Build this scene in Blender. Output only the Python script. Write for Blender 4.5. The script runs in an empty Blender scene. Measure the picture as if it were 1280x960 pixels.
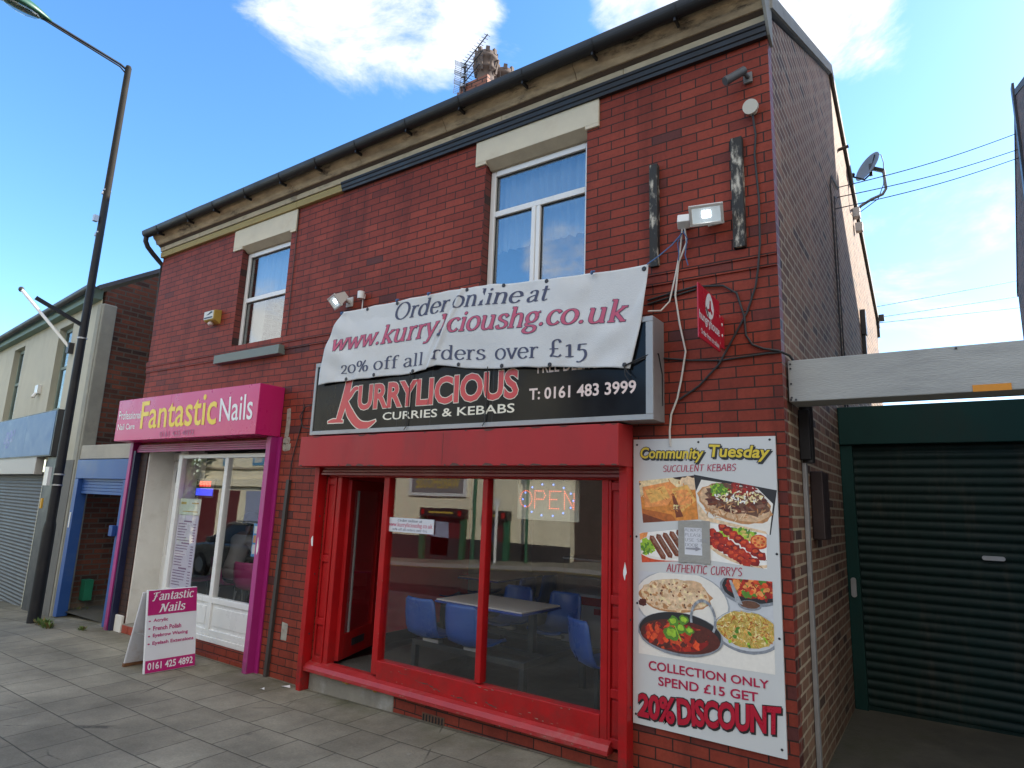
import bpy, bmesh, math, random
from mathutils import Vector, Matrix, Euler
random.seed(7)
R = math.radians
S = bpy.context.scene
COL = S.collection

# ------------------------------------------------------------------ camera
cd = bpy.data.cameras.new('camera'); cam = bpy.data.objects.new('camera', cd); COL.objects.link(cam)
cr = Vector((0.82462648, 0.56451861, 0.03619269)); cu_ = Vector((0.07563392, -0.17343743, 0.98193634)); cf = Vector((-0.5605985, 0.80699331, 0.18571785))
cam.matrix_world = Matrix(((cr.x, cu_.x, -cf.x, 0), (cr.y, cu_.y, -cf.y, -4.2), (cr.z, cu_.z, -cf.z, 1.8), (0, 0, 0, 1)))
cd.sensor_width = 36; cd.lens = 22.032; cd.clip_start = 0.05; cd.clip_end = 3000
S.camera = cam

# ------------------------------------------------------------------ light
SUN_AZ, SUN_EL = R(51), R(32)          # azimuth from +x towards +y
sdir = Vector((math.cos(SUN_AZ)*math.cos(SUN_EL), math.sin(SUN_AZ)*math.cos(SUN_EL), math.sin(SUN_EL)))
sl = bpy.data.lights.new('sun', 'SUN'); sl.energy = 5.0; sl.angle = R(0.5); sl.color = (1.0, 0.93, 0.82)
so = bpy.data.objects.new('sun', sl); COL.objects.link(so); so.rotation_euler = sdir.to_track_quat('Z', 'Y').to_euler(); so.location = (30, 30, 40)
W = bpy.data.worlds.new('World'); S.world = W; W.use_nodes = True
wn = W.node_tree; wn.nodes.clear()
def N(nt, t, **kw):
    n = nt.nodes.new(t)
    for k, v in kw.items():
        if k == 'inp':
            for kk, vv in v.items(): n.inputs[kk].default_value = vv
        else: setattr(n, k, v)
    return n
def LK(nt, a, b): nt.links.new(a, b)
SKY_STRENGTH = 0.13
out = N(wn, 'ShaderNodeOutputWorld'); bg = N(wn, 'ShaderNodeBackground', inp={'Strength': SKY_STRENGTH})
sky = N(wn, 'ShaderNodeTexSky'); sky.sky_type = 'NISHITA'; sky.sun_disc = False
sky.sun_elevation = SUN_EL; sky.sun_rotation = R(90) - SUN_AZ; sky.air_density = 1.0; sky.dust_density = .45; sky.ozone_density = 3.0
tc = N(wn, 'ShaderNodeTexCoord')
# clouds: noise, allowed where broad banks are set, seen clouds and added fill
nz = N(wn, 'ShaderNodeTexNoise', inp={'Scale': 4.2, 'Detail': 12, 'Roughness': 0.64, 'Distortion': 0.4})
mp = N(wn, 'ShaderNodeMapping', inp={'Scale': (1, 1, 1.9), 'Location': (0.3, 0.1, 0.0)})
LK(wn, tc.outputs['Generated'], mp.inputs['Vector']); LK(wn, mp.outputs[0], nz.inputs['Vector'])
BANKS = [(-0.5848, 0.4733, 0.6587, 3, 11, 0.5), (-0.5327, 0.5426, 0.6495, 2, 8, 0.48), (-0.616, 0.4189, 0.6672, 3, 9, 0.42), (-0.4768, 0.6164, 0.6267, 1, 4, 0.25), (-0.2646, 0.7051, 0.6579, 2, 8, 0.4), (-0.057, 0.7835, 0.6188, 2, 7, 0.42), (-0.1339, 0.7164, 0.6847, 3, 9, 0.4), (0.0766, 0.971, 0.2267, 5, 25, 0.22), (-0.8084, -0.5341, 0.2473, 2, 6, 0.5), (-0.4709, -0.7961, 0.3801, 1.5, 5, 0.45), (0.35, -0.6, 0.72, 22, 48, 0.75), (0.85, -0.5, 0.25, 14, 40, 0.7), (-0.2, -0.45, 0.87, 10, 34, 0.6), (0.1, -0.9, 0.12, 6, 24, 0.5), (-0.9, -0.2, 0.5, 6, 22, 0.45)]  # wide banks behind the camera are unseen, added to brighten the shaded front
acc = None
for (dx, dy, dz, c0, c1, w) in BANKS:
    d = N(wn, 'ShaderNodeVectorMath', operation='DOT_PRODUCT'); d.inputs[1].default_value = Vector((dx, dy, dz)).normalized()
    LK(wn, tc.outputs['Generated'], d.inputs[0])
    m = N(wn, 'ShaderNodeMapRange', interpolation_type='SMOOTHSTEP', inp={'From Min': math.cos(R(c1)), 'From Max': math.cos(R(c0)), 'To Min': 0, 'To Max': w})
    LK(wn, d.outputs['Value'], m.inputs['Value'])
    if acc is None: acc = m.outputs[0]
    else:
        a = N(wn, 'ShaderNodeMath', operation='MAXIMUM'); LK(wn, acc, a.inputs[0]); LK(wn, m.outputs[0], a.inputs[1]); acc = a.outputs[0]
sm = N(wn, 'ShaderNodeMath', operation='ADD'); LK(wn, nz.outputs['Fac'], sm.inputs[0]); LK(wn, acc, sm.inputs[1])
cm = N(wn, 'ShaderNodeMapRange', interpolation_type='SMOOTHSTEP', inp={'From Min': 0.75, 'From Max': 1.06, 'To Min': 0, 'To Max': 1}); LK(wn, sm.outputs[0], cm.inputs['Value'])
mx = N(wn, 'ShaderNodeMix', data_type='RGBA'); LK(wn, cm.outputs[0], mx.inputs[0]); hs_ = N(wn, 'ShaderNodeHueSaturation', inp={'Saturation': 1.2, 'Value': 1.45}); LK(wn, sky.outputs[0], hs_.inputs['Color']); LK(wn, hs_.outputs[0], mx.inputs[6])
fd = N(wn, 'ShaderNodeVectorMath', operation='DOT_PRODUCT'); fd.inputs[1].default_value = (-.63, -.777, 0); LK(wn, tc.outputs['Generated'], fd.inputs[0])   # clouds facing the sun are brighter than those in front of it
fr_ = N(wn, 'ShaderNodeMapRange', inp={'From Min': -.3, 'From Max': .6, 'To Min': 5.4, 'To Max': 6.2}); LK(wn, fd.outputs['Value'], fr_.inputs['Value'])
fs_ = N(wn, 'ShaderNodeVectorMath', operation='SCALE'); fs_.inputs[0].default_value = (1, .99, .97); LK(wn, fr_.outputs[0], fs_.inputs['Scale']); LK(wn, fs_.outputs[0], mx.inputs[7])
LK(wn, mx.outputs[2], bg.inputs['Color']); LK(wn, bg.outputs[0], out.inputs[0])
S.view_settings.view_transform = 'Standard'; S.view_settings.look = 'None'; S.view_settings.gamma = 1.0; S.view_settings.exposure = 1.05
S.view_settings.use_curve_mapping = False
S.render.engine = 'CYCLES'
S.cycles.max_bounces = 10; S.cycles.diffuse_bounces = 7; S.cycles.transparent_max_bounces = 24; S.cycles.glossy_bounces = 5; S.cycles.caustics_reflective = False; S.cycles.caustics_refractive = False
S.cycles.use_denoising = True

# ------------------------------------------------------------------ materials
def srgb(h):
    h = h.lstrip('#'); v = [int(h[i:i+2], 16)/255 for i in (0, 2, 4)]
    return tuple(x/12.92 if x <= .04045 else ((x+.055)/1.055)**2.4 for x in v)
def newmat(name):
    m = bpy.data.materials.new(name); m.use_nodes = True; nt = m.node_tree; nt.nodes.clear()
    o = N(nt, 'ShaderNodeOutputMaterial'); b = N(nt, 'ShaderNodeBsdfPrincipled'); LK(nt, b.outputs[0], o.inputs[0])
    return m, nt, b
MC = {}
def pm(name, col, rough=.5, var=.12, scale=6., bump=.0, metal=0., spec=.5, coat=0., dirt=None, dirt_amt=.5, dirt_scale=3., bscale=60., stretch=(1, 1, 1), foot=None):
    """painted / plain surface with mottled tone, optional dirt colour in patches, fine bump"""
    if name in MC: return MC[name]
    m, nt, b = newmat(name)
    g = N(nt, 'ShaderNodeNewGeometry'); mpn = N(nt, 'ShaderNodeMapping', inp={'Scale': stretch}); LK(nt, g.outputs['Position'], mpn.inputs[0])
    n1 = N(nt, 'ShaderNodeTexNoise', inp={'Scale': scale, 'Detail': 6, 'Roughness': .62}); LK(nt, mpn.outputs[0], n1.inputs['Vector'])
    mr = N(nt, 'ShaderNodeMapRange', inp={'From Min': .25, 'From Max': .75, 'To Min': 1-var, 'To Max': 1+var}); LK(nt, n1.outputs['Fac'], mr.inputs['Value'])
    mu = N(nt, 'ShaderNodeVectorMath', operation='SCALE'); mu.inputs[0].default_value = col[:3]; LK(nt, mr.outputs[0], mu.inputs['Scale'])
    cs = mu.outputs[0]
    if dirt:
        n2 = N(nt, 'ShaderNodeTexNoise', inp={'Scale': dirt_scale, 'Detail': 8, 'Roughness': .7}); LK(nt, mpn.outputs[0], n2.inputs['Vector'])
        r2 = N(nt, 'ShaderNodeMapRange', interpolation_type='SMOOTHSTEP', inp={'From Min': .5, 'From Max': .72, 'To Min': 0, 'To Max': dirt_amt}); LK(nt, n2.outputs['Fac'], r2.inputs['Value'])
        mi = N(nt, 'ShaderNodeMix', data_type='RGBA'); LK(nt, r2.outputs[0], mi.inputs[0]); LK(nt, cs, mi.inputs[6]); mi.inputs[7].default_value = (*dirt[:3], 1); cs = mi.outputs[2]
    if foot:
        sp = N(nt, 'ShaderNodeSeparateXYZ'); LK(nt, g.outputs['Position'], sp.inputs[0])
        zr = N(nt, 'ShaderNodeMapRange', inp={'From Min': .0, 'From Max': .55, 'To Min': 1.1, 'To Max': 0}); LK(nt, sp.outputs[2], zr.inputs['Value'])
        n6 = N(nt, 'ShaderNodeTexNoise', inp={'Scale': 9, 'Detail': 7, 'Roughness': .75}); LK(nt, g.outputs['Position'], n6.inputs['Vector'])
        r6 = N(nt, 'ShaderNodeMapRange', inp={'From Min': .38, 'From Max': .68, 'To Min': 0, 'To Max': 1}); LK(nt, n6.outputs['Fac'], r6.inputs['Value'])
        m6 = N(nt, 'ShaderNodeMath', operation='MULTIPLY', use_clamp=True); LK(nt, zr.outputs[0], m6.inputs[0]); LK(nt, r6.outputs[0], m6.inputs[1])
        mf = N(nt, 'ShaderNodeMix', data_type='RGBA'); LK(nt, m6.outputs[0], mf.inputs[0]); LK(nt, cs, mf.inputs[6]); mf.inputs[7].default_value = (*foot, 1); cs = mf.outputs[2]
    LK(nt, cs, b.inputs['Base Color'])
    rr = N(nt, 'ShaderNodeMapRange', inp={'From Min': .3, 'From Max': .7, 'To Min': max(0.02, rough-.07), 'To Max': min(1, rough+.1)}); LK(nt, n1.outputs['Fac'], rr.inputs['Value']); LK(nt, rr.outputs[0], b.inputs['Roughness'])
    b.inputs['Metallic'].default_value = metal; b.inputs['Specular IOR Level'].default_value = spec; b.inputs['Coat Weight'].default_value = coat; b.inputs['Coat Roughness'].default_value = .08
    if bump:
        n3 = N(nt, 'ShaderNodeTexNoise', inp={'Scale': bscale, 'Detail': 4}); LK(nt, mpn.outputs[0], n3.inputs['Vector'])
        bp = N(nt, 'ShaderNodeBump', inp={'Strength': bump, 'Distance': .01}); LK(nt, n3.outputs['Fac'], bp.inputs['Height']); LK(nt, bp.outputs[0], b.inputs['Normal'])
    MC[name] = m; return m
def brick_mat(name, axis, c1, c2, mortar, bw=.225, bh=.0748, ms=.005, off=.5, rough=.55, var=.25, dark=(.04, .02, .02), darkamt=.5, bump=.6, phase=(0, 0), spec=.4, lime=None, moss=None):
    m, nt, b = newmat(name)
    g = N(nt, 'ShaderNodeNewGeometry'); sp = N(nt, 'ShaderNodeSeparateXYZ'); LK(nt, g.outputs['Position'], sp.inputs[0])
    cb = N(nt, 'ShaderNodeCombineXYZ')
    LK(nt, sp.outputs[{'x': 0, 'y': 1}[axis]], cb.inputs[0]); LK(nt, sp.outputs[2], cb.inputs[1])
    # slight waviness of the courses
    wv = N(nt, 'ShaderNodeTexNoise', inp={'Scale': 1.3, 'Detail': 2}); LK(nt, g.outputs['Position'], wv.inputs['Vector'])
    ws = N(nt, 'ShaderNodeVectorMath', operation='SCALE', inp={'Scale': .018}); LK(nt, wv.outputs['Color'], ws.inputs[0])
    ad = N(nt, 'ShaderNodeVectorMath', operation='ADD'); LK(nt, cb.outputs[0], ad.inputs[0]); LK(nt, ws.outputs[0], ad.inputs[1])
    ad2 = N(nt, 'ShaderNodeVectorMath', operation='ADD'); LK(nt, ad.outputs[0], ad2.inputs[0]); ad2.inputs[1].default_value = (40+phase[0], 40+phase[1], 0)
    bt = N(nt, 'ShaderNodeTexBrick', offset=off, inp={'Scale': 1, 'Mortar Size': ms, 'Mortar Smooth': .12, 'Bias': 0, 'Brick Width': bw, 'Row Height': bh, 'Color1': (0, 0, 0, 1), 'Color2': (1, 1, 1, 1), 'Mortar': (0, 0, 0, 1)})
    LK(nt, ad2.outputs[0], bt.inputs['Vector'])
    ramp = N(nt, 'ShaderNodeValToRGB'); e = ramp.color_ramp.elements
    e[0].position = 0; e[0].color = (*dark, 1); e[1].position = 1; e[1].color = (*c2, 1)
    x = e.new(.10*darkamt+.012); x.color = (*[dark[i]*.4+c1[i]*.6 for i in range(3)], 1); x = e.new(.22*darkamt+.03); x.color = (*c1, 1); x = e.new(.7); x.color = (*[(c1[i]+c2[i])/2 for i in range(3)], 1)
    LK(nt, bt.outputs['Color'], ramp.inputs[0])
    n1 = N(nt, 'ShaderNodeTexNoise', inp={'Scale': 1.1, 'Detail': 7, 'Roughness': .65}); LK(nt, g.outputs['Position'], n1.inputs['Vector'])
    mr = N(nt, 'ShaderNodeMapRange', inp={'From Min': .3, 'From Max': .7, 'To Min': 1-var, 'To Max': 1+var}); LK(nt, n1.outputs['Fac'], mr.inputs['Value'])
    n2 = N(nt, 'ShaderNodeTexNoise', inp={'Scale': 38, 'Detail': 4, 'Roughness': .7}); LK(nt, g.outputs['Position'], n2.inputs['Vector'])
    mr2 = N(nt, 'ShaderNodeMapRange', inp={'From Min': .3, 'From Max': .7, 'To Min': .86, 'To Max': 1.14}); LK(nt, n2.outputs['Fac'], mr2.inputs['Value'])
    stm = N(nt, 'ShaderNodeMapping', inp={'Scale': (3.2, 3.2, .3)}); LK(nt, g.outputs['Position'], stm.inputs[0])
    stn = N(nt, 'ShaderNodeTexNoise', inp={'Scale': 1, 'Detail': 6, 'Roughness': .6}); LK(nt, stm.outputs[0], stn.inputs['Vector'])
    sr = N(nt, 'ShaderNodeMapRange', inp={'From Min': .52, 'From Max': .74, 'To Min': 1.0, 'To Max': .62}); LK(nt, stn.outputs['Fac'], sr.inputs['Value'])
    ml0 = N(nt, 'ShaderNodeMath', operation='MULTIPLY'); LK(nt, mr.outputs[0], ml0.inputs[0]); LK(nt, sr.outputs[0], ml0.inputs[1])
    ml = N(nt, 'ShaderNodeMath', operation='MULTIPLY'); LK(nt, ml0.outputs[0], ml.inputs[0]); LK(nt, mr2.outputs[0], ml.inputs[1])
    sc = N(nt, 'ShaderNodeVectorMath', operation='SCALE'); LK(nt, ramp.outputs[0], sc.inputs[0]); LK(nt, ml.outputs[0], sc.inputs['Scale'])
    cs = sc.outputs[0]
    mx = N(nt, 'ShaderNodeMix', data_type='RGBA'); LK(nt, bt.outputs['Fac'], mx.inputs[0]); LK(nt, cs, mx.inputs[6]); mx.inputs[7].default_value = (*mortar, 1); cs = mx.outputs[2]
    for tint, zlo, zhi in ((lime, .25, .05), (moss, .8, .0)):
        if tint:
            n5 = N(nt, 'ShaderNodeTexNoise', inp={'Scale': 4, 'Detail': 6}); LK(nt, g.outputs['Position'], n5.inputs['Vector'])
            zr = N(nt, 'ShaderNodeMapRange', inp={'From Min': zhi, 'From Max': zlo, 'To Min': .75, 'To Max': 0}); LK(nt, sp.outputs[2], zr.inputs['Value'])
            mm = N(nt, 'ShaderNodeMath', operation='MULTIPLY'); LK(nt, zr.outputs[0], mm.inputs[0]); LK(nt, n5.outputs['Fac'], mm.inputs[1])
            mi = N(nt, 'ShaderNodeMix', data_type='RGBA'); LK(nt, mm.outputs[0], mi.inputs[0]); LK(nt, cs, mi.inputs[6]); mi.inputs[7].default_value = (*tint, 1); cs = mi.outputs[2]
    LK(nt, cs, b.inputs['Base Color'])
    b.inputs['Roughness'].default_value = rough; b.inputs['Specular IOR Level'].default_value = spec
    hs = N(nt, 'ShaderNodeMath', operation='MULTIPLY_ADD'); LK(nt, bt.outputs['Fac'], hs.inputs[0]); hs.inputs[1].default_value = -1.0
    h2 = N(nt, 'ShaderNodeMath', operation='MULTIPLY'); LK(nt, n2.outputs['Fac'], h2.inputs[0]); h2.inputs[1].default_value = .35; LK(nt, h2.outputs[0], hs.inputs[2])
    h3 = N(nt, 'ShaderNodeMath', operation='MULTIPLY_ADD'); LK(nt, bt.outputs['Color'], h3.inputs[0]); h3.inputs[1].default_value = .3; LK(nt, hs.outputs[0], h3.inputs[2])
    bp = N(nt, 'ShaderNodeBump', inp={'Strength': bump, 'Distance': .006}); LK(nt, h3.outputs[0], bp.inputs['Height']); LK(nt, bp.outputs[0], b.inputs['Normal'])
    MC[name] = m; return m
def glass_mat(name, f0=.09, tint=(1, 1, 1), rough=0.0, wob=0.0):
    if name in MC: return MC[name]
    m = bpy.data.materials.new(name); m.use_nodes = True; nt = m.node_tree; nt.nodes.clear()
    o = N(nt, 'ShaderNodeOutputMaterial'); g = N(nt, 'ShaderNodeNewGeometry')
    d = N(nt, 'ShaderNodeVectorMath', operation='DOT_PRODUCT'); LK(nt, g.outputs['Incoming'], d.inputs[0]); LK(nt, g.outputs['Normal'], d.inputs[1])
    a = N(nt, 'ShaderNodeMath', operation='ABSOLUTE'); LK(nt, d.outputs['Value'], a.inputs[0])
    i = N(nt, 'ShaderNodeMath', operation='SUBTRACT'); i.inputs[0].default_value = 1; LK(nt, a.outputs[0], i.inputs[1])
    p = N(nt, 'ShaderNodeMath', operation='POWER'); LK(nt, i.outputs[0], p.inputs[0]); p.inputs[1].default_value = 5
    f = N(nt, 'ShaderNodeMath', operation='MULTIPLY_ADD'); LK(nt, p.outputs[0], f.inputs[0]); f.inputs[1].default_value = 1-f0; f.inputs[2].default_value = f0
    t = N(nt, 'ShaderNodeBsdfTransparent'); t.inputs[0].default_value = (*tint, 1); gl = N(nt, 'ShaderNodeBsdfGlossy'); gl.inputs['Roughness'].default_value = rough
    if wob:
        nz = N(nt, 'ShaderNodeTexNoise', inp={'Scale': 1.6, 'Detail': 1}); LK(nt, g.outputs['Position'], nz.inputs['Vector'])
        bp = N(nt, 'ShaderNodeBump', inp={'Strength': wob, 'Distance': .02}); LK(nt, nz.outputs['Fac'], bp.inputs['Height']); LK(nt, bp.outputs[0], gl.inputs['Normal'])
    mx = N(nt, 'ShaderNodeMixShader'); LK(nt, f.outputs[0], mx.inputs[0]); LK(nt, t.outputs[0], mx.inputs[1]); LK(nt, gl.outputs[0], mx.inputs[2]); LK(nt, mx.outputs[0], o.inputs[0])
    MC[name] = m; return m
def emit(name, col, st):
    if name in MC: return MC[name]
    m, nt, b = newmat(name); b.inputs['Base Color'].default_value = (*[c*.5 for c in col], 1); b.inputs['Emission Color'].default_value = (*col, 1); b.inputs['Emission Strength'].default_value = st
    MC[name] = m; return m

# ------------------------------------------------------------------ mesh builder
class MB:
    def __init__(s, xf=None): s.v = []; s.f = []; s.mi = []; s.xf = xf; s.sm = set()
    def add(s, vs, fs, m=0, smooth=False):
        b = len(s.v); s.v += [tuple(s.xf(*p)) if s.xf else tuple(p) for p in vs]
        for f in fs:
            if smooth: s.sm.add(len(s.f))
            s.f.append([b+i for i in f]); s.mi.append(m)
        return s
    def box(s, x0, x1, y0, y1, z0, z1, m=0):
        if x0 > x1: x0, x1 = x1, x0
        if y0 > y1: y0, y1 = y1, y0
        if z0 > z1: z0, z1 = z1, z0
        return s.add([(x0, y0, z0), (x1, y0, z0), (x1, y1, z0), (x0, y1, z0), (x0, y0, z1), (x1, y0, z1), (x1, y1, z1), (x0, y1, z1)],
              [(0, 3, 2, 1), (4, 5, 6, 7), (0, 1, 5, 4), (1, 2, 6, 5), (2, 3, 7, 6), (3, 0, 4, 7)], m)
    def obox(s, mat, sx, sy, sz, m=0):
        vs = [mat @ Vector((x*sx/2, y*sy/2, z*sz/2)) for z in (-1, 1) for (x, y) in ((-1, -1), (1, -1), (1, 1), (-1, 1))]
        return s.add(vs, [(0, 3, 2, 1), (4, 5, 6, 7), (0, 1, 5, 4), (1, 2, 6, 5), (2, 3, 7, 6), (3, 0, 4, 7)], m)
    def bar(s, a, b, w, h, m=0, up=(0, 0, 1)):
        a = Vector(a); b = Vector(b); d = b-a; L = d.length; d.normalize(); u = Vector(up)
        if abs(d.dot(u)) > .98: u = Vector((0, 1, 0))
        x = d.cross(u).normalized(); z = x.cross(d)
        M_ = Matrix((x, d, z)).transposed().to_4x4(); M_.translation = (a+b)/2
        return s.obox(M_, w, L, h, m)
    def prism(s, prof, ax, a0, a1, m=0):
        """profile polygon in the other two axes (order x,y,z) swept along ax"""
        n = len(prof)
        def P(p, t): return {'x': (t, p[0], p[1]), 'y': (p[0], t, p[1]), 'z': (p[0], p[1], t)}[ax]
        vs = [P(p, a0) for p in prof]+[P(p, a1) for p in prof]
        fs = [(i, (i+1) % n, n+(i+1) % n, n+i) for i in range(n)]+[tuple(range(n))[::-1], tuple(range(n, 2*n))]
        return s.add(vs, fs, m)
    def quad(s, a, b, c, d, m=0): return s.add([a, b, c, d], [(0, 1, 2, 3)], m)
    def tube(s, pts, r, seg=8, m=0, closed=False, rs=None):
        pts = [Vector(p) for p in pts]; n = len(pts); vs = []; fs = []
        prev = None
        for i, p in enumerate(pts):
            d = (pts[min(i+1, n-1)]-pts[max(i-1, 0)]).normalized()
            if prev is None:
                u = Vector((0, 0, 1)) if abs(d.z) < .9 else Vector((1, 0, 0)); x = d.cross(u).normalized()
            else: x = (prev-d*prev.dot(d)).normalized()
            prev = x; y = d.cross(x); rr = rs[i] if rs else r
            vs += [p+(x*math.cos(k/seg*math.tau)+y*math.sin(k/seg*math.tau))*rr for k in range(seg)]
        for i in range(n-1):
            fs += [(i*seg+k, i*seg+(k+1) % seg, (i+1)*seg+(k+1) % seg, (i+1)*seg+k) for k in range(seg)]
        s.add(vs, fs, m, True)
        s.add([vs[k] for k in range(seg)], [tuple(range(seg))[::-1]], m); s.add([vs[(n-1)*seg+k] for k in range(seg)], [tuple(range(seg))], m)
        return s
    def cyl(s, a, b, r0, r1=None, seg=16, m=0): return s.tube([a, b], r0, seg, m, rs=[r0, r0 if r1 is None else r1])
    def lathe(s, prof, c, seg=20, m=0, mat=None):
        """prof [(r,z)] about z through c"""
        vs = []; fs = []; n = len(prof); c = Vector(c)
        for r, z in prof:
            for k in range(seg):
                p = Vector((r*math.cos(k/seg*math.tau), r*math.sin(k/seg*math.tau), z)); p = mat @ p if mat else p; vs.append(c+p)
        for i in range(n-1): fs += [(i*seg+k, i*seg+(k+1) % seg, (i+1)*seg+(k+1) % seg, (i+1)*seg+k) for k in range(seg)]
        return s.add(vs, fs, m, True)
    def ell(s, c, rx, ry, rz, m=0, seg=12, mat=None):
        vs = []; fs = []; h = seg//2
        for i in range(h+1):
            t = math.pi*i/h
            for k in range(seg):
                a = k/seg*math.tau; p = Vector((rx*math.sin(t)*math.cos(a), ry*math.sin(t)*math.sin(a), rz*math.cos(t))); p = mat @ p if mat else p; vs.append(Vector(c)+p)
        for i in range(h): fs += [(i*seg+k, (i+1)*seg+k, (i+1)*seg+(k+1) % seg, i*seg+(k+1) % seg) for k in range(seg)]
        return s.add(vs, fs, m, True)
    def build(s, name, mats, parent=None, loc=None, bevel=0, recalc=True):
        me = bpy.data.meshes.new(name)
        off = Vector(loc) if loc else (WL.get(parent.name, Vector((0, 0, 0))) if parent else Vector((0, 0, 0)))
        me.from_pydata([tuple(Vector(p)-off) for p in s.v], [], s.f)
        for i, p in enumerate(me.polygons): p.material_index = s.mi[i]; p.use_smooth = i in s.sm
        mats = mats if isinstance(mats, (list, tuple)) else [mats]
        for m in mats: me.materials.append(m)
        if recalc:
            bm = bmesh.new(); bm.from_mesh(me); bmesh.ops.recalc_face_normals(bm, faces=bm.faces); bm.to_mesh(me); bm.free()
        me.update()
        o = bpy.data.objects.new(name, me); COL.objects.link(o)
        if parent: o.parent = parent; WL[o.name] = WL.get(parent.name, Vector((0, 0, 0)))
        else: o.location = off; WL[o.name] = off
        if bevel:
            b = o.modifiers.new('edge', 'BEVEL'); b.width = bevel; b.segments = 2; b.limit_method = 'ANGLE'; b.angle_limit = R(40); b.use_clamp_overlap = True
        return o
WL = {}
def thing(name, label, cat, loc, group=None):
    o = bpy.data.objects.new(name, None); COL.objects.link(o); o.location = loc; WL[o.name] = Vector(loc); o.empty_display_size = .2
    tag(o, label, cat, group); return o
def tag(o, label, cat, group=None):
    o['label'] = label; o['category'] = cat
    if group: o['group'] = group
    return o
def struct(o): o['kind'] = 'structure'; return o
def copy_tree(o, parent=None, offset=None):
    c = o.copy(); COL.objects.link(c)
    if parent: c.parent = parent
    for ch in [k for k in bpy.data.objects if k.parent == o and k != c]: copy_tree(ch, c)
    return c
def ground_z(x):
    if x < -9.5: return max(-.055*(-9.5-x), -1.4)
    if x > -5: return min(.021*(x+5), .25)
    return 0.

# ------------------------------------------------------------------ lettering
_tc = {}
def text2d(s, offset=0.0, shear=0.0, spacing=1.0):
    k = (s, offset, shear, spacing)
    if k in _tc: return _tc[k]
    c = bpy.data.curves.new('lettering', 'FONT'); c.body = s; c.size = 1; c.offset = offset; c.shear = shear; c.resolution_u = 3; c.space_character = spacing
    o = bpy.data.objects.new('lettering', c); me = bpy.data.meshes.new_from_object(o)
    vs = [(v.co.x, v.co.y) for v in me.vertices]; fs = [tuple(p.vertices) for p in me.polygons]
    bpy.data.objects.remove(o); bpy.data.curves.remove(c); bpy.data.meshes.remove(me)
    _tc[k] = (vs, fs); return vs, fs
def write(mb, s, TL, BL, TR, BR, mp, m=0, offset=0., shear=0., spacing=1., ref=None, d=(0, 0)):
    """fit built-in lettering into a quadrilateral of the (u,v) plane; mp maps (u,v) to 3-D"""
    vs, fs = text2d(s, offset, shear, spacing)
    rv = text2d(s, 0., shear, spacing)[0]
    x0 = min(v[0] for v in rv); x1 = max(v[0] for v in rv); y0 = min(v[1] for v in rv); y1 = max(v[1] for v in rv)
    pts = []
    for (x, y) in vs:
        a = (x-x0)/(x1-x0); b = (y-y0)/(y1-y0)
        u = (1-a)*((1-b)*BL[0]+b*TL[0])+a*((1-b)*BR[0]+b*TR[0]); v = (1-a)*((1-b)*BL[1]+b*TL[1])+a*((1-b)*BR[1]+b*TR[1])
        pts.append(mp(u+d[0], v+d[1]))
    mb.add(pts, fs, m)
def rect(x0, x1, z0, z1): return (x0, z1), (x0, z0), (x1, z1), (x1, z0)
def onY(y): return lambda u, v: (u, y, v)
def EA(cx, cy, rx, ry, a0=0, a1=360, n=22): return [(cx+rx*math.cos(R(a0+(a1-a0)*i/n)), cy+ry*math.sin(R(a0+(a1-a0)*i/n))) for i in range(n+1)]
def crv(pts, n=6):
    P = [pts[0]]+list(pts)+[pts[-1]]; o = []
    for i in range(1, len(P)-2):
        for k in range(n):
            t = k/n; o.append(tuple(.5*((2*P[i][j])+(-P[i-1][j]+P[i+1][j])*t+(2*P[i-1][j]-5*P[i][j]+4*P[i+1][j]-P[i+2][j])*t*t+(-P[i-1][j]+3*P[i][j]-3*P[i+1][j]+P[i+2][j])*t**3) for j in (0, 1)))
    o.append(tuple(pts[-1])); return o
def _stem(x, y0, y1, bl=.07, br=.07, tl=.07, tr=0): # stem with serifs
    o = [[(x, y0), (x, y1)]]
    if bl or br: o.append([(x-bl-.03, y0+.012), (x+br+.03, y0+.012)])
    if tl or tr: o.append([(x-tl-.03, y1-.012), (x+tr+.02, y1-.012)])
    return o
DOT = lambda x, y: [[(x-.045, y), (x+.045, y)], 'D']
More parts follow.
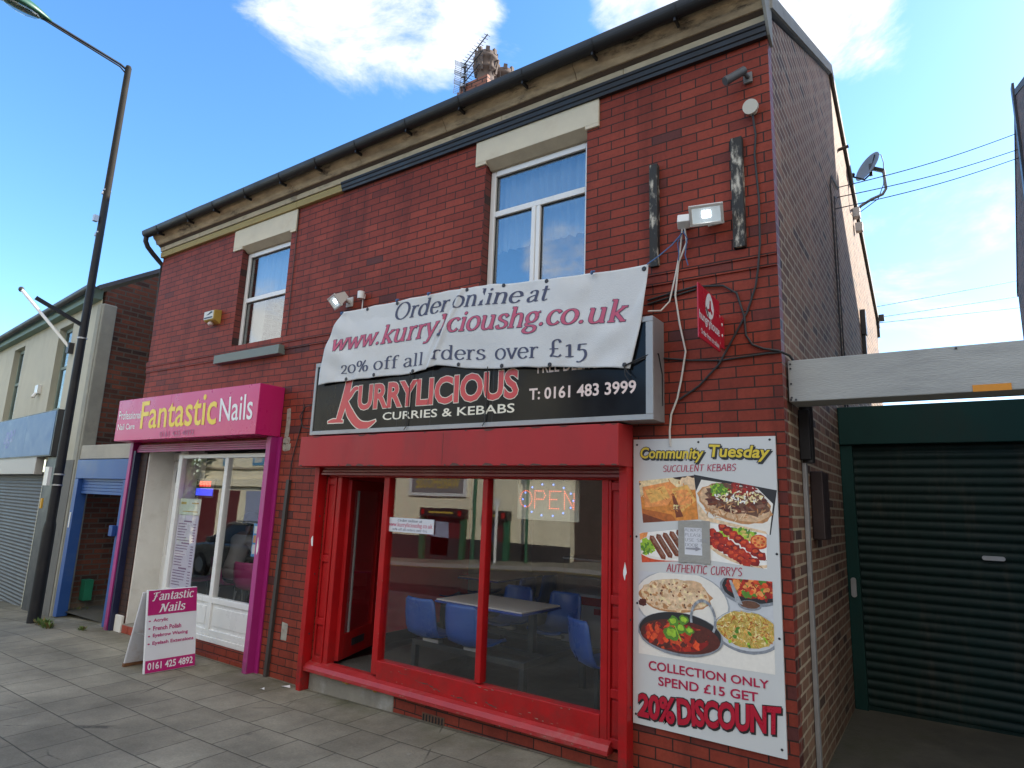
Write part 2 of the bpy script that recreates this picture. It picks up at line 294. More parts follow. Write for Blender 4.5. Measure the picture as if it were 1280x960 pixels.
GL = {
 'O': (.76, [EA(.37, .36, .31, .36)]), 'o': (.52, [EA(.25, .25, .2, .25)]),
 'r': (.40, _stem(.13, 0, .5)+[crv([(.13, .32), (.19, .43), (.28, .49), (.36, .45)])]),
 'd': (.56, [EA(.23, .25, .18, .25)]+_stem(.41, 0, .74, 0, .06)), 'e': (.47, [[(.06, .27), (.42, .27)], EA(.24, .25, .19, .25, 5, 325)]),
 'n': (.56, _stem(.12, 0, .5)+_stem(.42, 0, .34, .05, .06, 0)+[crv([(.12, .35), (.19, .45), (.29, .49), (.38, .45), (.42, .33)])]),
 'l': (.29, _stem(.14, 0, .74)), 'i': (.29, _stem(.14, 0, .5)+['dot']),
 'a': (.49, [crv([(.09, .39), (.15, .48), (.25, .5), (.34, .45), (.36, .34), (.36, .1), (.4, .02), (.47, .03)]), crv([(.36, .3), (.2, .26), (.08, .19), (.07, .09), (.14, .01), (.25, .03), (.36, .13)])]),
 't': (.37, [crv([(.17, .66), (.17, .3), (.17, .1), (.23, .01), (.34, .05)]), [(.04, .485), (.33, .485)]]),
 'w': (.72, [[(.05, .49), (.2, .01)], [(.2, .01), (.36, .48)], [(.36, .48), (.51, .01)], [(.51, .01), (.67, .49)], [(-.02, .488), (.13, .488)], [(.59, .488), (.74, .488)]]),
 'k': (.53, _stem(.13, 0, .74)+[[(.42, .49), (.15, .21)], [(.21, .29), (.45, .01)], [(.33, .488), (.5, .488)], [(.36, .012), (.53, .012)]]),
 'u': (.57, [crv([(.11, .49), (.11, .15), (.16, .03), (.26, .0), (.37, .07), (.41, .17)]), [(.02, .488), (.13, .488)]]+_stem(.42, 0, .5, 0, .06)),
 'y': (.50, [[(.05, .49), (.25, .02)], crv([(.45, .49), (.22, -.08), (.13, -.21), (.02, -.2)]), [(-.02, .488), (.13, .488)], [(.36, .488), (.52, .488)]]),
 'c': (.45, [EA(.25, .25, .19, .25, 40, 322)]),
 's': (.42, [crv([(.35, .41), (.27, .49), (.16, .49), (.09, .42), (.11, .33), (.21, .27), (.32, .21), (.36, .12), (.3, .03), (.19, 0), (.1, .02), (.05, .11)])]),
 'h': (.56, _stem(.12, 0, .74)+_stem(.42, 0, .34, .05, .06, 0)+[crv([(.12, .35), (.19, .45), (.29, .49), (.38, .45), (.42, .33)])]),
 'g': (.48, [EA(.22, .32, .16, .18), crv([(.14, .16), (.08, .09), (.14, .03), (.3, .01), (.4, -.06), (.38, -.17), (.24, -.23), (.09, -.2), (.04, -.12), (.12, -.02)]), [(.33, .45), (.46, .5)]]),
 '.': (.24, ['pt']), ' ': (.26, []),
 '2': (.45, [crv([(.07, .37), (.12, .48), (.23, .51), (.34, .46), (.35, .35), (.26, .2), (.06, .03)]), [(.05, .02), (.4, .02)]]),
 '0': (.52, [EA(.25, .25, .2, .25)]), '%': (.74, [EA(.17, .5, .12, .17), EA(.54, .17, .12, .17), [(.52, .68), (.2, 0)]]),
 'f': (.36, [crv([(.38, .68), (.31, .74), (.22, .7), (.17, .58), (.17, .3), (.17, 0)]), [(.04, .485), (.33, .485)], [(.07, .012), (.28, .012)]]),
 'v': (.46, [[(.05, .49), (.22, .01)], [(.22, .01), (.4, .49)], [(-.02, .488), (.13, .488)], [(.31, .488), (.47, .488)]]),
 '\u00a3': (.54, [crv([(.43, .58), (.38, .68), (.28, .7), (.18, .62), (.17, .45), (.18, .2), (.09, .03)]), crv([(.09, .03), (.2, .05), (.36, .02), (.46, .1)]), [(.05, .34), (.36, .34)]]),
 '1': (.40, [[(.2, 0), (.2, .5)], [(.07, .43), (.2, .49)], [(.06, .012), (.34, .012)]]),
 '5': (.46, [[(.11, .49), (.38, .49)], [(.12, .49), (.1, .25)], crv([(.1, .25), (.21, .28), (.32, .22), (.36, .05), (.3, -.12), (.16, -.22), (.05, -.2)])]),
 'F': (.60, [crv([(.26, .66), (.22, .3), (.12, .0), (.0, .02)]), crv([(.0, .56), (.08, .65), (.3, .66), (.44, .65), (.6, .72)]), [(.1, .36), (.4, .37)]]),
 'N': (.72, [crv([(-.06, .0), (.05, .06), (.13, .4), (.18, .66)]), crv([(.02, .58), (.1, .66), (.2, .64)]), [(.18, .66), (.46, .02)], crv([(.46, .02), (.52, .4), (.6, .7), (.72, .74)])]),
}
# thin hand-drawn capitals
GH = {
 'S': (.42, [crv([(.36, .6), (.25, .7), (.1, .62), (.08, .46), (.25, .36), (.36, .2), (.26, .02), (.08, .06)])]), 'U': (.48, [crv([(.07, .7), (.08, .2), (.2, 0), (.34, .1), (.4, .7)])]),
 'C': (.46, [crv([(.4, .62), (.28, .7), (.1, .55), (.06, .3), (.14, .05), (.3, 0), (.42, .1)])]), 'L': (.4, [crv([(.08, .7), (.08, .02)]), crv([(.08, .02), (.36, .0)])]),
 'E': (.42, [[(.08, .7), (.08, 0)], [(.08, .7), (.38, .68)], [(.08, .36), (.32, .37)], [(.08, 0), (.38, .02)]]), 'N': (.5, [[(.08, 0), (.08, .7)], [(.08, .7), (.4, 0)], [(.4, 0), (.4, .7)]]),
 'T': (.46, [[(.02, .69), (.46, .7)], [(.24, .69), (.22, 0)]]), 'K': (.46, [[(.08, 0), (.08, .72)], [(.4, .7), (.09, .32)], [(.14, .38), (.42, 0)]]),
 'B': (.46, [[(.08, 0), (.08, .7)], crv([(.06, .7), (.3, .66), (.32, .46), (.1, .37)]), crv([(.1, .37), (.38, .32), (.38, .06), (.06, .0)])]),
 'A': (.5, [[(.02, 0), (.24, .72)], [(.24, .72), (.46, 0)], [(.08, .26), (.42, .28)]]), 'H': (.5, [[(.08, 0), (.08, .7)], [(.42, 0), (.42, .7)], [(.08, .36), (.42, .38)]]),
 'I': (.2, [[(.1, 0), (.1, .7)]]), 'R': (.46, [[(.08, 0), (.08, .7)], crv([(.06, .7), (.36, .64), (.32, .42), (.08, .36)]), [(.16, .36), (.42, -.04)]]),
 'Y': (.46, [[(.04, .7), (.22, .36)], [(.44, .72), (.16, -.06)]]), "'": (.16, [[(.1, .7), (.06, .56)]]), ' ': (.3, []),
 'P': (.44, [[(.08, 0), (.08, .7)], crv([(.06, .7), (.36, .64), (.34, .42), (.08, .36)])]), 'D': (.48, [[(.08, 0), (.08, .7)], crv([(.06, .7), (.34, .62), (.42, .35), (.32, .06), (.06, 0)])]),
 'W': (.62, [[(.04, .7), (.16, 0)], [(.16, 0), (.3, .6)], [(.3, .6), (.44, 0)], [(.44, 0), (.58, .7)]]), 'O': (.5, [EA(.25, .35, .2, .35, 80, 440, 14)]), '!': (.2, [[(.1, .7), (.1, .2)], [(.1, .06), (.1, .0)]]),
 'M': (.6, [[(.06, 0), (.1, .7)], [(.1, .7), (.3, .2)], [(.3, .2), (.5, .7)], [(.5, .7), (.54, 0)]]),
}
_eps = [0]
def pen(mb, s, xL, xR, zL, zR, hL, hR, mp, m=0, thick=.115, thin=.036, nib=8, shear=0., glyphs=GL, em=.74, grow=0., back=0.):
    """write with a broad pen: every stroke's width follows its direction"""
    adv = sum(glyphs[c][0] for c in s); x = 0.
    def W2(px, py):
        px = px+shear*py; a = px/adv
        return (xL+(xR-xL)*a, zL+(zR-zL)*a+(hL+(hR-hL)*a)*py/em)
    for c in s:
        a, sts = glyphs[c]
        for st in sts:
            if st == 'dot' or st == 'pt':
                cx, cy = (.14, .66) if st == 'dot' else (.1, .05); e = EA(cx, cy, .06+grow, .06+grow, 0, 360, 12)[:-1]
                mb.add([mp(*W2(x+p[0], p[1]), back) for p in e], [tuple(range(len(e)))], m); continue
            n = len(st); Lp = []; Rp = []
            for i, p in enumerate(st):
                q0 = st[max(i-1, 0)]; q1 = st[min(i+1, n-1)]; dx, dy = q1[0]-q0[0], q1[1]-q0[1]; L = math.hypot(dx, dy) or 1e-6
                th = math.atan2(dy, dx); w = (thin+(thick-thin)*abs(math.sin(th-R(nib)))**1.3)/2+grow
                e = grow if i in (0, n-1) else 0; sx = (-1 if i == 0 else 1)*e*dx/L; sy = (-1 if i == 0 else 1)*e*dy/L
                Lp.append((p[0]-dy/L*w+sx, p[1]+dx/L*w+sy)); Rp.append((p[0]+dy/L*w+sx, p[1]-dx/L*w+sy))
            _eps[0] = (_eps[0]+1) % 7; ep = back+_eps[0]*.00012
            pts = [mp(*W2(x+p[0], p[1]), ep) for p in Lp+Rp]
            mb.add(pts, [(i, i+1, n+i+1, n+i) for i in range(n-1)], m)
        x += a
# ------------------------------------------------------------------ material palette
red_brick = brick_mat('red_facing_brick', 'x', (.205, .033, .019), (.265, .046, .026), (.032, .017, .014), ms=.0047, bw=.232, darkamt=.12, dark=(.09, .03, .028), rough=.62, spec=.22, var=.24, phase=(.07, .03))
red_brick_low = red_brick
side_brick = brick_mat('common_side_brick', 'y', (.17, .088, .06), (.29, .165, .108), (.40, .33, .24), ms=.009, bw=.225, darkamt=.7, dark=(.075, .048, .042), rough=.8, var=.28, phase=(.1, .03), moss=(.055, .06, .03))
quoin_brick = brick_mat('red_return_brick', 'y', (.20, .042, .032), (.26, .055, .04), (.22, .17, .14), ms=.007, bw=.24, darkamt=.4, rough=.5, phase=(.0, .03))
gable_brick = brick_mat('old_gable_brick', 'y', (.11, .04, .026), (.19, .06, .035), (.10, .085, .07), ms=.011, bw=.235, bh=.078, darkamt=1.0, dark=(.045, .026, .022), rough=.85, var=.35, lime=(.3, .3, .22))
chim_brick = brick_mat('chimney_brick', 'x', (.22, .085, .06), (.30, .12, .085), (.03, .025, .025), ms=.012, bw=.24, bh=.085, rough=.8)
chim_brick_s = brick_mat('chimney_brick_sunlit_side', 'y', (.34, .16, .11), (.42, .2, .14), (.06, .05, .045), ms=.012, bw=.24, bh=.085, rough=.8)  # lighter copy of the front brick: sunlight on the sides put into the colour
stone = pm('painted_cream_stone', (.62, .56, .43), .7, .07, 5, .15, dirt=(.42, .3, .18), dirt_amt=.35, dirt_scale=2.2)
stone_edge = pm('weathered_cream_stone', (.43, .36, .26), .8, .12, 8, .2)
cornice_m = pm('weathered_cornice', (.40, .31, .20), .8, .45, 3.5, .3, dirt=(.04, .034, .028), dirt_amt=1.2, dirt_scale=2.2, stretch=(1.2, 1, 5))
cornice_l = pm('flaking_cream_paint', (.50, .42, .29), .75, .2, 5, .25, dirt=(.15, .11, .07), dirt_amt=.75, dirt_scale=4, stretch=(1, 1, 3))
timber_y = pm('bare_yellow_timber', (.36, .28, .11), .75, .25, 3, .2, dirt=(.12, .1, .06), dirt_amt=.5, stretch=(.5, 1, 6))
black_pl = pm('black_plastic', (.010, .010, .012), .5, .2, 4)
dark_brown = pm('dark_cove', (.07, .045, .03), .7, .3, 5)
slate = pm('roof_slate', (.09, .09, .1), .6, .25, 3)
white_pvc = pm('white_upvc', (.78, .78, .76), .3, .03, 3)
sill_g = pm('grey_green_sill', (.17, .2, .18), .6, .1, 4, .2)
curtain = pm('net_curtain', (.36, .36, .35), .9, .05, 30)
inner = pm('interior_plaster', (.8, .78, .72), .8, .05)
inner_dark = pm('interior_dark', (.12, .11, .1), .8, .1)
red_wall = pm('interior_red_wall', (.80, .035, .055), .5, .08)
red_paint = pm('red_gloss_paint', (.40, .007, .009), .42, .18, 5, .15, spec=.28, foot=(.10, .03, .025), bscale=25, dirt=(.28, .015, .014), dirt_amt=.4, dirt_scale=6)
red_metal = pm('red_powder_coat', (.38, .024, .026), .5, .12, 3, .1, spec=.3, dirt=(.24, .03, .03), dirt_amt=.6, dirt_scale=1.6, stretch=(1, 1, .35), bscale=30)
red_flake = pm('flaked_paint_patch', (.09, .05, .04), .8, .3, 40)
magenta = pm('magenta_coat', (.40, .045, .22), .4, .1, 4, foot=(.13, .05, .08), dirt=(.3, .03, .16), dirt_amt=.3)
magenta_d = pm('deep_magenta_coat', (.36, .02, .17), .35, .07, 4)
sign_pink = pm('magenta_sign_face', (.58, .02, .15), .28, .05, 2)
navy = pm('dark_blue_steel', (.012, .016, .055), .4, .1)
white_render = pm('white_render', (.72, .70, .65), .7, .06, 4, .1, dirt=(.5, .47, .4), dirt_amt=.4)
white_pl = pm('white_plastic', (.74, .74, .72), .35, .04)
grey_pl = pm('grey_plastic', (.34, .34, .34), .5, .08)
steel = pm('galvanised_steel', (.42, .43, .44), .42, .1, 8, metal=.6)
alu = pm('sign_aluminium', (.34, .345, .345), .45, .06, 4, metal=.3, dirt=(.2, .2, .19), dirt_amt=.4)
dark_metal = pm('dark_metal', (.03, .03, .035), .45, .15)
concrete = pm('base_concrete', (.24, .22, .18), .9, .2, 5, .4, dirt=(.42, .41, .38), dirt_amt=.6, dirt_scale=2.3)
white_ink = pm('white_ink', (.8, .8, .8), .4, .02); yellow_ink = pm('yellow_ink', (.85, .62, .03), .4, .03)
W_GLASS = glass_mat('shop_glass', .066, (.995, 1, .997), wob=.05)
U_GLASS = glass_mat('upper_glass', .22, (.9, .94, .95), wob=.08)

# ------------------------------------------------------------------ ground, street
def slab_mat():
    m, nt, b = newmat('paving_slabs')
    g = N(nt, 'ShaderNodeNewGeometry'); o = N(nt, 'ShaderNodeVectorMath', operation='ADD'); o.inputs[1].default_value = (40.19, 43.02, 0)
    w = N(nt, 'ShaderNodeTexNoise', inp={'Scale': .8, 'Detail': 3}); LK(nt, g.outputs['Position'], w.inputs['Vector'])
    ws = N(nt, 'ShaderNodeVectorMath', operation='SCALE', inp={'Scale': .03}); LK(nt, w.outputs['Color'], ws.inputs[0])
    o2 = N(nt, 'ShaderNodeVectorMath', operation='ADD'); LK(nt, g.outputs['Position'], o.inputs[0]); LK(nt, o.outputs[0], o2.inputs[0]); LK(nt, ws.outputs[0], o2.inputs[1])
    bt = N(nt, 'ShaderNodeTexBrick', offset=.5, offset_frequency=2, inp={'Scale': 1, 'Mortar Size': .0055, 'Mortar Smooth': .7, 'Bias': 0, 'Brick Width': .415, 'Row Height': .43, 'Color1': (0, 0, 0, 1), 'Color2': (1, 1, 1, 1), 'Mortar': (0, 0, 0, 1)})
    LK(nt, o2.outputs[0], bt.inputs['Vector'])
    rp = N(nt, 'ShaderNodeValToRGB'); e = rp.color_ramp.elements; e[0].color = (.228, .207, .156, 1); e[1].color = (.275, .251, .191, 1); LK(nt, bt.outputs['Color'], rp.inputs[0])
    n1 = N(nt, 'ShaderNodeTexNoise', inp={'Scale': 1.4, 'Detail': 9, 'Roughness': .68}); LK(nt, g.outputs['Position'], n1.inputs['Vector'])
    n2 = N(nt, 'ShaderNodeTexNoise', inp={'Scale': 60, 'Detail': 5, 'Roughness': .75}); LK(nt, g.outputs['Position'], n2.inputs['Vector'])
    a = N(nt, 'ShaderNodeMapRange', inp={'From Min': .3, 'From Max': .7, 'To Min': .62, 'To Max': 1.28}); LK(nt, n1.outputs['Fac'], a.inputs['Value'])
    a2 = N(nt, 'ShaderNodeMapRange', inp={'From Min': .3, 'From Max': .7, 'To Min': .82, 'To Max': 1.18}); LK(nt, n2.outputs['Fac'], a2.inputs['Value'])
    mu = N(nt, 'ShaderNodeMath', operation='MULTIPLY'); LK(nt, a.outputs[0], mu.inputs[0]); LK(nt, a2.outputs[0], mu.inputs[1])
    sc = N(nt, 'ShaderNodeVectorMath', operation='SCALE'); LK(nt, rp.outputs[0], sc.inputs[0]); LK(nt, mu.outputs[0], sc.inputs['Scale'])
    # pale chewing gum spots and dark stains
    v = N(nt, 'ShaderNodeTexVoronoi', inp={'Scale': 2.3, 'Randomness': 1}); LK(nt, g.outputs['Position'], v.inputs['Vector'])
    vr = N(nt, 'ShaderNodeMapRange', inp={'From Min': .03, 'From Max': .07, 'To Min': .55, 'To Max': 0}); LK(nt, v.outputs['Distance'], vr.inputs['Value'])
    mg = N(nt, 'ShaderNodeMix', data_type='RGBA'); LK(nt, vr.outputs[0], mg.inputs[0]); LK(nt, sc.outputs[0], mg.inputs[6]); mg.inputs[7].default_value = (.09, .085, .075, 1)
    v2 = N(nt, 'ShaderNodeTexVoronoi', inp={'Scale': 3.1, 'Randomness': 1}); LK(nt, o.outputs[0], v2.inputs['Vector'])
    vr2 = N(nt, 'ShaderNodeMapRange', inp={'From Min': .03, 'From Max': .06, 'To Min': .55, 'To Max': 0}); LK(nt, v2.outputs['Distance'], vr2.inputs['Value'])
    mg2 = N(nt, 'ShaderNodeMix', data_type='RGBA'); LK(nt, vr2.outputs[0], mg2.inputs[0]); LK(nt, mg.outputs[2], mg2.inputs[6]); mg2.inputs[7].default_value = (.36, .34, .29, 1)
    v3 = N(nt, 'ShaderNodeTexVoronoi', feature='DISTANCE_TO_EDGE', inp={'Scale': .75, 'Randomness': 1}); LK(nt, o2.outputs[0], v3.inputs['Vector'])
    c3 = N(nt, 'ShaderNodeMapRange', inp={'From Min': .002, 'From Max': .007, 'To Min': 1, 'To Max': 0}); LK(nt, v3.outputs['Distance'], c3.inputs['Value'])
    cn = N(nt, 'ShaderNodeMapRange', inp={'From Min': .52, 'From Max': .6, 'To Min': 0, 'To Max': .8}); LK(nt, n1.outputs['Fac'], cn.inputs['Value'])
    cq = N(nt, 'ShaderNodeMath', operation='MULTIPLY'); LK(nt, c3.outputs[0], cq.inputs[0]); LK(nt, cn.outputs[0], cq.inputs[1])
    mg3 = N(nt, 'ShaderNodeMix', data_type='RGBA'); LK(nt, cq.outputs[0], mg3.inputs[0]); LK(nt, mg2.outputs[2], mg3.inputs[6]); mg3.inputs[7].default_value = (.05, .047, .038, 1)
    nb_ = N(nt, 'ShaderNodeTexNoise', inp={'Scale': .55, 'Detail': 5, 'Roughness': .6}); LK(nt, o.outputs[0], nb_.inputs['Vector'])
    rb_ = N(nt, 'ShaderNodeMapRange', inp={'From Min': .35, 'From Max': .65, 'To Min': .72, 'To Max': 1.2}); LK(nt, nb_.outputs['Fac'], rb_.inputs['Value'])
    mg = N(nt, 'ShaderNodeVectorMath', operation='SCALE'); LK(nt, mg3.outputs[2], mg.inputs[0]); LK(nt, rb_.outputs[0], mg.inputs['Scale'])
    # moss beside the walls
    sp = N(nt, 'ShaderNodeSeparateXYZ'); LK(nt, g.outputs['Position'], sp.inputs[0])
    yr = N(nt, 'ShaderNodeMapRange', inp={'From Min': -.6, 'From Max': 0, 'To Min': 0, 'To Max': 1.1}); LK(nt, sp.outputs[1], yr.inputs['Value'])
    n3 = N(nt, 'ShaderNodeTexNoise', inp={'Scale': 2.1, 'Detail': 6, 'Roughness': .7}); LK(nt, g.outputs['Position'], n3.inputs['Vector'])
    r3 = N(nt, 'ShaderNodeMapRange', inp={'From Min': .42, 'From Max': .7, 'To Min': 0, 'To Max': 1}); LK(nt, n3.outputs['Fac'], r3.inputs['Value'])
    mm = N(nt, 'ShaderNodeMath', operation='MULTIPLY'); LK(nt, yr.outputs[0], mm.inputs[0]); LK(nt, r3.outputs[0], mm.inputs[1])
    ms = N(nt, 'ShaderNodeMix', data_type='RGBA'); LK(nt, mm.outputs[0], ms.inputs[0]); LK(nt, mg.outputs[0], ms.inputs[6]); ms.inputs[7].default_value = (.085, .08, .04, 1)
    mo = N(nt, 'ShaderNodeMix', data_type='RGBA'); LK(nt, bt.outputs['Fac'], mo.inputs[0]); LK(nt, ms.outputs[2], mo.inputs[6]); mo.inputs[7].default_value = (.06, .058, .045, 1)
    LK(nt, mo.outputs[2], b.inputs['Base Color']); b.inputs['Roughness'].default_value = .78; b.inputs['Specular IOR Level'].default_value = .35
    hh = N(nt, 'ShaderNodeMath', operation='MULTIPLY_ADD'); LK(nt, bt.outputs['Fac'], hh.inputs[0]); hh.inputs[1].default_value = -1.2
    h2 = N(nt, 'ShaderNodeMath', operation='MULTIPLY_ADD'); LK(nt, n2.outputs['Fac'], h2.inputs[0]); h2.inputs[1].default_value = .5
    h4 = N(nt, 'ShaderNodeMath', operation='MULTIPLY'); LK(nt, bt.outputs['Color'], h4.inputs[0]); h4.inputs[1].default_value = .5; LK(nt, h4.outputs[0], h2.inputs[2]); LK(nt, h2.outputs[0], hh.inputs[2])
    bp = N(nt, 'ShaderNodeBump', inp={'Strength': .7, 'Distance': .008}); LK(nt, hh.outputs[0], bp.inputs['Height']); LK(nt, bp.outputs[0], b.inputs['Normal'])
    return m
asphalt = pm('asphalt', (.062, .058, .052), .9, .25, 3, .5, spec=.2, dirt=(.085, .08, .07), dirt_amt=.5)
alley_m = pm('mossy_concrete', (.075, .068, .05), .9, .35, 4, .6, dirt=(.05, .055, .02), dirt_amt=.7, dirt_scale=1.8)
kerb_m = pm('kerb_stone', (.26, .25, .23), .85, .15, 6, .3)
earth = pm('earth', (.09, .085, .06), .95, .3, .4)
XS = [-90, -60, -40, -34.9]+[-30+i for i in range(0, 25)]+[-9.5, -5, -3, -.82, 1.2, 4, 7.4, 20, 40, 90]
XS = sorted(set(XS))
def strip(y0, y1, dz, ys=None):
    mb = MB(); ys = ys or [y0, y1]; n = len(XS)
    mb.add([(x, y, ground_z(x)+dz) for y in ys for x in XS], [(j*n+i, j*n+i+1, (j+1)*n+i+1, (j+1)*n+i) for j in range(len(ys)-1) for i in range(n-1)]); return mb
struct(MB().add([(-900, -900, -2.0), (900, -900, -2.0), (900, 900, -2.0), (-900, 900, -2.0)], [(0, 1, 2, 3)]).build('ground', earth))
struct(strip(-5.0, .35, 0).build('pavement', slab_mat()))
mb = MB(); n = len(XS)
for a, b in zip(XS[:-1], XS[1:]):
    za, zb = ground_z(a), ground_z(b)
    mb.add([(a, -5.14, za+.004), (b, -5.14, zb+.004), (b, -5.0, zb+.004), (a, -5.0, za+.004), (a, -5.16, za-.12), (b, -5.16, zb-.12)], [(0, 1, 2, 3), (4, 5, 1, 0)])
struct(mb.build('kerb', kerb_m))
struct(strip(-12.2, -5.15, -.12).build('road', asphalt))
struct(strip(-14.4, -12.2, -.01).build('far_pavement', MC.get('paving_slabs') or bpy.data.materials['paving_slabs']))
mb = MB()
for a, b in zip(XS[:-1], XS[1:]): mb.add([(a, -12.2, ground_z(a)-.01), (b, -12.2, ground_z(b)-.01), (b, -12.16, ground_z(b)-.12), (a, -12.16, ground_z(a)-.12)], [(0, 1, 2, 3)])
struct(mb.build('far_kerb', kerb_m))
yl = pm('yellow_road_paint', (.5, .36, .03), .7, .2, 8)
struct(strip(-5.5, -5.42, -.116).build('road_marking', yl)); struct(strip(-11.95, -11.87, -.116).build('road_marking', yl))
# side road on the far side and yard behind
struct(MB().add([(-10.1, -60, -.9), (-2.5, -60, -.9), (-2.5, -12.18, -.09), (-10.1, -12.18, -.13)], [(0, 1, 2, 3)]).build('side_road', asphalt))
struct(MB().add([(-.82, .0, .092), (1.2, .0, .13), (1.2, 2.5, .155), (-.82, 2.5, .135), (-.82, 9, .16), (1.2, 9, .18)], [(0, 1, 2, 3), (3, 2, 5, 4)]).build('alley', alley_m))
struct(MB().add([(-40, 8.0, -.05), (40, 8.0, .15), (40, 60, .15), (-40, 60, -.05)], [(0, 1, 2, 3)]).build('back_yard', alley_m))
struct(MB().add([(-10.95, .06, .004), (-9.2, .06, .004), (-9.2, 9, .05), (-10.95, 9, .05)], [(0, 1, 2, 3)]).build('passage_floor', alley_m))

# ------------------------------------------------------------------ the brick terrace with both shops
BX0, BX1, BD = -9.2, -.8157, 8.3
bld = thing('brick_terrace', 'red brick two storey terrace holding both shops under a mouldy cornice', 'building', (-5, 4, 0))
def holed(mb, x0, x1, z0, z1, holes, y0, y1, m=0, mr=None):
    mr = m if mr is None else mr
    xs = sorted({x0, x1}|{h[0] for h in holes}|{h[1] for h in holes}); zs = sorted({z0, z1}|{h[2] for h in holes}|{h[3] for h in holes})
    for a, b in zip(xs[:-1], xs[1:]):
        for c, d in zip(zs[:-1], zs[1:]):
            if any(h[0] <= a and b <= h[1] and h[2] <= c and d <= h[3] for h in holes): continue
            mb.quad((a, y0, c), (b, y0, c), (b, y0, d), (a, y0, d), m); mb.quad((a, y1, c), (a, y1, d), (b, y1, d), (b, y1, c), m)
    mb.quad((x0, y0, z0), (x0, y1, z0), (x0, y1, z1), (x0, y0, z1), m)
    for (a, b, c, d) in holes:
        mb.quad((a, y0, c), (a, y0, d), (a, y1, d), (a, y1, c), mr); mb.quad((b, y0, c), (b, y1, c), (b, y1, d), (b, y0, d), mr)
        mb.quad((a, y0, d), (b, y0, d), (b, y1, d), (a, y1, d), mr); mb.quad((a, y0, c), (a, y1, c), (b, y1, c), (b, y0, c), mr)
HK = (-5.1, -1.87, .18, 2.2); HN = (-8.8, -6.02, 0.04, 2.38); W1 = (-3.3, -2.25, 3.5, 4.90); W2 = (-7.15, -6.165, 3.455, 4.87)
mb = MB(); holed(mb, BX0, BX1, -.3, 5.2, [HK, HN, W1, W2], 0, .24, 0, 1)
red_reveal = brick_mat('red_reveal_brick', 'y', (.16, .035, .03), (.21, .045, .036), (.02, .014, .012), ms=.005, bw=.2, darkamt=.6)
mb.box(BX0, BX1-.002, -.013, .01, 3.405, 3.477); mb.box(BX0, BX1-.002, -.022, .01, 3.48, 3.553)
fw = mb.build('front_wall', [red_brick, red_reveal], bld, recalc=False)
gab = [(.24, -.3), (.24, 5.42), (3.5, 7.08), (8.3, 5.15), (8.3, -.3)]
mb = MB()
mb.prism([(.11, -.3), (.11, 5.36), (3.5, 7.08), (8.3, 5.15), (8.3, -.3)], 'x', BX1-.22, BX1, 0)
mb.box(BX1-.21, BX1-.0005, .001, .11, -.3, 5.3, 1)
mb.build('side_wall', [side_brick, quoin_brick], bld, recalc=True)
mb = MB(); mb.prism(gab, 'x', BX0+.001, BX0+.2); mb.build('left_gable_wall', side_brick, bld)
MB().box(BX0+.2, BX1-.22, 8.08, 8.3, -.3, 5.15).build('rear_wall', side_brick, bld)
mb = MB(); mb.box(BX0+.2, BX1-.22, .245, 8.05, 2.62, 2.8, 0); mb.box(-5.72, -5.6, .245, 8.05, -.2, 2.62, 0); mb.box(BX0+.2, -5.72, 4.2, 4.3, -.2, 2.62, 0); mb.box(BX0+.201, BX0+.215, .245, 4.2, -.2, 2.62, 2); mb.box(-5.6, BX1-.22, 4.6, 4.7, -.2, 2.62, 1)
mb.build('inner_partition', [inner, pm('kebab_back_wall', (.72, .66, .58), .7, .1), pm('nail_bar_wall', (.16, .15, .14), .8, .1)], bld)
MB().box(-5.6, -5.585, .25, 2.95, .12, 2.62).build('red_wall_lining', red_wall, bld)
mb = MB(); mb.box(-5.6, BX1-.23, .06, 4.6, .0, .12, 0); mb.box(BX0+.21, -5.72, .3, 4.2, -.1, .12, 0); mb.box(-5.585, -5.565, .25, 2.95, .12, .24, 1)
mb.build('shop_floor', [pm('dark_lino', (.045, .043, .04), .45, .25, 5), dark_metal], bld)
mb = MB(); mb.prism([(-.16, 5.44), (3.5, 7.2), (3.5, 7.06), (-.1, 5.3)], 'x', BX0-.05, BX1+.02); mb.prism([(3.5, 7.2), (8.45, 5.2), (8.4, 5.08), (3.5, 7.06)], 'x', BX0-.05, BX1+.02)
roof = mb.build('roof', slate, bld)
mb = MB(); mb.prism([(.3, 5.7), (3.5, 7.205), (8.2, 5.3), (8.2, 5.75), (3.5, 7.68), (.3, 6.02)], 'x', BX0+.0, BX0+.3); mb.build('hidden_sun_screen', side_brick, bld)  # unseen upstand above the roof, added to keep sun off the neighbouring gable
# verge board up the gable, end plate of the cornice
mb = MB(); verge = pm('grey_verge_board', (.30, .30, .28), .8, .15, 4, .2, dirt=(.13, .13, .12), dirt_amt=.5)
for (a, b) in (((.02, 5.36), (3.5, 7.07)), ((3.5, 7.07), (8.4, 5.1))):
    mb.add([(BX1+.001, a[0], a[1]), (BX1+.04, a[0], a[1]), (BX1+.04, a[0], a[1]+.12), (BX1+.001, a[0], a[1]+.12), (BX1+.001, b[0], b[1]), (BX1+.04, b[0], b[1]), (BX1+.04, b[0], b[1]+.12), (BX1+.001, b[0], b[1]+.12)],
           [(0, 1, 2, 3), (4, 7, 6, 5), (0, 4, 5, 1), (1, 5, 6, 2), (2, 6, 7, 3), (3, 7, 4, 0)])
mb.build('verge_board', verge, bld)
mb = MB(); mb.prism([(-.2, 5.36), (-.02, 5.12), (.07, 5.08), (.07, 5.5), (-.2, 5.5)], 'x', BX1+.003, BX1+.022); mb.build('cornice_end_plate', verge, bld)
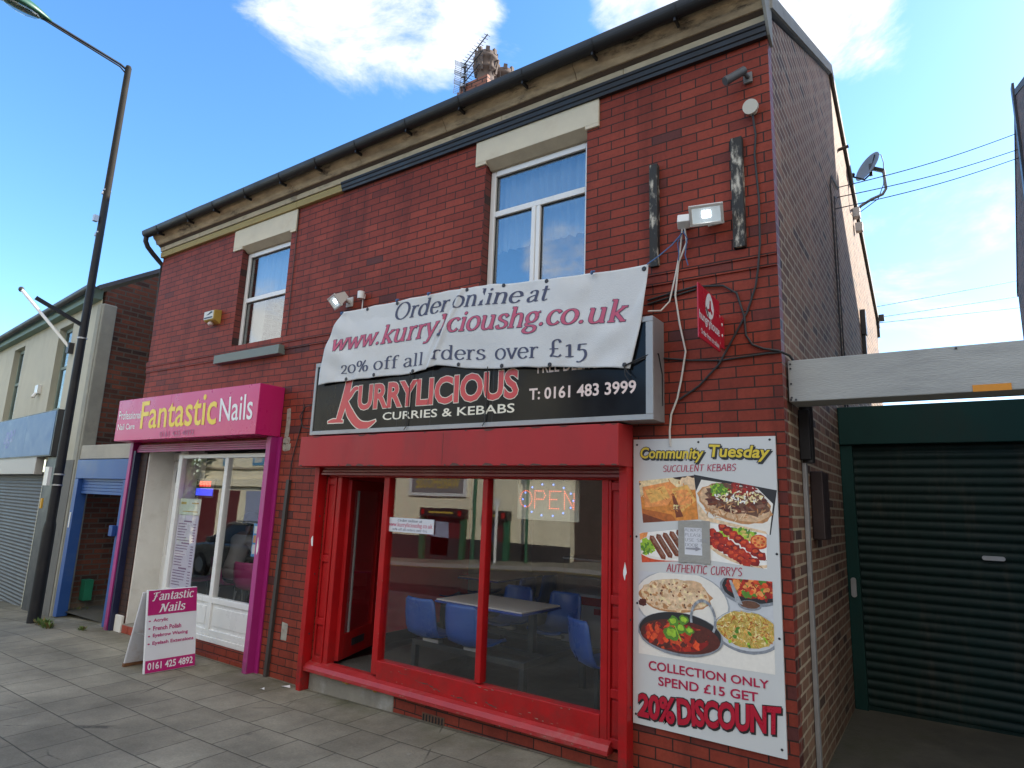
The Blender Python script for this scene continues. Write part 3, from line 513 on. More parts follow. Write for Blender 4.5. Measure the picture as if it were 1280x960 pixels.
# cornice in tiers
def split_prism(name, prof, cuts, mats):
    mb = MB()
    for i in range(len(cuts)-1): mb.prism(prof, 'x', cuts[i]+.002, cuts[i+1]-.002, i % len(mats) if len(mats) > 1 else 0)
    return mb.build(name, mats, bld, bevel=.003)
split_prism('yellow_fascia_strip', [(-.001, 5.112), (-.045, 5.112), (-.05, 5.19), (-.001, 5.19)], [BX0, -8.86, -6.06, -5.27], [timber_y])
mb = MB(); mb.prism([(-.001, 5.108), (-.04, 5.108), (-.045, 5.135), (-.055, 5.14), (-.06, 5.175), (-.07, 5.18), (-.07, 5.205), (-.001, 5.205)], 'x', -5.27, BX1+.002); mb.build('black_fascia_strip', black_pl, bld)
split_prism('cornice_band', [(-.001, 5.206), (-.052, 5.206), (-.062, 5.262), (-.001, 5.262)], [BX0-.01, -7.4, -6.06, -4.6, -3.1, -1.9, BX1], [cornice_l])
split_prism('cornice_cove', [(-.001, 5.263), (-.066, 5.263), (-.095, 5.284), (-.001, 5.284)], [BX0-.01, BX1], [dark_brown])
split_prism('cornice_moulding', [(-.001, 5.285), (-.105, 5.285), (-.115, 5.30), (-.135, 5.33), (-.175, 5.365), (-.19, 5.40), (-.19, 5.43), (-.001, 5.43)], [BX0-.01, -7.7, -6.06, -4.9, -3.72, -2.3, BX1], [cornice_m])
mb = MB(); gp = []
for i in range(13):
    a = math.pi+math.pi*i/12; gp.append((-.245+.06*math.cos(a), 5.43+.066*math.sin(a)))
gp2 = [(-.245+.052*(p[0]+.245)/.06, 5.43+(p[1]-5.43)*.87) for p in gp][::-1]
mb.prism(gp+[(-.185, 5.45), (-.193, 5.45)]+gp2+[(-.297, 5.45), (-.305, 5.45)], 'x', BX0-.09, BX1-.01)
gut = mb.build('gutter', black_pl, bld)
for x in (-8.9, -8.12, -7.5, -6.81, -6.12, -5.48, -4.84, -4.12, -3.45, -2.75, -2.08, -1.4):
    mb = MB(); q = [(-.245+.066*math.cos(math.pi+math.pi*i/12), 5.432+.073*math.sin(math.pi+math.pi*i/12)) for i in range(13)]
    mb.prism(q, 'x', x-.022, x+.022); mb.box(x-.008, x+.008, -.26, -.17, 5.335, 5.365); mb.build('gutter_bracket', black_pl, gut)
mb = MB(); xg = BX0-.07
mb.tube([(xg, -.245, 5.37), (xg, -.245, 5.31), (xg-.01, -.2, 5.24), (xg, -.12, 5.16), (xg+.02, -.05, 5.09), (xg+.02, .03, 5.02), (xg+.02, .06, 4.0), (xg+.02, .06, .1)], .034, 10); mb.build('rainwater_pipe', black_pl, gut)
# lintels, windows
def lintel(x0, x1, zb, zt, a, b):
    mb = MB(); mb.box(x0, x1, -.022, .1, zb+.03, zt); mb.box(x0, a, -.022, .1, zb, zb+.0305); mb.box(b, x1, -.022, .1, zb, zb+.0305)
    mb.prism([(-.022, zb+.031), (.06, zb-.04), (.1, zb-.04), (.1, zb+.031)], 'x', a, b, 1)
    return mb.build('lintel', [stone, stone_edge], bld, bevel=.004)
lintel(-3.41, -2.135, 4.862, 5.109, -3.29, -2.26); lintel(-7.34, -6.065, 4.832, 5.109, -7.14, -6.17)
def upvc(x0, x1, z0, z1, y, trans, mull, curt):
    fr = MB(); t = .055
    for b in ((x0, x0+t, z0, z1), (x1-t, x1, z0, z1), (x0+t, x1-t, z1-t, z1), (x0+t, x1-t, z0, z0+t), (x0+t, x1-t, trans-t/2, trans+t/2)): fr.box(b[0], b[1], y, y+.07, b[2], b[3])
    if mull: fr.box(mull-.045, mull-.002, y-.004, y+.07, z0+t, trans-t/2); fr.box(mull+.002, mull+.045, y, y+.07, z0+t, trans-t/2)
    w = fr.build('window', white_pvc, bld, bevel=.006)
    panes = [(x0+t, x1-t, trans+t/2, z1-t)]+([(x0+t, mull-.045, z0+t, trans-t/2), (mull+.045, x1-t, z0+t, trans-t/2)] if mull else [(x0+t, x1-t, z0+t, trans-t/2)])
    bead = MB()
    for p in panes:
        MB().box(p[0]-.004, p[1]+.004, y+.03, y+.036, p[2]-.004, p[3]+.004).build('pane', U_GLASS, w)
        for b in ((p[0], p[0]+.008, p[2], p[3]), (p[1]-.008, p[1], p[2], p[3]), (p[0]+.008, p[1]-.008, p[2], p[2]+.008), (p[0]+.008, p[1]-.008, p[3]-.008, p[3])): bead.box(b[0], b[1], y+.022, y+.0295, b[2], b[3])
    bead.build('glazing_bead', black_pl, w)
    c = MB(); n = 90
    top, lowz = z1-.02, curt
    for i in range(n):
        xa = x0+.02+(x1-x0-.04)*i/n; xb = x0+.02+(x1-x0-.04)*(i+1)/n; ya = y+.13+.012*math.sin(i*.9)+.008*math.sin(i*.37); yb = y+.13+.012*math.sin((i+1)*.9)+.008*math.sin((i+1)*.37)
        za = lowz+.018*abs(math.sin(i*.35)); zb = lowz+.018*abs(math.sin((i+1)*.35))
        c.add([(xa, ya, za), (xb, yb, zb), (xb, yb, top), (xa, ya, top)], [(0, 1, 2, 3)], 0, True)
    c.build('net_curtain', curtain, w); return w
w = upvc(W1[0]+.003, W1[1]-.003, W1[2], 4.822, .085, 4.39, -2.79, 4.06)
w = upvc(W2[0]+.003, W2[1]-.003, W2[2]+.003, 4.792, .085, 4.165, None, 4.25)
MB().box(-7.13, -6.9, .24, .25, 3.5, 4.7).build('curtain', pm('drawn_curtain', (.45, .42, .36), .9, .1), w)
MB().box(-7.36, -6.055, -.085, .12, 3.345, 3.452).build('window_sill', sill_g, bld, bevel=.005)
# chimney
ch = MB(); cx0, cx1, cy0, cy1 = -6.8, -6.2, 3.6, 4.75
ch.box(cx0, cx1, cy0, cy1, 6.5, 9.0, 0)
for i, (o, z0, z1) in enumerate(((.04, 8.86, 8.945), (.0, 8.945, 9.03), (.045, 9.03, 9.115), (.02, 9.115, 9.26))): ch.box(cx0-o, cx1+o, cy0-o, cy1+o, z0+.001, z1)
for p in range(0): pass
chim = ch.build('chimney', [chim_brick], bld)
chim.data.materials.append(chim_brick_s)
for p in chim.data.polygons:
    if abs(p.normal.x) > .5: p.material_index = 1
pot_m = pm('sooty_clay_pot', (.13, .095, .08), .85, .3, 6, .3, dirt=(.07, .06, .055), dirt_amt=.7)
def pot(cy):
    mb = MB(); c = (-6.45, cy, 9.24)
    mb.lathe([(.17, 0), (.165, .16), (.155, .3), (.2, .33), (.215, .36), (.19, .39), (.19, .5), (.225, .53), (.235, .57), (.21, .6), (.21, .66), (.16, .66), (.15, .3)], c, 24)
    for k in range(8):
        a = k/8*math.tau; mb.bar((c[0]+.19*math.cos(a), cy+.19*math.sin(a), 9.86), (c[0]+.19*math.cos(a), cy+.19*math.sin(a), 9.97), .07, .05, up=(math.cos(a), math.sin(a), 0))
        mb.bar((c[0]+.19*math.cos(a+.3), cy+.19*math.sin(a+.3), 9.5), (c[0]+.245*math.cos(a+.3), cy+.245*math.sin(a+.3), 9.78), .035, .03, up=(math.cos(a), math.sin(a), 0))
    mb.build('chimney_pot', pot_m, chim)
pot(3.86); pot(4.42)

# ------------------------------------------------------------------ kebab shopfront
ks = thing('kebab_shopfront', 'bright red timber and glass shopfront with open door and dining tables inside', 'shopfront', (-3.5, 0, .1))
YF = -.02
mb = MB()
mb.box(-4.305, -4.235, YF, .07, .28, 1.99); mb.box(-3.16, -3.105, YF, .06, .41, 1.985); mb.box(-2.075, -2.02, YF, .06, .2, 1.99)
mb.box(-4.235, -2.075, YF-.005, .065, .2, .402); mb.box(-5.08, -1.9, YF+.003, .06, 1.985, 2.07)
mb.box(-4.96, -4.9, YF+.01, .08, .24, 1.985)
fr = mb.build('timber_frame', red_paint, ks, bevel=.006)
mb = MB()                                                        # ragged cracks along the bottom rail
for (cx, cz, L) in ((-3.62, .3, .30), (-3.3, .255, .16), (-2.98, .27, .12), (-3.9, .33, .10)):
    random.seed(int(cx*100)); x = cx-L/2; z = cz+.02; pts = []
    while x < cx+L/2: pts.append((x, z)); x += random.uniform(.012, .03); z += random.uniform(-.012, .006)
    up = [(p[0], p[1]+random.uniform(.002, .011)) for p in pts]; n = len(pts)
    mb.add([(p[0], YF-.0062, p[1]) for p in pts]+[(p[0], YF-.0062, p[1]) for p in up], [(i, i+1, n+i+1, n+i) for i in range(n-1)])
mb.build('flaked_crack', red_flake, fr)
mb = MB(); mb.prism([(-.085, .175), (.06, .175), (.06, .262), (-.0, .262), (-.06, .235), (-.085, .205)], 'x', -5.14, -1.985); mb.build('sill', pm('worn_red_sill', (.36, .02, .022), .4, .15, 6, .1, dirt=(.3, .12, .1), dirt_amt=.5, dirt_scale=7), ks, bevel=.005)
for (a, b) in ((-4.235, -3.16), (-3.105, -2.075)): MB().box(a-.004, b+.004, .02, .028, .40, 1.988).build('shop_window', W_GLASS, ks)
# panelled pilasters
def pil(x0, x1, joints):
    mb = MB(); mb.box(x0, x1, .0, .07, .2, 1.985)
    mb.box(x0, x0+.02, -.02, 0, .2, 1.985); mb.box(x1-.02, x1, -.02, 0, .2, 1.985)
    for z in joints: mb.box(x0+.02, x1-.02, -.018, 0, z-.03, z+.03)
    for a, b in zip(joints[:-1], joints[1:]): mb.box(x0+.028, x1-.028, -.008, 0, a+.045, b-.045)
    return mb.build('pilaster_panel', red_paint, ks, bevel=.004)
pil(-2.018, -1.903, [.24, .55, 1.0, 1.16, 1.94]); pil(-5.1, -4.965, [.28, .62, 1.2, 1.94])
for (x0, x1) in ((-5.19, -5.135), (-1.90, -1.838)):
    mb = MB(); zb = ground_z(x0)-.02
    if x0 < -3: mb.box(-5.31, -5.192, -.016, -.001, zb, 2.075)
    mb.box(x0, x1, -.105, -.098, zb, 2.075); mb.box(x0, x0+.006, -.098, .0, zb, 2.075); mb.box(x1-.006, x1, -.098, .0, zb, 2.075)
    g_ = mb.build('shutter_guide', red_paint, ks, bevel=.002)
    mb2 = MB()
    for z in (.5, 1.05, 1.6): MB().cyl((x1+.0005, -.05, z), (x1+.004, -.05, z), .008, seg=8).build('fixing_bolt', dark_metal, g_)
    random.seed(int(abs(x0)*10)); zc = 1.36; q = [(x0+.045+.017*random.uniform(.4, 1.2)*math.cos(k/9*math.tau), zc+.06*random.uniform(.5, 1.2)*math.sin(k/9*math.tau)) for k in range(9)]; mb2.add([(p[0], -.1058, p[1]) for p in q], [tuple(range(9))])
    mb2.build('paint_chip', white_pl, g_)
# shutter housing
mb = MB(); mb.prism([(0, 2.075), (-.25, 2.075), (-.25, 2.365), (-.0, 2.38)], 'x', -5.28, -1.838)
hb = mb.build('shutter_housing', red_metal, ks, bevel=.006)
mb = MB(); mb.box(-3.42, -3.417, -.2512, -.25, 2.08, 2.36); random.seed(3); x = -5.26
while x < -1.86:
    L = random.uniform(.02, .12); h = random.uniform(.003, .016)
    if random.random() < .75: mb.add([(x, -.2515, 2.0765), (x+L, -.2515, 2.0765), (x+L*.8, -.2515, 2.0765+h), (x+L*.3, -.2515, 2.0765+h*1.6)], [(0, 1, 2, 3)])
    if random.random() < .5: mb.add([(x, -.2515, 2.363), (x+L, -.2515, 2.363), (x+L*.7, -.2515, 2.363-h*.8), (x+L*.2, -.2515, 2.363-h)], [(0, 1, 2, 3)])
    x += L+random.uniform(.01, .09)
mb.build('rust_chip', red_flake, hb)
mb = MB()
for k in range(3): mb.box(-5.12, -1.88, -.09+.01*k, -.07+.012*k, 2.0+.028*k, 2.024+.028*k)
mb.build('roller_curtain', pm('dark_red_slats', (.2, .01, .015), .4, .1), ks, bevel=.003)
random.seed(77); mb = MB()
def chip(cx, cz, y, w, h): mb.add([(cx+w*random.uniform(.5, 1.2)*math.cos(k/7*math.tau), y, cz+h*random.uniform(.4, 1.2)*math.sin(k/7*math.tau)) for k in range(7)], [tuple(range(7))])
for k in range(26): chip(random.uniform(-4.2, -2.1), random.choice((random.uniform(.262, .28), random.uniform(.385, .398), random.uniform(.27, .39))), YF-.0064, random.uniform(.004, .016), random.uniform(.002, .006))
for k in range(22): chip(random.uniform(-5.1, -2.0), random.uniform(.178, .203), -.0856, random.uniform(.005, .02), random.uniform(.002, .005))
for k in range(9): chip(random.choice((-4.303, -4.238, -2.073)), random.uniform(.45, 1.5), YF-.0012, random.uniform(.002, .004), random.uniform(.004, .012))
mb.build('paint_chip', pm('bare_primer', (.28, .15, .12), .8, .3, 30), fr)
# door standing open inwards, hinged by the left jamb
ha = Vector((-4.885, .085, 0)); hd = Vector((-.36, .93, 0)).normalized(); hn = Vector((hd.y, -hd.x, 0))
def DX(u, w, z): p = ha+hd*u+hn*w; return (p.x, p.y, z)
mb = MB(DX)
for b in ((0, .09, .268, 1.965), (.68, .77, .268, 1.965), (.09, .68, .268, .5), (.09, .68, 1.86, 1.965)): mb.box(b[0], b[1], -.022, .022, b[2], b[3])
dr = mb.build('door', red_paint, ks, bevel=.005)
mb = MB(DX); mb.box(.25, .52, .0225, .026, .36, .43, 0); mb.box(.29, .48, .0262, .028, .38, .41, 0); mb.build('letter_box', dark_metal, dr)
mb = MB(DX); mb.box(.088, .682, -.004, .004, .498, 1.862); mb.build('door_glass', W_GLASS, dr)
mb = MB(DX); mb.box(.17, .19, .006, .022, .5, 1.86); mb.build('door_bar', grey_pl, dr)
MB().box(-4.955, -4.24, .075, 1.3, .121, .235).build('entrance_mat', pm('coir_mat', (.075, .07, .062), .95, .4, 60, .8), ks)
# plinth under the sill
mb = MB(); mb.box(-5.13, -4.02, -.01, .05, -.1, .176, 0); random.seed(5)
plin = mb.build('concrete_plinth', concrete, ks, bevel=.01)
mb = MB()
for (x, r) in ((-4.58, .03), (-4.62, .02), (-4.22, .028), (-4.78, .016)): mb.ell((x, -.03, .165), r, .02, r*.8, seg=8)
mb.build('foam_filler', pm('expanding_foam', (.55, .3, .06), .9, .2, 30, .4), plin)
mb = MB(); mb.box(-3.69, -3.45, -.004, .02, .012, .088, 0)
for k in range(7): mb.box(-3.68+k*.033, -3.665+k*.033, -.0055, -.004, .022, .078, 1)
mb.build('air_brick', [pm('rusty_vent', (.12, .06, .035), .9, .4, 30, .4), pm('vent_dark', (.012, .01, .01), .9, .1)], bld)

# ------------------------------------------------------------------ nail bar shopfront
ns = thing('nail_shopfront', 'white framed nail bar shopfront between magenta shutter guides', 'shopfront', (-7.5, 0, 0))
for (x0, x1) in ((-9.12, -9.045), (-6.06, -5.985)):
    mb = MB(); mb.box(x0, x1, -.105, -.098, -.02, 2.41); mb.box(x0, x0+.006, -.098, 0, -.02, 2.41, 1); mb.box(x1-.006, x1, -.098, .0, -.02, 2.41, 1)
    if x0 > -7: mb.box(x1+.0005, x1+.06, -.02, -.001, -.02, 2.41, 1)
    g_ = mb.build('shutter_guide', [magenta, magenta_d], ns, bevel=.002)
    for z in (.2, .55, .9, 1.3, 1.7, 2.1): MB().cyl((x1+.0005, -.055, z), (x1+.004, -.055, z), .008, seg=8).build('fixing_bolt', magenta_d, g_)
    if x0 > -7: random.seed(6); q = [(-6.02+.017*random.uniform(.3, 1.3)*math.cos(k/11*math.tau), 1.25+.1*random.uniform(.5, 1.2)*math.sin(k/11*math.tau)) for k in range(11)]; MB().add([(p[0], -.1058, p[1]) for p in q], [tuple(range(11))]).build('paint_chip', white_pl, g_)
MB().box(-9.04, -8.985, -.09, -.001, 0, 2.3).build('blue_inner_rail', navy, ns, bevel=.002)
mb = MB()
for k in range(4): mb.box(-9.0, -6.03, -.07+.006*k, -.045+.008*k, 2.28+.026*k, 2.303+.026*k)
mb.build('roller_curtain', magenta_d, ns, bevel=.003)
YN = .055
mb = MB()
mb.box(-8.13, -8.04, YN, YN+.07, .14, 2.25); mb.box(-7.075, -7.005, YN, YN+.07, .2, 2.2); mb.box(-6.12, -6.06, YN, YN+.07, .14, 2.25)
mb.box(-8.04, -6.12, YN+.003, YN+.07, 2.2, 2.25); mb.box(-8.04, -6.12, YN+.003, YN+.07, .55, .615); mb.box(-8.04, -6.12, YN-.012, YN+.07, .14, .2); mb.box(-8.04, -6.12, YN+.003, YN+.07, .201, .27)
wf = mb.build('window_frame', white_pvc, ns, bevel=.006)
mb = MB()
for (a, b) in ((-8.04, -7.075), (-7.005, -6.12)): mb = MB(); mb.box(a+.001, b-.001, YN+.02, YN+.05, .27, .55); mb.box(a+.05, b-.05, YN+.012, YN+.0195, .31, .51); mb.build('lower_panel', white_pvc, ns, bevel=.003)
for (a, b) in ((-8.04, -7.075), (-7.005, -6.12)): MB().box(a-.004, b+.004, YN+.03, YN+.036, .61, 2.205).build('shop_window', W_GLASS, ns)
mb = MB(); mb.box(-8.8, -8.77, .003, .42, .1, 2.38); mb.add([(-8.77, .003, .1), (-8.87, .4, .1), (-8.87, .4, 2.38), (-8.77, .003, 2.38)], [(0, 1, 2, 3)]); mb.build('white_reveal', white_render, ns)
mb = MB(); mb.box(-8.86, -8.79, .32, .38, .12, 2.3); mb.box(-8.1, -8.04, .32, .38, .12, 2.3); mb.box(-8.79, -8.1, .32, .38, 2.2, 2.3)
mb.build('door_frame', white_pvc, ns, bevel=.004)
mb = MB(); mb.box(-8.785, -8.70, .34, .38, .14, 2.19); mb.box(-8.19, -8.105, .34, .38, .14, 2.19); mb.box(-8.70, -8.19, .34, .38, .14, .95); mb.box(-8.70, -8.19, .34, .38, 1.8, 1.9); mb.box(-8.70, -8.19, .34, .38, 2.1, 2.19); mb.box(-8.7, -8.19, .35, .372, .95, 1.8)
nd = mb.build('door', white_pvc, ns, bevel=.004); MB().box(-8.70, -8.19, .355, .361, 1.9, 2.1).build('fanlight_glass', pm('dark_glass', (.02, .025, .035), .08, .05), nd)
MB().box(-8.24, -8.05, .13, .34, .12, 2.38).build('return_panel', white_render, ns)
tile = pm('red_quarry_tile', (.33, .055, .03), .4, .15, 9)
mb = MB(); mb.box(-8.8, -8.15, -.03, .32, -.05, .105, 1)
for k in range(4): mb.box(-8.79+k*.158, -8.64+k*.158, -.036, -.029, .0, .095, 0)
mb.build('step', [tile, concrete], ns, bevel=.004)
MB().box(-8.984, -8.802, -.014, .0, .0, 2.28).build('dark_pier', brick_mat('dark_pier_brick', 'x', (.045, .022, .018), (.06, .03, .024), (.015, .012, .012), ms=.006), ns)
MB().box(-8.98, -8.80, -.05, -.0145, -.02, .2).build('rendered_kicker', white_render, ns, bevel=.01)
MB().box(-8.1, -6.03, .02, .2, -.05, .135).build('brick_plinth', red_brick, ns)
# ------------------------------------------------------------------ signs on the front
sg = thing('shop_sign', 'magenta box fascia sign lettered Fantastic Nails above the nail bar', 'shop sign', (-7.55, 0, 2.41))
mb = MB(); mb.box(-9.15, -5.975, -.31, -.002, 2.412, 2.958); sb = mb.build('sign_box', [sign_pink], sg, bevel=.004)
MB().box(-7.795, -7.792, -.3112, -.3095, 2.42, 2.95).build('panel_joint', magenta_d, sb)
mp = onY(-.3135)
mb = MB(); write(mb, 'Fantastic', (-8.50, 2.90), (-8.475, 2.555), (-6.775, 2.93), (-6.745, 2.548), mp, 0, .010); mb.build('lettering', yellow_ink, sg, recalc=False)
mb = MB(); write(mb, 'Nails', (-6.70, 2.835), (-6.675, 2.572), (-6.075, 2.855), (-6.055, 2.572), mp, 0, .006); write(mb, 'Professional', (-9.10, 2.815), (-9.095, 2.695), (-8.51, 2.785), (-8.50, 2.692), mp, 0, .012); write(mb, 'Nail Care', (-9.095, 2.64), (-9.085, 2.555), (-8.63, 2.632), (-8.62, 2.56), mp, 0, .012); mb.build('lettering', white_ink, sg, recalc=False)
mb = MB(); write(mb, '0161 425 4892', (-7.96, 2.497), (-7.95, 2.437), (-7.175, 2.505), (-7.165, 2.443), mp, 0, .008); mb.build('lettering', pm('faded_ink', (.36, .06, .16), .4, .05), sg, recalc=False)

ls = thing('lightbox_sign', 'long black illuminated box sign lettered Kurrylicious curries and kebabs', 'shop sign', (-3.4, 0, 2.38))
mb = MB(); mb.box(-5.205, -1.6, -.2, -.002, 2.385, 3.115); mb.build('sign_case', alu, ls, bevel=.004)
sign_black = pm('gloss_black_acrylic', (.008, .009, .012), .16, .1, 2, spec=.18)
mb = MB(); mb.box(-5.17, -1.655, -.2035, -.199, 2.425, 3.075); mb.build('sign_face', sign_black, ls)
mb = MB()
for b in ((-5.205, -1.6, 2.385, 2.424), (-5.205, -1.6, 3.076, 3.115), (-5.205, -5.171, 2.424, 3.076), (-1.654, -1.6, 2.424, 3.076)): mb.box(b[0], b[1], -.212, -.2005, b[2], b[3])
mb.build('rim', alu, ls, bevel=.003)
mb = MB()
for x in (-4.02, -3.62, -2.96): mb.box(x, x+.003, -.2038, -.2034, 2.426, 3.07)
mb.build('panel_joint', dark_metal, ls)
red_ink = pm('sign_red', (.58, .05, .05), .35, .06, 3)
y0 = -.2045
mo = MB(); mf = MB()
def kshape(mb, g, y, m=0):
    # big initial K: leaning stem with foot, upper arm with a hook, leg sweeping into a swash under the word
    def ribbon(pts, ws, dy):
        c = crv(pts, 8); n = len(c); L_ = []; R_ = []
        for i, p in enumerate(c):
            q0 = c[max(i-1, 0)]; q1 = c[min(i+1, n-1)]; dx, dz = q1[0]-q0[0], q1[1]-q0[1]; l = math.hypot(dx, dz) or 1e-6
            t = i/(n-1)*(len(ws)-1); k = min(int(t), len(ws)-2); w = ws[k]+(ws[k+1]-ws[k])*(t-k)+g
            e = g if i in (0, n-1) else 0; sx = (-1 if i == 0 else 1)*e
            L_.append((p[0]-dz/l*w+sx*dx/l, p[1]+dx/l*w+sx*dz/l)); R_.append((p[0]+dz/l*w+sx*dx/l, p[1]-dx/l*w+sx*dz/l))
        mb.add([(p[0], y-dy, p[1]) for p in L_+R_], [(i, i+1, n+i+1, n+i) for i in range(n-1)], m)
    ribbon([(-4.685, 2.92), (-4.72, 2.75), (-4.80, 2.51)], [.042, .045, .035], 0)
    ribbon([(-4.95, 2.505), (-4.87, 2.515), (-4.73, 2.505)], [.008, .02, .01], .0002)
    ribbon([(-4.72, 2.68), (-4.66, 2.75), (-4.60, 2.81), (-4.55, 2.815)], [.012, .026, .022, .012], .0003)
    ribbon([(-4.71, 2.70), (-4.64, 2.58), (-4.52, 2.475), (-4.40, 2.455), (-4.285, 2.495)], [.02, .045, .04, .032, .006], .0004)
kshape(mo, .009, y0); kshape(mf, 0, y0-.0015)
Q = ((-4.535, 2.832), (-4.535, 2.612), (-2.725, 2.83), (-2.725, 2.612))
mp1 = onY(y0); mp2 = onY(y0-.0015)
write(mo, 'URRYLICIOUS', *Q, mp1, 0, .052, 0, 1.0); write(mf, 'URRYLICIOUS', *Q, mp2, 0, .032, 0, 1.0)
cream_ink = pm('cream_ink', (.78, .74, .62), .35, .03)
mo.build('lettering_outline', cream_ink, ls, recalc=False); mf.build('lettering', red_ink, ls, recalc=False)
mb = MB(); write(mb, 'CURRIES & KEBABS', (-4.195, 2.562), (-4.195, 2.494), (-2.745, 2.564), (-2.745, 2.492), mp1, 0, .012)
mb.build('lettering', cream_ink, ls, recalc=False)
mb = MB(); write(mb, 'T: 0161 483 3999', (-2.608, 2.668), (-2.608, 2.583), (-1.73, 2.666), (-1.73, 2.578), mp1, 0, .022); write(mb, 'FREE DELIVERY', (-2.54, 2.872), (-2.54, 2.785), (-1.9, 2.868), (-1.9, 2.781), mp1, 0, .012)
mb.build('lettering', pm('pale_pink_ink', (.78, .62, .57), .35, .03), ls, recalc=False)

# banner of white cloth tied over the sign, with one pleat
bn = thing('cloth_banner', 'white cloth banner with serif web address tied across the black sign', 'banner', (-3.3, -.24, 3.2))
topc = [(-4.865, 3.612), (-4.10, 3.610), (-3.69, 3.612), (-3.27, 3.602), (-2.885, 3.569), (-2.478, 3.537), (-2.06, 3.51), (-1.627, 3.495)]
botc = [(-5.105, 2.88), (-4.72, 2.888), (-3.83, 2.888), (-3.545, 2.932), (-3.065, 2.856), (-2.626, 2.829), (-2.19, 2.789), (-1.763, 2.745)]
def lin(c, x):
    for a, b in zip(c[:-1], c[1:]):
        if x <= b[0] or b is c[-1]: t = (x-a[0])/(b[0]-a[0]); return a[1]+(b[1]-a[1])*t
def fold(x, z):                        # line of the pleat, leaning like the one in the cloth
    xc = -3.62+.46*(z-2.97); return x-xc
def by(x, z):
    t = (z-2.85)/.75; f = fold(x, z)
    y = -.238+.010*math.sin(3.1*x+2.2*z)+.006*math.sin(7.3*x-3.1*z+1)+.008*t*math.sin(9*x)
    y += -.022*math.exp(-((f-.012)/.03)**2)+.012*math.exp(-((f+.035)/.03)**2)-.016*math.exp(-((f-.02)/.2)**2)*(1-t)*1.2
    y += .03*max(0, t)**3
    y += .0045*math.sin(31*x+6*z)*math.exp(-((1-t)/.16)**2)+.004*math.sin(26*x-8*z+1)*math.exp(-(t/.14)**2)
    y += .005*math.sin(14*x+23*z)*math.exp(-((x+4.9)/.35)**2)+.006*math.sin(17*x-21*z)*math.exp(-((x+1.85)/.3)**2)
    y += .0035*math.sin(5*x+19*z+.7)*math.sin(2.3*x)
    if x > -1.95: y += .02*math.sin((x+1.95)*9)*(.4+.6*t)
    return min(y, -.216)
mb = MB(); NX, NZ = 260, 56
def bpt(i, j, off=0):
    s = i/NX; t = j/NZ
    xt = topc[0][0]+(topc[-1][0]-topc[0][0])*s; xb = botc[0][0]+(botc[-1][0]-botc[0][0])*s
    zt = lin(topc, xt)-.008*abs(math.sin(s*math.pi*7))*(1 if True else 0); zb = lin(botc, xb)+.006*abs(math.sin(s*math.pi*9))
    bow = -.05*math.sin(t*math.pi)*(1-s)**6+.02*math.sin(t*math.pi)*s**8
    x = xb+(xt-xb)*t+bow; z = zb+(zt-zb)*t
    return (x, by(x, z)+off, z)
vs = [bpt(i, j) for j in range(NZ+1) for i in range(NX+1)]; nn = NX+1
mb.add(vs, [(j*nn+i, j*nn+i+1, (j+1)*nn+i+1, (j+1)*nn+i) for j in range(NZ) for i in range(NX)], 0, True)
cloth_m = pm('banner_vinyl', (.60, .61, .61), .62, .035, 5, .25, dirt=(.56, .53, .47), dirt_amt=.45, dirt_scale=1.6, bscale=140)
bo = mb.build('cloth', cloth_m, bn, recalc=False); so_ = bo.modifiers.new('thick', 'SOLIDIFY'); so_.thickness = .002; so_.offset = 1
bm3 = lambda u, v, b=0: (u, by(u, v)-.0045-b, v)
navy_ink = pm('slate_ink', (.055, .06, .11), .6, .1); pink_ink = pm('raspberry_ink', (.50, .09, .16), .6, .06)
mb = MB()
pen(mb, 'Order', -4.135, -3.47, 3.424, 3.418, .163, .15, bm3, shear=.22)
pen(mb, 'online', -3.435, -2.70, 3.436, 3.375, .150, .140, bm3, shear=.2); pen(mb, 'at', -2.655, -2.445, 3.366, 3.352, .14, .135, bm3, shear=.2)
pen(mb, '20% off all', -4.79, -3.70, 2.966, 2.956, .115, .118, bm3, thick=.10); pen(mb, 'rders', -3.60, -3.02, 2.992, 2.935, .125, .125, bm3, thick=.10); pen(mb, 'over', -2.93, -2.50, 2.925, 2.893, .13, .13, bm3, thick=.10); pen(mb, '\u00a315', -2.42, -2.08, 2.887, 2.868, .145, .14, bm3, thick=.10)
mb.build('lettering', navy_ink, bn, recalc=False)
mo = MB(); mf = MB()
for (mb_, g, bk) in ((mo, .014, 0), (mf, -.004, .0016)):
    pen(mb_, 'www.kurryl', -4.95, -3.50, 3.205, 3.212, .170, .180, bm3, shear=.22, grow=g, back=bk, thick=.12, thin=.05)
    pen(mb_, 'cioushg.co.uk', -3.455, -1.80, 3.222, 3.098, .175, .165, bm3, shear=.2, grow=g, back=bk, thick=.12, thin=.05)
mo.build('lettering_outline', navy_ink, bn, recalc=False); mf.build('lettering', pink_ink, bn, recalc=False)
for (x, z) in ((-4.5, 3.588), (-4.1, 3.585), (-3.27, 3.578), (-2.88, 3.548), (-2.47, 3.515), (-1.66, 3.465), (-4.7, 2.91), (-4.3, 2.915), (-3.83, 2.912), (-3.3, 2.92), (-2.85, 2.865), (-2.4, 2.83), (-1.80, 2.775)):
    eye = MB(); eye.lathe([(.008, 0), (.014, .003), (.018, .0), (.008, -.001)], (x, by(x, z)-.006, z), 10, mat=Matrix.Rotation(R(90), 3, 'X'))
    eye.cyl((x, by(x, z)-.004, z), (x, by(x, z)-.0075, z), .009, seg=8); eye.build('eyelet', dark_metal, bn)
rope = pm('blue_cord', (.06, .13, .28), .8, .2)
mb = MB()
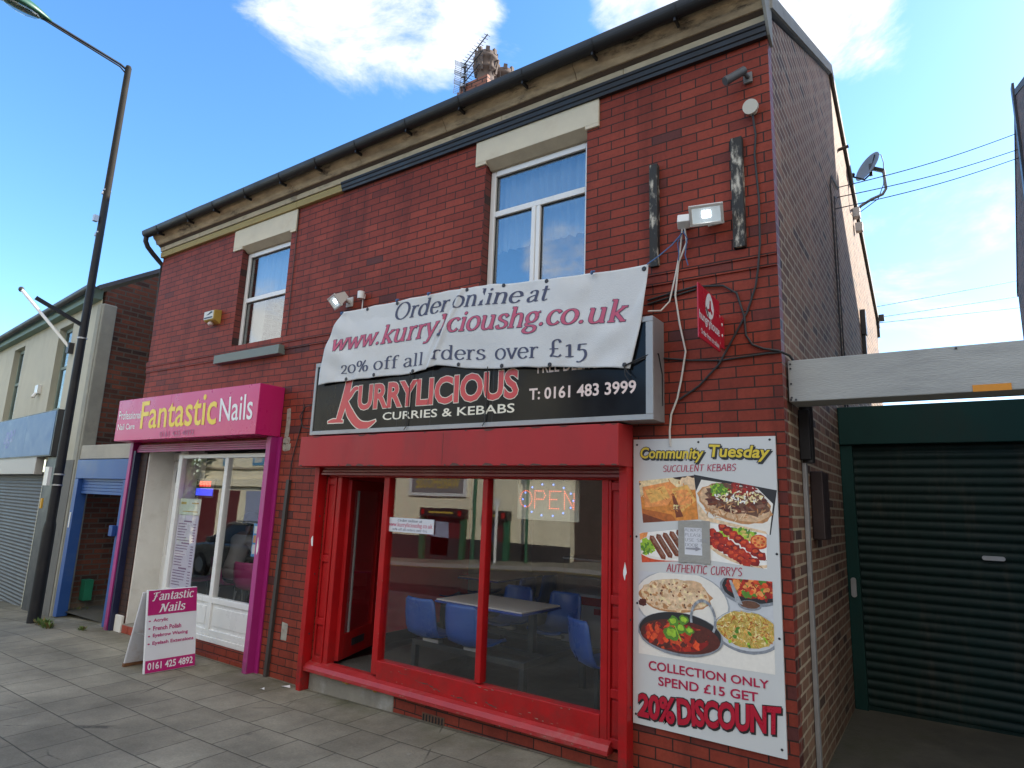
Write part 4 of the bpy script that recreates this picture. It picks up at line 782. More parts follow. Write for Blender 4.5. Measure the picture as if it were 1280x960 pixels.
for (x, z) in ((-4.84, 3.585), (-3.69, 3.6), (-4.08, 3.6), (-2.06, 3.50)): mb.ell((x, -.25, z), .014, .012, .018, seg=6); mb.ell((x+.018, -.25, z+.006), .012, .01, .009, seg=6)
mb.tube([(-1.63, -.235, 3.488), (-1.58, -.16, 3.56), (-1.50, -.09, 3.66), (-1.44, -.05, 3.75)], .005, 6); mb.tube([(-1.44, -.06, 3.75), (-1.47, -.06, 3.68), (-1.465, -.05, 3.60), (-1.47, -.05, 3.55)], .004, 6)
mb.tube([(-1.43, -.06, 3.76), (-1.40, -.06, 3.70), (-1.42, -.05, 3.58), (-1.40, -.05, 3.5)], .004, 6)
mb.build('tie_cord', rope, bn)
mb = MB(); blk = pm('black_cord', (.02, .02, .022), .7, .1)
mb.tube([(-1.79, -.25, 2.77), (-1.72, -.225, 2.79), (-1.62, -.2, 2.83), (-1.597, -.12, 2.86), (-1.597, -.05, 2.72), (-1.598, -.05, 2.5)], .005, 6); mb.tube([(-1.79, -.25, 2.77), (-1.7, -.225, 2.81), (-1.62, -.205, 2.845)], .004, 6); mb.tube([(-1.795, -.25, 2.77), (-1.79, -.25, 2.70), (-1.765, -.25, 2.66)], .004, 6); mb.tube([(-1.8, -.25, 2.77), (-1.775, -.25, 2.72), (-1.745, -.25, 2.69)], .004, 6)
for (x, za) in ((-3.86, 2.905), (-3.0, 2.875)): mb.tube([(x, -.236, za), (x-.01, -.2185, za-.2), (x-.02, -.2165, 2.43), (x-.03, -.235, 2.392)], .004, 6)
mb.build('lower_tie', blk, bn)

# projecting sign on a bracket plate
pj = thing('projecting_sign', 'small red projecting sign with white hungryhouse logo beside the brick corner', 'sign', (-1.17, 0, 3.0))
redsign = pm('red_acrylic', (.48, .012, .035), .3, .04)
mb = MB(); XP = -1.17; mb.box(XP-.004, XP+.004, -.565, -.125, 2.822, 3.17); mb.build('panel', redsign, pj, bevel=.002)
mb = MB(); mb.box(XP-.014, XP-.0045, -.22, -.0, 2.87, 3.09); mb.build('bracket', redsign, pj)
mb = MB(); mx_ = lambda u, v: (XP+.0055, u, v)
for (y, z) in ((-.105, 3.075), (-.05, 3.03), (-.05, 2.955), (-.11, 2.89)): mb.ell((XP-.004, y, z), .004, .012, .012, seg=8)
write(mb, 'hungryhouse', (-.555, 3.0), (-.555, 2.93), (-.145, 2.985), (-.145, 2.90), mx_, 0, .016)
write(mb, 'Order from us online', (-.53, 2.89), (-.53, 2.855), (-.16, 2.878), (-.16, 2.838), mx_, 0, .008)
egg = [(-.345+.085*math.cos(a)*(1-.25*max(0, math.sin(a))), 3.075+.085*math.sin(a)) for a in [k/26*math.tau for k in range(26)]]
mb.add([mx_(*p) for p in egg], [tuple(range(26))]); mb.add([mx_(*p) for p in ((-.43, 3.03), (-.40, 2.995), (-.36, 3.0), (-.41, 3.06))], [(0, 1, 2, 3)]); mb.build('lettering', white_ink, pj, recalc=False)
mb = MB(); mx2 = lambda u, v: (XP+.0068, u, v)
mb.add([mx2(*p) for p in ((-.40, 3.04), (-.36, 3.055), (-.345, 3.115), (-.325, 3.115), (-.32, 3.065), (-.29, 3.04), (-.31, 3.025), (-.335, 3.045), (-.36, 3.03))], [tuple(range(9))]); mb.build('emblem', redsign, pj, recalc=False)

# ------------------------------------------------------------------ menu board of food pictures
pb = thing('menu_board', 'tall white board printed with kebab and curry pictures and discount offer', 'poster board', (-1.35, 0, .4))
board_m = pm('printed_white_board', (.60, .61, .60), .4, .015, 2)
YB = -.02
mb = MB(); mb.add([(-1.826, YB, 2.273), (-1.83, YB, .402), (-.879, YB, .404), (-.872, YB, 2.272), (-1.826, -.001, 2.273), (-1.83, -.001, .402), (-.879, -.001, .404), (-.872, -.001, 2.272)], [(0, 1, 2, 3), (4, 7, 6, 5), (0, 4, 5, 1), (1, 5, 6, 2), (2, 6, 7, 3), (3, 7, 4, 0)]); mb.build('board', board_m, pb)
PC = ['#f2efe8', '#d9893a', '#e8b25e', '#b8662a', '#7b3a1c', '#f0d9a8', '#3a2018', '#5a8a2e', '#9fc83a', '#8c1f1c', '#b5301f', '#d4502a', '#e9e4da', '#c9ccd0', '#8a8f96', '#d8c06a', '#c7a94c', '#f0e0a0', '#6d4a38', '#8e6450', '#d9b38c', '#c08a5a', '#e8552a', '#2c2a2c', '#a9adb2', '#e7c8a2', '#ee9a55', '#5b2a22']
PM = [pm('print_ink_'+ch, srgb(c), .45, .05 if c in ('#f2efe8', '#e9e4da', '#c9ccd0', '#2c2a2c') else .34, 38, dirt=None if c in ('#f2efe8', '#e9e4da', '#c9ccd0', '#2c2a2c') else tuple(v*.45 for v in srgb(c)), dirt_amt=.6, dirt_scale=30) for ch, c in zip('abcdefghijklmnopqrstuvwxyzABCDEFG', PC)]
IDX = {c: i for i, c in enumerate(PC)}
lay = [0]
def pp(mb, pts, col):
    lay[0] += 1; y = YB-.0006-lay[0]*4e-6
    mb.add([(p[0], y, p[1]) for p in pts], [tuple(range(len(pts)))], IDX[col])
def blob(cx, cz, rx, rz, jag=.12, n=22, rot=0., a0=0, a1=360):
    o = []
    for k in range(n):
        a = R(a0)+R(a1-a0)*k/n; r = 1+random.uniform(-jag, jag); x = rx*r*math.cos(a); z = rz*r*math.sin(a); o.append((cx+x*math.cos(rot)-z*math.sin(rot), cz+x*math.sin(rot)+z*math.cos(rot)))
    return o
def clipq(q, pts):                     # keep a shape inside a picture's quadrilateral
    out = pts; n = len(q)
    for i in range(n):
        a, b = q[i], q[(i+1) % n]; src = out; out = []
        ins = lambda p: (b[0]-a[0])*(p[1]-a[1])-(b[1]-a[1])*(p[0]-a[0]) <= 1e-9
        for k in range(len(src)):
            p, r = src[k], src[(k+1) % len(src)]; ip, ir = ins(p), ins(r)
            if ip: out.append(p)
            if ip != ir:
                d1 = (b[0]-a[0])*(p[1]-a[1])-(b[1]-a[1])*(p[0]-a[0]); d2 = (b[0]-a[0])*(r[1]-a[1])-(b[1]-a[1])*(r[0]-a[0]); t = d1/(d1-d2); out.append((p[0]+(r[0]-p[0])*t, p[1]+(r[1]-p[1])*t))
        if len(out) < 3: return None
    return out
class Pic:
    def __init__(s, q): s.q = q; s.mb = MB(); lay[0] = 0
    def d(s, pts, col):
        c = clipq(s.q, pts)
        if c: pp(s.mb, c, col)
    def bg(s, col): pp(s.mb, s.q, col)
    def grains(s, n, cx, cz, rx, rz, L, w, cols, spread=math.pi, base=0.):
        for _ in range(n):
            a = random.uniform(0, math.tau); r = math.sqrt(random.random()); x = cx+rx*r*math.cos(a); z = cz+rz*r*math.sin(a)
            s.d(blob(x, z, L*random.uniform(.6, 1.3), w*random.uniform(.7, 1.2), .2, 7, base+random.uniform(-spread, spread)), random.choice(cols))
    def done(s, name='food_picture'): return s.mb.build(name, PM, pb, recalc=False)
random.seed(21)
# folded samosas
p = Pic([(-1.786, 1.98), (-1.394, 2.023), (-1.368, 1.735), (-1.756, 1.695)]); p.bg('#d9893a')
p.d([(-1.79, 1.95), (-1.6, 2.01), (-1.39, 2.03), (-1.39, 2.0), (-1.78, 1.97)], '#3a2018')
p.d(blob(-1.70, 1.92, .1, .06, .1), '#f0d9a8'); p.d(blob(-1.62, 1.97, .16, .04, .12), '#f0d9a8'); p.d(blob(-1.43, 1.97, .06, .045, .15), '#e7c8a2')
p.d([(-1.76, 1.94), (-1.56, 1.98), (-1.5, 1.93), (-1.58, 1.82), (-1.74, 1.80)], '#ee9a55'); p.d([(-1.74, 1.92), (-1.6, 1.95), (-1.56, 1.87), (-1.7, 1.83)], '#e8b25e')
p.d([(-1.55, 1.93), (-1.44, 1.96), (-1.38, 1.86), (-1.5, 1.76)], '#e8b25e'); p.d([(-1.52, 1.92), (-1.44, 1.93), (-1.4, 1.85), (-1.5, 1.79)], '#ee9a55')
p.d([(-1.55, 1.9), (-1.535, 1.9), (-1.47, 1.75), (-1.52, 1.74)], '#7b3a1c'); p.d([(-1.76, 1.79), (-1.55, 1.76), (-1.5, 1.69), (-1.76, 1.68)], '#b8662a'); p.d([(-1.76, 1.76), (-1.6, 1.715), (-1.6, 1.69), (-1.76, 1.69)], '#7b3a1c')
p.d([(-1.46, 1.80), (-1.38, 1.85), (-1.36, 1.735), (-1.47, 1.72)], '#d9893a'); p.grains(36, -1.57, 1.88, .19, .11, .016, .004, ['#e8b25e', '#d9893a', '#ee9a55', '#b8662a']); p.grains(14, -1.52, 1.81, .03, .02, .006, .006, ['#f0e0a0', '#8e6450']); p.done()
# doner in naan in a paper tray
p = Pic([(-1.394, 2.028), (-.874, 1.934), (-.921, 1.661), (-1.365, 1.735)]); p.bg('#2c2a2c')
p.d([(-1.39, 1.9), (-1.345, 1.995), (-.99, 1.945), (-.90, 1.85), (-.93, 1.65), (-1.37, 1.73)], '#e9e4da'); p.d([(-1.385, 1.86), (-1.3, 1.75), (-.95, 1.68), (-.93, 1.65), (-1.37, 1.72)], '#e7c8a2')
p.d(blob(-1.14, 1.845, .235, .115, .04, 30, -.25), '#c08a5a'); p.d(blob(-1.14, 1.85, .225, .105, .05, 30, -.25), '#d9b38c'); p.d(blob(-1.12, 1.87, .2, .085, .12, 30, -.25), '#6d4a38')
p.grains(260, -1.12, 1.865, .18, .07, .022, .01, ['#6d4a38', '#8e6450', '#5b2a22', '#7b3a1c'], .6, -.4); p.grains(70, -1.23, 1.925, .06, .045, .014, .006, ['#5a8a2e', '#9fc83a', '#5a8a2e']); p.grains(70, -1.09, 1.94, .09, .04, .016, .006, ['#8c1f1c', '#b5301f', '#8c1f1c']); p.grains(80, -1.10, 1.885, .16, .04, .012, .005, ['#f0e0a0', '#f0d9a8', '#f2efe8'])
p.grains(50, -1.14, 1.79, .2, .05, .02, .004, ['#c08a5a', '#e7c8a2']); p.done()
# sheek kebabs on a plate
p = Pic([(-1.783, 1.625), (-1.504, 1.665), (-1.507, 1.458), (-1.765, 1.43)]); p.bg('#f2efe8'); p.d([(-1.785, 1.62), (-1.72, 1.64), (-1.74, 1.57), (-1.785, 1.55)], '#ee9a55'); p.d([(-1.77, 1.50), (-1.6, 1.455), (-1.5, 1.46), (-1.5, 1.42), (-1.77, 1.42)], '#d4502a'); p.d(blob(-1.62, 1.54, .18, .085, .01, 30, .05), '#e9e4da'); p.d(blob(-1.62, 1.545, .165, .072, .01, 30, .05), '#f2efe8')
p.d(blob(-1.725, 1.54, .05, .05, .25), '#9fc83a'); p.grains(60, -1.72, 1.525, .05, .04, .012, .007, ['#5a8a2e', '#9fc83a', '#9fc83a'])
for k in range(5):
    x = -1.695+k*.047; a = (x, 1.60+.012*k); b = (x+.085, 1.475+.013*k)
    dx, dz = b[0]-a[0], b[1]-a[1]; l = math.hypot(dx, dz); nx, nz_ = -dz/l*.019, dx/l*.019
    cap = [(b[0]+.019*math.cos(t)*1.0, b[1]+.019*math.sin(t)) for t in [R(210+150*i/6) for i in range(7)]]
    p.d([(a[0]-nx, a[1]-nz_)]+cap[:0]+[(b[0]-nx, b[1]-nz_), (b[0]+.012, b[1]-.014), (b[0]+nx, b[1]+nz_), (a[0]+nx, a[1]+nz_), (a[0]-.01, a[1]+.014)][::1], '#7b3a1c')
    p.d([(a[0]-nx*.2, a[1]), (b[0]-nx*.2, b[1]), (b[0]+nx*.7, b[1]+nz_*.7), (a[0]+nx*.7, a[1]+nz_*.7)], '#8e6450')
    for _ in range(12): t = random.random(); p.d(blob(a[0]+dx*t+random.uniform(-.01, .01), a[1]+dz*t, .006, .003, .3, 6, random.random()*3), random.choice(['#5b2a22', '#8e6450', '#6d4a38']))
p.done()
# tikka skewers with salad
p = Pic([(-1.295, 1.715), (-.945, 1.70), (-.95, 1.455), (-1.30, 1.48)]); p.bg('#f2efe8'); p.d(blob(-1.12, 1.56, .22, .085, .01, 30, -.3), '#e7c8a2'); p.d(blob(-1.11, 1.57, .205, .078, .01, 30, -.3), '#f2efe8')
p.d(blob(-1.13, 1.66, .09, .035, .25, 22, -.3), '#9fc83a'); p.grains(60, -1.12, 1.655, .11, .035, .018, .009, ['#9fc83a', '#d8c06a', '#5a8a2e', '#9fc83a']); p.d(blob(-.99, 1.615, .055, .045, .04), '#d4502a'); p.d(blob(-.99, 1.617, .045, .036, .04), '#ee9a55')
for k in range(7): a = k/7*math.tau; p.d(blob(-.99+.028*math.cos(a), 1.617+.022*math.sin(a), .009, .008, .2, 8), '#d4502a')
for (x0_, z0_, x1_, z1_) in ((-1.285, 1.66, -1.0, 1.475), (-1.285, 1.605, -1.05, 1.47), (-1.22, 1.70, -.955, 1.51)):
    dx, dz = x1_-x0_, z1_-z0_; l = math.hypot(dx, dz); p.d([(x0_-dx*.05, z0_-dz*.05+.002), (x1_+dx*.1, z1_+dz*.1+.002), (x1_+dx*.1, z1_+dz*.1-.002), (x0_-dx*.05, z0_-dz*.05-.002)], '#8e6450')
    for k in range(8):
        t = .03+k*.125; cx, cz = x0_+dx*t, z0_+dz*t; p.d(blob(cx, cz, .031, .028, .18, 14), random.choice(['#8c1f1c', '#b5301f'])); p.d(blob(cx-.004, cz+.007, .016, .011, .3, 9), random.choice(['#d4502a', '#b5301f']))
        if k % 3 == 0: p.d(blob(cx+.012, cz-.008, .009, .007, .3, 7), '#3a2018')
        p.d(blob(cx+.004, cz+.012, .006, .003, .3, 6), '#e8552a')
p.done()
# the large picture: naan, balti bowl, karahi and rice
p = Pic([(-1.789, 1.372), (-.922, 1.385), (-.926, .853), (-1.79, .84)]); p.bg('#c9ccd0'); p.d([(-1.79, 1.0), (-.92, 1.02), (-.92, .85), (-1.79, .84)], '#e9e4da')
p.d(blob(-1.5, 1.2, .32, .2, .01, 30), '#a9adb2'); p.d(blob(-1.5, 1.205, .31, .19, .01, 30), '#e9e4da')
p.d(blob(-1.54, 1.235, .245, .105, .06, 34, .05), '#c08a5a'); p.d(blob(-1.54, 1.24, .235, .098, .06, 34, .05), '#e7c8a2'); p.d(blob(-1.42, 1.30, .08, .04, .2), '#d9b38c')
p.grains(150, -1.54, 1.235, .22, .09, .016, .010, ['#d9b38c', '#e7c8a2', '#e7c8a2', '#f0d9a8', '#c08a5a']); p.grains(22, -1.54, 1.235, .2, .08, .008, .006, ['#6d4a38', '#7b3a1c'])
p.d(blob(-1.76, 1.17, .03, .025, .2), '#5b2a22')
p.d(blob(-1.04, 1.33, .2, .105, .01, 30), '#8a8f96'); p.d(blob(-1.04, 1.335, .185, .09, .01, 30), '#2c2a2c'); p.d(blob(-1.03, 1.35, .17, .075, .08, 30), '#b5301f'); p.grains(150, -1.03, 1.345, .16, .065, .022, .015, ['#d4502a', '#b5301f', '#ee9a55', '#8c1f1c', '#e8552a', '#5a8a2e'])
p.d(blob(-1.06, 1.23, .07, .03, .02), '#8a8f96'); p.d(blob(-1.06, 1.235, .06, .022, .05), '#6d4a38')
p.d(blob(-1.085, 1.07, .2, .125, .01, 32), '#8a8f96'); p.d(blob(-1.085, 1.078, .19, .115, .01, 32), '#c9ccd0'); p.d(blob(-1.085, 1.085, .178, .105, .05, 32), '#c7a94c')
p.grains(620, -1.085, 1.085, .17, .1, .013, .0034, ['#d8c06a', '#f0e0a0', '#c7a94c', '#d8c06a', '#e8b25e', '#b8662a']); p.grains(9, -1.085, 1.06, .15, .08, .012, .011, ['#9fc83a', '#5a8a2e'])
p.d(blob(-1.51, 1.0, .285, .135, .01, 36), '#8a8f96'); p.d(blob(-1.51, 1.008, .272, .125, .01, 36), '#2c2a2c'); p.d(blob(-1.51, .985, .265, .102, .01, 36), '#5b2a22'); p.d(blob(-1.53, .98, .215, .085, .1, 32), '#8c1f1c')
p.grains(260, -1.54, .985, .19, .075, .026, .018, ['#b5301f', '#d4502a', '#8c1f1c', '#b5301f', '#5b2a22', '#e8552a']); p.d(blob(-1.37, 1.01, .05, .035, .1), '#5b2a22')
for (x, z, r) in ((-1.545, 1.075, .033), (-1.5, 1.035, .03), (-1.475, 1.09, .03), (-1.56, 1.0, .045), (-1.44, 1.03, .026)): p.d(blob(x, z, r*1.1, r, .22, 14), '#5a8a2e'); p.d(blob(x, z+.004, r*.7, r*.6, .3, 11), '#9fc83a')
p.d([(-1.54, 1.05), (-1.534, 1.05), (-1.49, .96), (-1.50, .96)], '#9fc83a')
h = [(-1.35+.085*math.cos(R(a)), 1.11+.125*math.sin(R(a))) for a in range(-35, 200, 12)]; hi = [(-1.35+.07*math.cos(R(a)), 1.108+.108*math.sin(R(a))) for a in range(-35, 200, 12)]
for i in range(len(h)-1): p.d([h[i], hi[i], hi[i+1], h[i+1]], '#8a8f96' if i % 3 else '#a9adb2')
p.d([(-1.18, 1.37), (-1.165, 1.37), (-1.10, 1.23), (-1.14, 1.24)], '#a9adb2'); p.done()
# wording on the board
y1 = YB-.003; mp1 = onY(y1); mp2 = onY(y1-.0012)
crim = pm('crimson_ink', (.42, .01, .06), .35, .03); yel2 = pm('poster_yellow', (.70, .52, .03), .35, .03); blk_ink = pm('black_ink', (.02, .02, .022), .4, .05)
ma = MB(); mb = MB()
for (t_, q) in (('Community', ((-1.772, 2.214), (-1.772, 2.118), (-1.325, 2.205), (-1.335, 2.11))), ('Tuesday', ((-1.285, 2.224), (-1.285, 2.122), (-.905, 2.206), (-.92, 2.112)))):
    write(ma, t_, *q, mp1, 0, .075, .12); write(ma, t_, *q, onY(y1+.0006), 0, .07, .12, d=(.008, -.01)); write(mb, t_, *q, mp2, 0, .026, .12)
ma.build('lettering_outline', blk_ink, pb, recalc=False); mb.build('lettering', yel2, pb, recalc=False)
mb = MB(); m3 = lambda u, v, b=0: (u, y1-b, v)
pen(mb, 'SUCCULENT KEBABS', -1.612, -1.118, 2.045, 2.055, .043, .043, m3, thick=.075, thin=.06, shear=.12, glyphs=GH, em=.7); pen(mb, "AUTHENTIC CURRY'S", -1.591, -1.10, 1.385, 1.40, .05, .05, m3, thick=.075, thin=.06, shear=.12, glyphs=GH, em=.7)
write(mb, 'COLLECTION ONLY', (-1.718, .806), (-1.718, .75), (-.966, .814), (-.966, .768), mp1, 0, .018); write(mb, 'SPEND \u00a315 GET', (-1.651, .718), (-1.651, .664), (-1.03, .735), (-1.03, .684), mp1, 0, .018)
mb.build('lettering', crim, pb, recalc=False)
ma = MB(); mb = MB(); redp = pm('poster_red', (.44, .008, .03), .3, .03)
for t_, q in (('20%', ((-1.785, .588), (-1.79, .458), (-1.545, .60), (-1.55, .455))), ('DISCOUNT', ((-1.525, .606), (-1.52, .462), (-.905, .674), (-.912, .535)))):
    write(ma, t_, *q, mp1, 0, .066, 0, .92); write(ma, t_, *q, onY(y1+.0004), 0, .062, 0, .92, d=(.006, -.009)); write(mb, t_, *q, onY(y1-.004), 0, .04, 0, .92)
ma.build('lettering_outline', blk_ink, pb, recalc=False); mb.build('lettering', redp, pb, recalc=False)
for (x, z) in ((-1.8, 2.235), (-1.36, 2.245), (-.905, 2.25), (-1.805, 1.6), (-.89, 1.55), (-1.81, .46), (-.905, .45), (-1.80, 1.16), (-.895, 1.06)): MB().ell((x, YB-.001, z), .008, .003, .008, seg=8).build('screw', dark_metal, pb)
nt_ = thing('taped_notice', 'white paper notice with arrow taped in grey over the food board', 'notice', (-1.4, -.024, 1.59))
mb = MB()
for b in ((-1.505, -1.462, 1.452, 1.722), (-1.346, -1.295, 1.455, 1.728), (-1.462, -1.346, 1.68, 1.725), (-1.462, -1.346, 1.458, 1.506)): mb.box(b[0], b[1], -.0286, -.0236+random.uniform(0, .0004), b[2], b[3])
mb.build('tape', pm('duct_tape', (.33, .32, .29), .45, .08, 20, .3), nt_)
MB().box(-1.468, -1.34, -.0277, -.0272, 1.502, 1.684).build('paper', pm('notice_paper', (.68, .69, .73), .6, .03), nt_)
mb = MB(); m4 = lambda u, v, b=0: (u, -.0292-b*.3, v)
for k, t_ in enumerate(('ALWAYS', 'PLEASE', 'USE SIDE', 'DOOR !')): pen(mb, t_, -1.46, -1.46+.019*len(t_), 1.655-.032*k, 1.655-.032*k, .02, .02, m4, thick=.07, thin=.06, glyphs=GH, em=.7)
mb.add([(-1.455, -.029, 1.55), (-1.455, -.029, 1.54), (-1.39, -.029, 1.538), (-1.39, -.029, 1.53), (-1.35, -.029, 1.547), (-1.39, -.029, 1.562), (-1.39, -.029, 1.553)], [tuple(range(7))])
mb.build('lettering', pm('pencil_ink', (.3, .3, .33), .6, .1), nt_, recalc=False)
# paper in the window
wp = thing('window_notice', 'small white order online notice stuck on the left window pane', 'notice', (-3.98, .012, 1.56))
MB().box(-4.233, -3.695, .0125, .0155, 1.503, 1.628).build('paper', pm('notice_paper', (.68, .69, .73), .6, .03), wp)
m5 = lambda u, v, b=0: (u, .0118-b*.2, v)
mb = MB(); pen(mb, 'Order online at', -4.13, -3.83, 1.595, 1.595, .022, .022, m5); pen(mb, '20% off all orders over \u00a315', -4.19, -3.77, 1.517, 1.517, .02, .02, m5); mb.build('lettering', navy_ink, wp, recalc=False)
mb = MB(); pen(mb, 'www.kurrylicioushg.co.uk', -4.245, -3.71, 1.552, 1.552, .034, .034, m5, thick=.13, thin=.06); mb.build('lettering', pink_ink, wp, recalc=False)
# ------------------------------------------------------------------ fittings on the front wall
def tilt(c, rx, rz): return Matrix.Translation(c) @ Matrix.Rotation(rz, 4, 'Z') @ Matrix.Rotation(rx, 4, 'X')
lamp_m = pm('lamp_housing', (.58, .56, .53), .45, .06)
glow = emit('floodlight_glow', (.9, .96, 1.0), 9.0); refl = emit('floodlight_reflector', (.62, .72, .78), .24)
def flood(label, c, rz, w, wall, jb):
    t = thing('floodlight', label, 'floodlight', (c[0], 0, c[2]), 'security floodlights on the brick front')
    M_ = tilt(c, R(42), rz); xf = lambda x, y, z: tuple(M_ @ Vector((x, y, z)))
    mb = MB(xf); h = w*.62                                          # local -y is the glass side
    mb.add([(-w/2, -.05, -h/2), (w/2, -.05, -h/2), (w/2, -.05, h/2), (-w/2, -.05, h/2), (-w*.34, .06, -h*.3), (w*.34, .06, -h*.3), (w*.34, .06, h*.3), (-w*.34, .06, h*.3)], [(4, 5, 6, 7), (0, 4, 7, 3), (1, 2, 6, 5), (0, 1, 5, 4), (3, 7, 6, 2)])
    for b in ((-w/2-.008, w/2+.008, -h/2-.008, -h/2+.012), (-w/2-.008, w/2+.008, h/2-.012, h/2+.008), (-w/2-.008, -w/2+.012, -h/2+.012, h/2-.012), (w/2-.012, w/2+.008, -h/2+.012, h/2-.012)): mb.box(b[0], b[1], -.068, -.048, b[2], b[3])
    for k in range(5): mb.box(-w*.3+k*w*.14, -w*.3+k*w*.14+.006, .058, .075, -h*.28, h*.28)
    hs = mb.build('housing', lamp_m, t, bevel=.003)
    mb = MB(xf); mb.box(-w/2+.012, w/2-.012, -.05, -.044, -h/2+.012, h/2-.012, 0)
    mb.box(-w*.13, w*.13, -.054, -.0502, -h*.16, h*.2, 1); mb.build('lamp_glass', [refl, glow], t)
    mb = MB(); p = M_ @ Vector((0, .05, -.02)); q = Vector((c[0]+.02, -.004, c[2]-.0))
    mb.bar(p, (p.x, (p.y+q.y)/2, q.z), .035, .02); mb.bar((p.x, (p.y+q.y)/2, q.z), q, .03, .03); mb.box(c[0]-.03, c[0]+.07, -.012, -.001, c[2]-.05, c[2]+.05); mb.build('bracket', lamp_m, t)
    return t
flood('lit white floodlight between the two peeling battens', (-1.235, -.13, 3.83), R(12), .21, 0, 0)
flood('lit white floodlight above the left end of the banner', (-5.04, -.13, 3.80), R(-22), .20, 0, 0)
jb = thing('sensor_box', 'round white sensor beside the floodlight above the banner', 'sensor', (-4.80, 0, 3.82)); MB().cyl((-4.80, -.055, 3.79), (-4.80, -.055, 3.865), .036, seg=16).box(-4.81, -4.79, -.03, -.001, 3.80, 3.85).build('case', white_pl, jb, bevel=.004); MB().tube([(-4.795, -.03, 3.79), (-4.795, -.03, 3.5)], .006, 6).build('cable', white_pl, jb)
jb = thing('sensor_box', 'square white junction box left of the right floodlight where cords hang', 'junction box', (-1.44, 0, 3.84))
MB().obox(tilt((-1.425, -.055, 3.835), R(-30), R(14)), .085, .07, .085).box(-1.45, -1.40, -.03, -.001, 3.80, 3.85).build('case', white_pl, jb, bevel=.006)
mb = MB(); wc = pm('white_flex', (.62, .58, .52), .6, .1)
mb.tube([(-1.436, -.05, 3.80), (-1.46, -.04, 3.62), (-1.50, -.03, 3.45), (-1.545, -.03, 3.26), (-1.60, -.06, 3.19), (-1.66, -.15, 3.17)], .006, 6); mb.tube([(-1.42, -.05, 3.79), (-1.41, -.04, 3.68), (-1.475, -.03, 3.54), (-1.505, -.025, 3.3), (-1.475, -.025, 3.08), (-1.435, -.025, 2.88), (-1.47, -.025, 2.68), (-1.50, -.025, 2.55), (-1.545, -.025, 2.44), (-1.555, -.03, 2.33), (-1.555, -.026, 2.22)], .007, 6)
mb.build('hanging_flex', wc, jb)
bat = pm('black_peeling_timber', (.02, .019, .018), .7, .3, 6, .3, dirt=(.5, .46, .38), dirt_amt=1.5, dirt_scale=11, stretch=(1.6, 1.6, .55))
for lab, x0, x1, z0, z1 in (('peeling black batten beside the upper right window', -1.69, -1.625, 3.54, 4.36), ('peeling black batten nearest the brick corner', -1.085, -1.005, 3.565, 4.385)):
    tag(MB().box(x0, x1, -.05, -.001, z0, z1).build('timber_batten', bat, None, (x0, 0, z0), bevel=.004), lab, 'timber batten', 'battens on the upper wall')
cc = thing('security_camera', 'small grey bullet security camera under the cornice near the corner', 'security camera', (-.965, 0, 4.84))
camg = pm('camera_grey', (.07, .075, .08), .45, .1)
mb = MB(); mb.box(-.985, -.925, -.022, -.001, 4.80, 4.88); mb.build('wall_plate', pm('plate_grey', (.16, .16, .16), .5, .1), cc, bevel=.004)
mb = MB(); mb.tube([(-.955, -.02, 4.84), (-.965, -.07, 4.845), (-1.0, -.085, 4.83)], .016, 8); mb.build('arm', camg, cc)
mb = MB(); mb.cyl((-.965, -.075, 4.865), (-1.06, -.155, 4.775), .03, seg=14); mb.cyl((-1.06, -.155, 4.775), (-1.075, -.167, 4.762), .033, .03, seg=14); mb.build('body', camg, cc)
cp = thing('round_cap_sensor', 'round cream sensor cap with a dark cable near the corner', 'sensor', (-.937, 0, 4.58))
MB().cyl((-.935, -.07, 4.575), (-.935, -.045, 4.58), .052, seg=20).cyl((-.932, -.045, 4.575), (-.932, -.001, 4.57), .03, seg=14).build('cap', pm('cream_plastic', (.55, .52, .44), .5, .05), cp, bevel=.003)
cbl = pm('black_cable', (.022, .021, .022), .6, .15); dkc = pm('brown_cable', (.06, .045, .04), .7, .15)
MB().tube([(-.93, -.03, 4.54), (-.917, -.014, 4.38), (-.93, -.014, 4.23), (-.912, -.02, 3.9), (-.913, -.034, 3.57), (-.93, -.034, 3.4), (-.955, -.014, 3.28), (-1.015, -.014, 3.11), (-1.21, -.014, 2.77), (-1.35, -.014, 2.63), (-1.49, -.014, 2.543)], .0075, 8).build('cable', cbl, cp)
def cable(label, pts, r=.006, m=None, group=None, name='wall_cable', cat='cable'):
    return tag(MB().tube(pts, r, 6).build(name, m or cbl, None, pts[0]), label, cat, group)
cable('thick black cable looping behind the red projecting sign to the corner', [(-1.72, -.012, 3.30), (-1.55, -.012, 3.325), (-1.36, -.015, 3.345), (-1.17, -.015, 3.32), (-1.08, -.015, 3.25), (-1.035, -.015, 3.08), (-1.03, -.015, 2.95), (-.99, -.013, 2.88), (-.92, -.013, 2.845), (-.83, -.02, 2.82), (-.78, .06, 2.80), (-.79, .3, 2.80)], .008)
cable('thin black cable running level below the red projecting sign', [(-1.60, -.01, 2.85), (-1.4, -.01, 2.815), (-1.2, -.01, 2.795), (-.9, -.011, 2.812), (-.82, -.012, 2.81)], .007)
cable('thin black cable crossing the wall behind the right edge of the banner', [(-1.72, -.011, 3.27), (-1.5, -.011, 3.305), (-1.36, -.011, 3.325)], .007)
cable('thin dark cable dropping from the cornice beside the left lintel', [(-6.055, -.01, 5.1), (-6.05, -.01, 4.6), (-6.045, -.01, 3.7), (-6.06, -.01, 3.5), (-6.12, -.02, 3.47), (-6.17, -.02, 3.46)], .005, dkc)
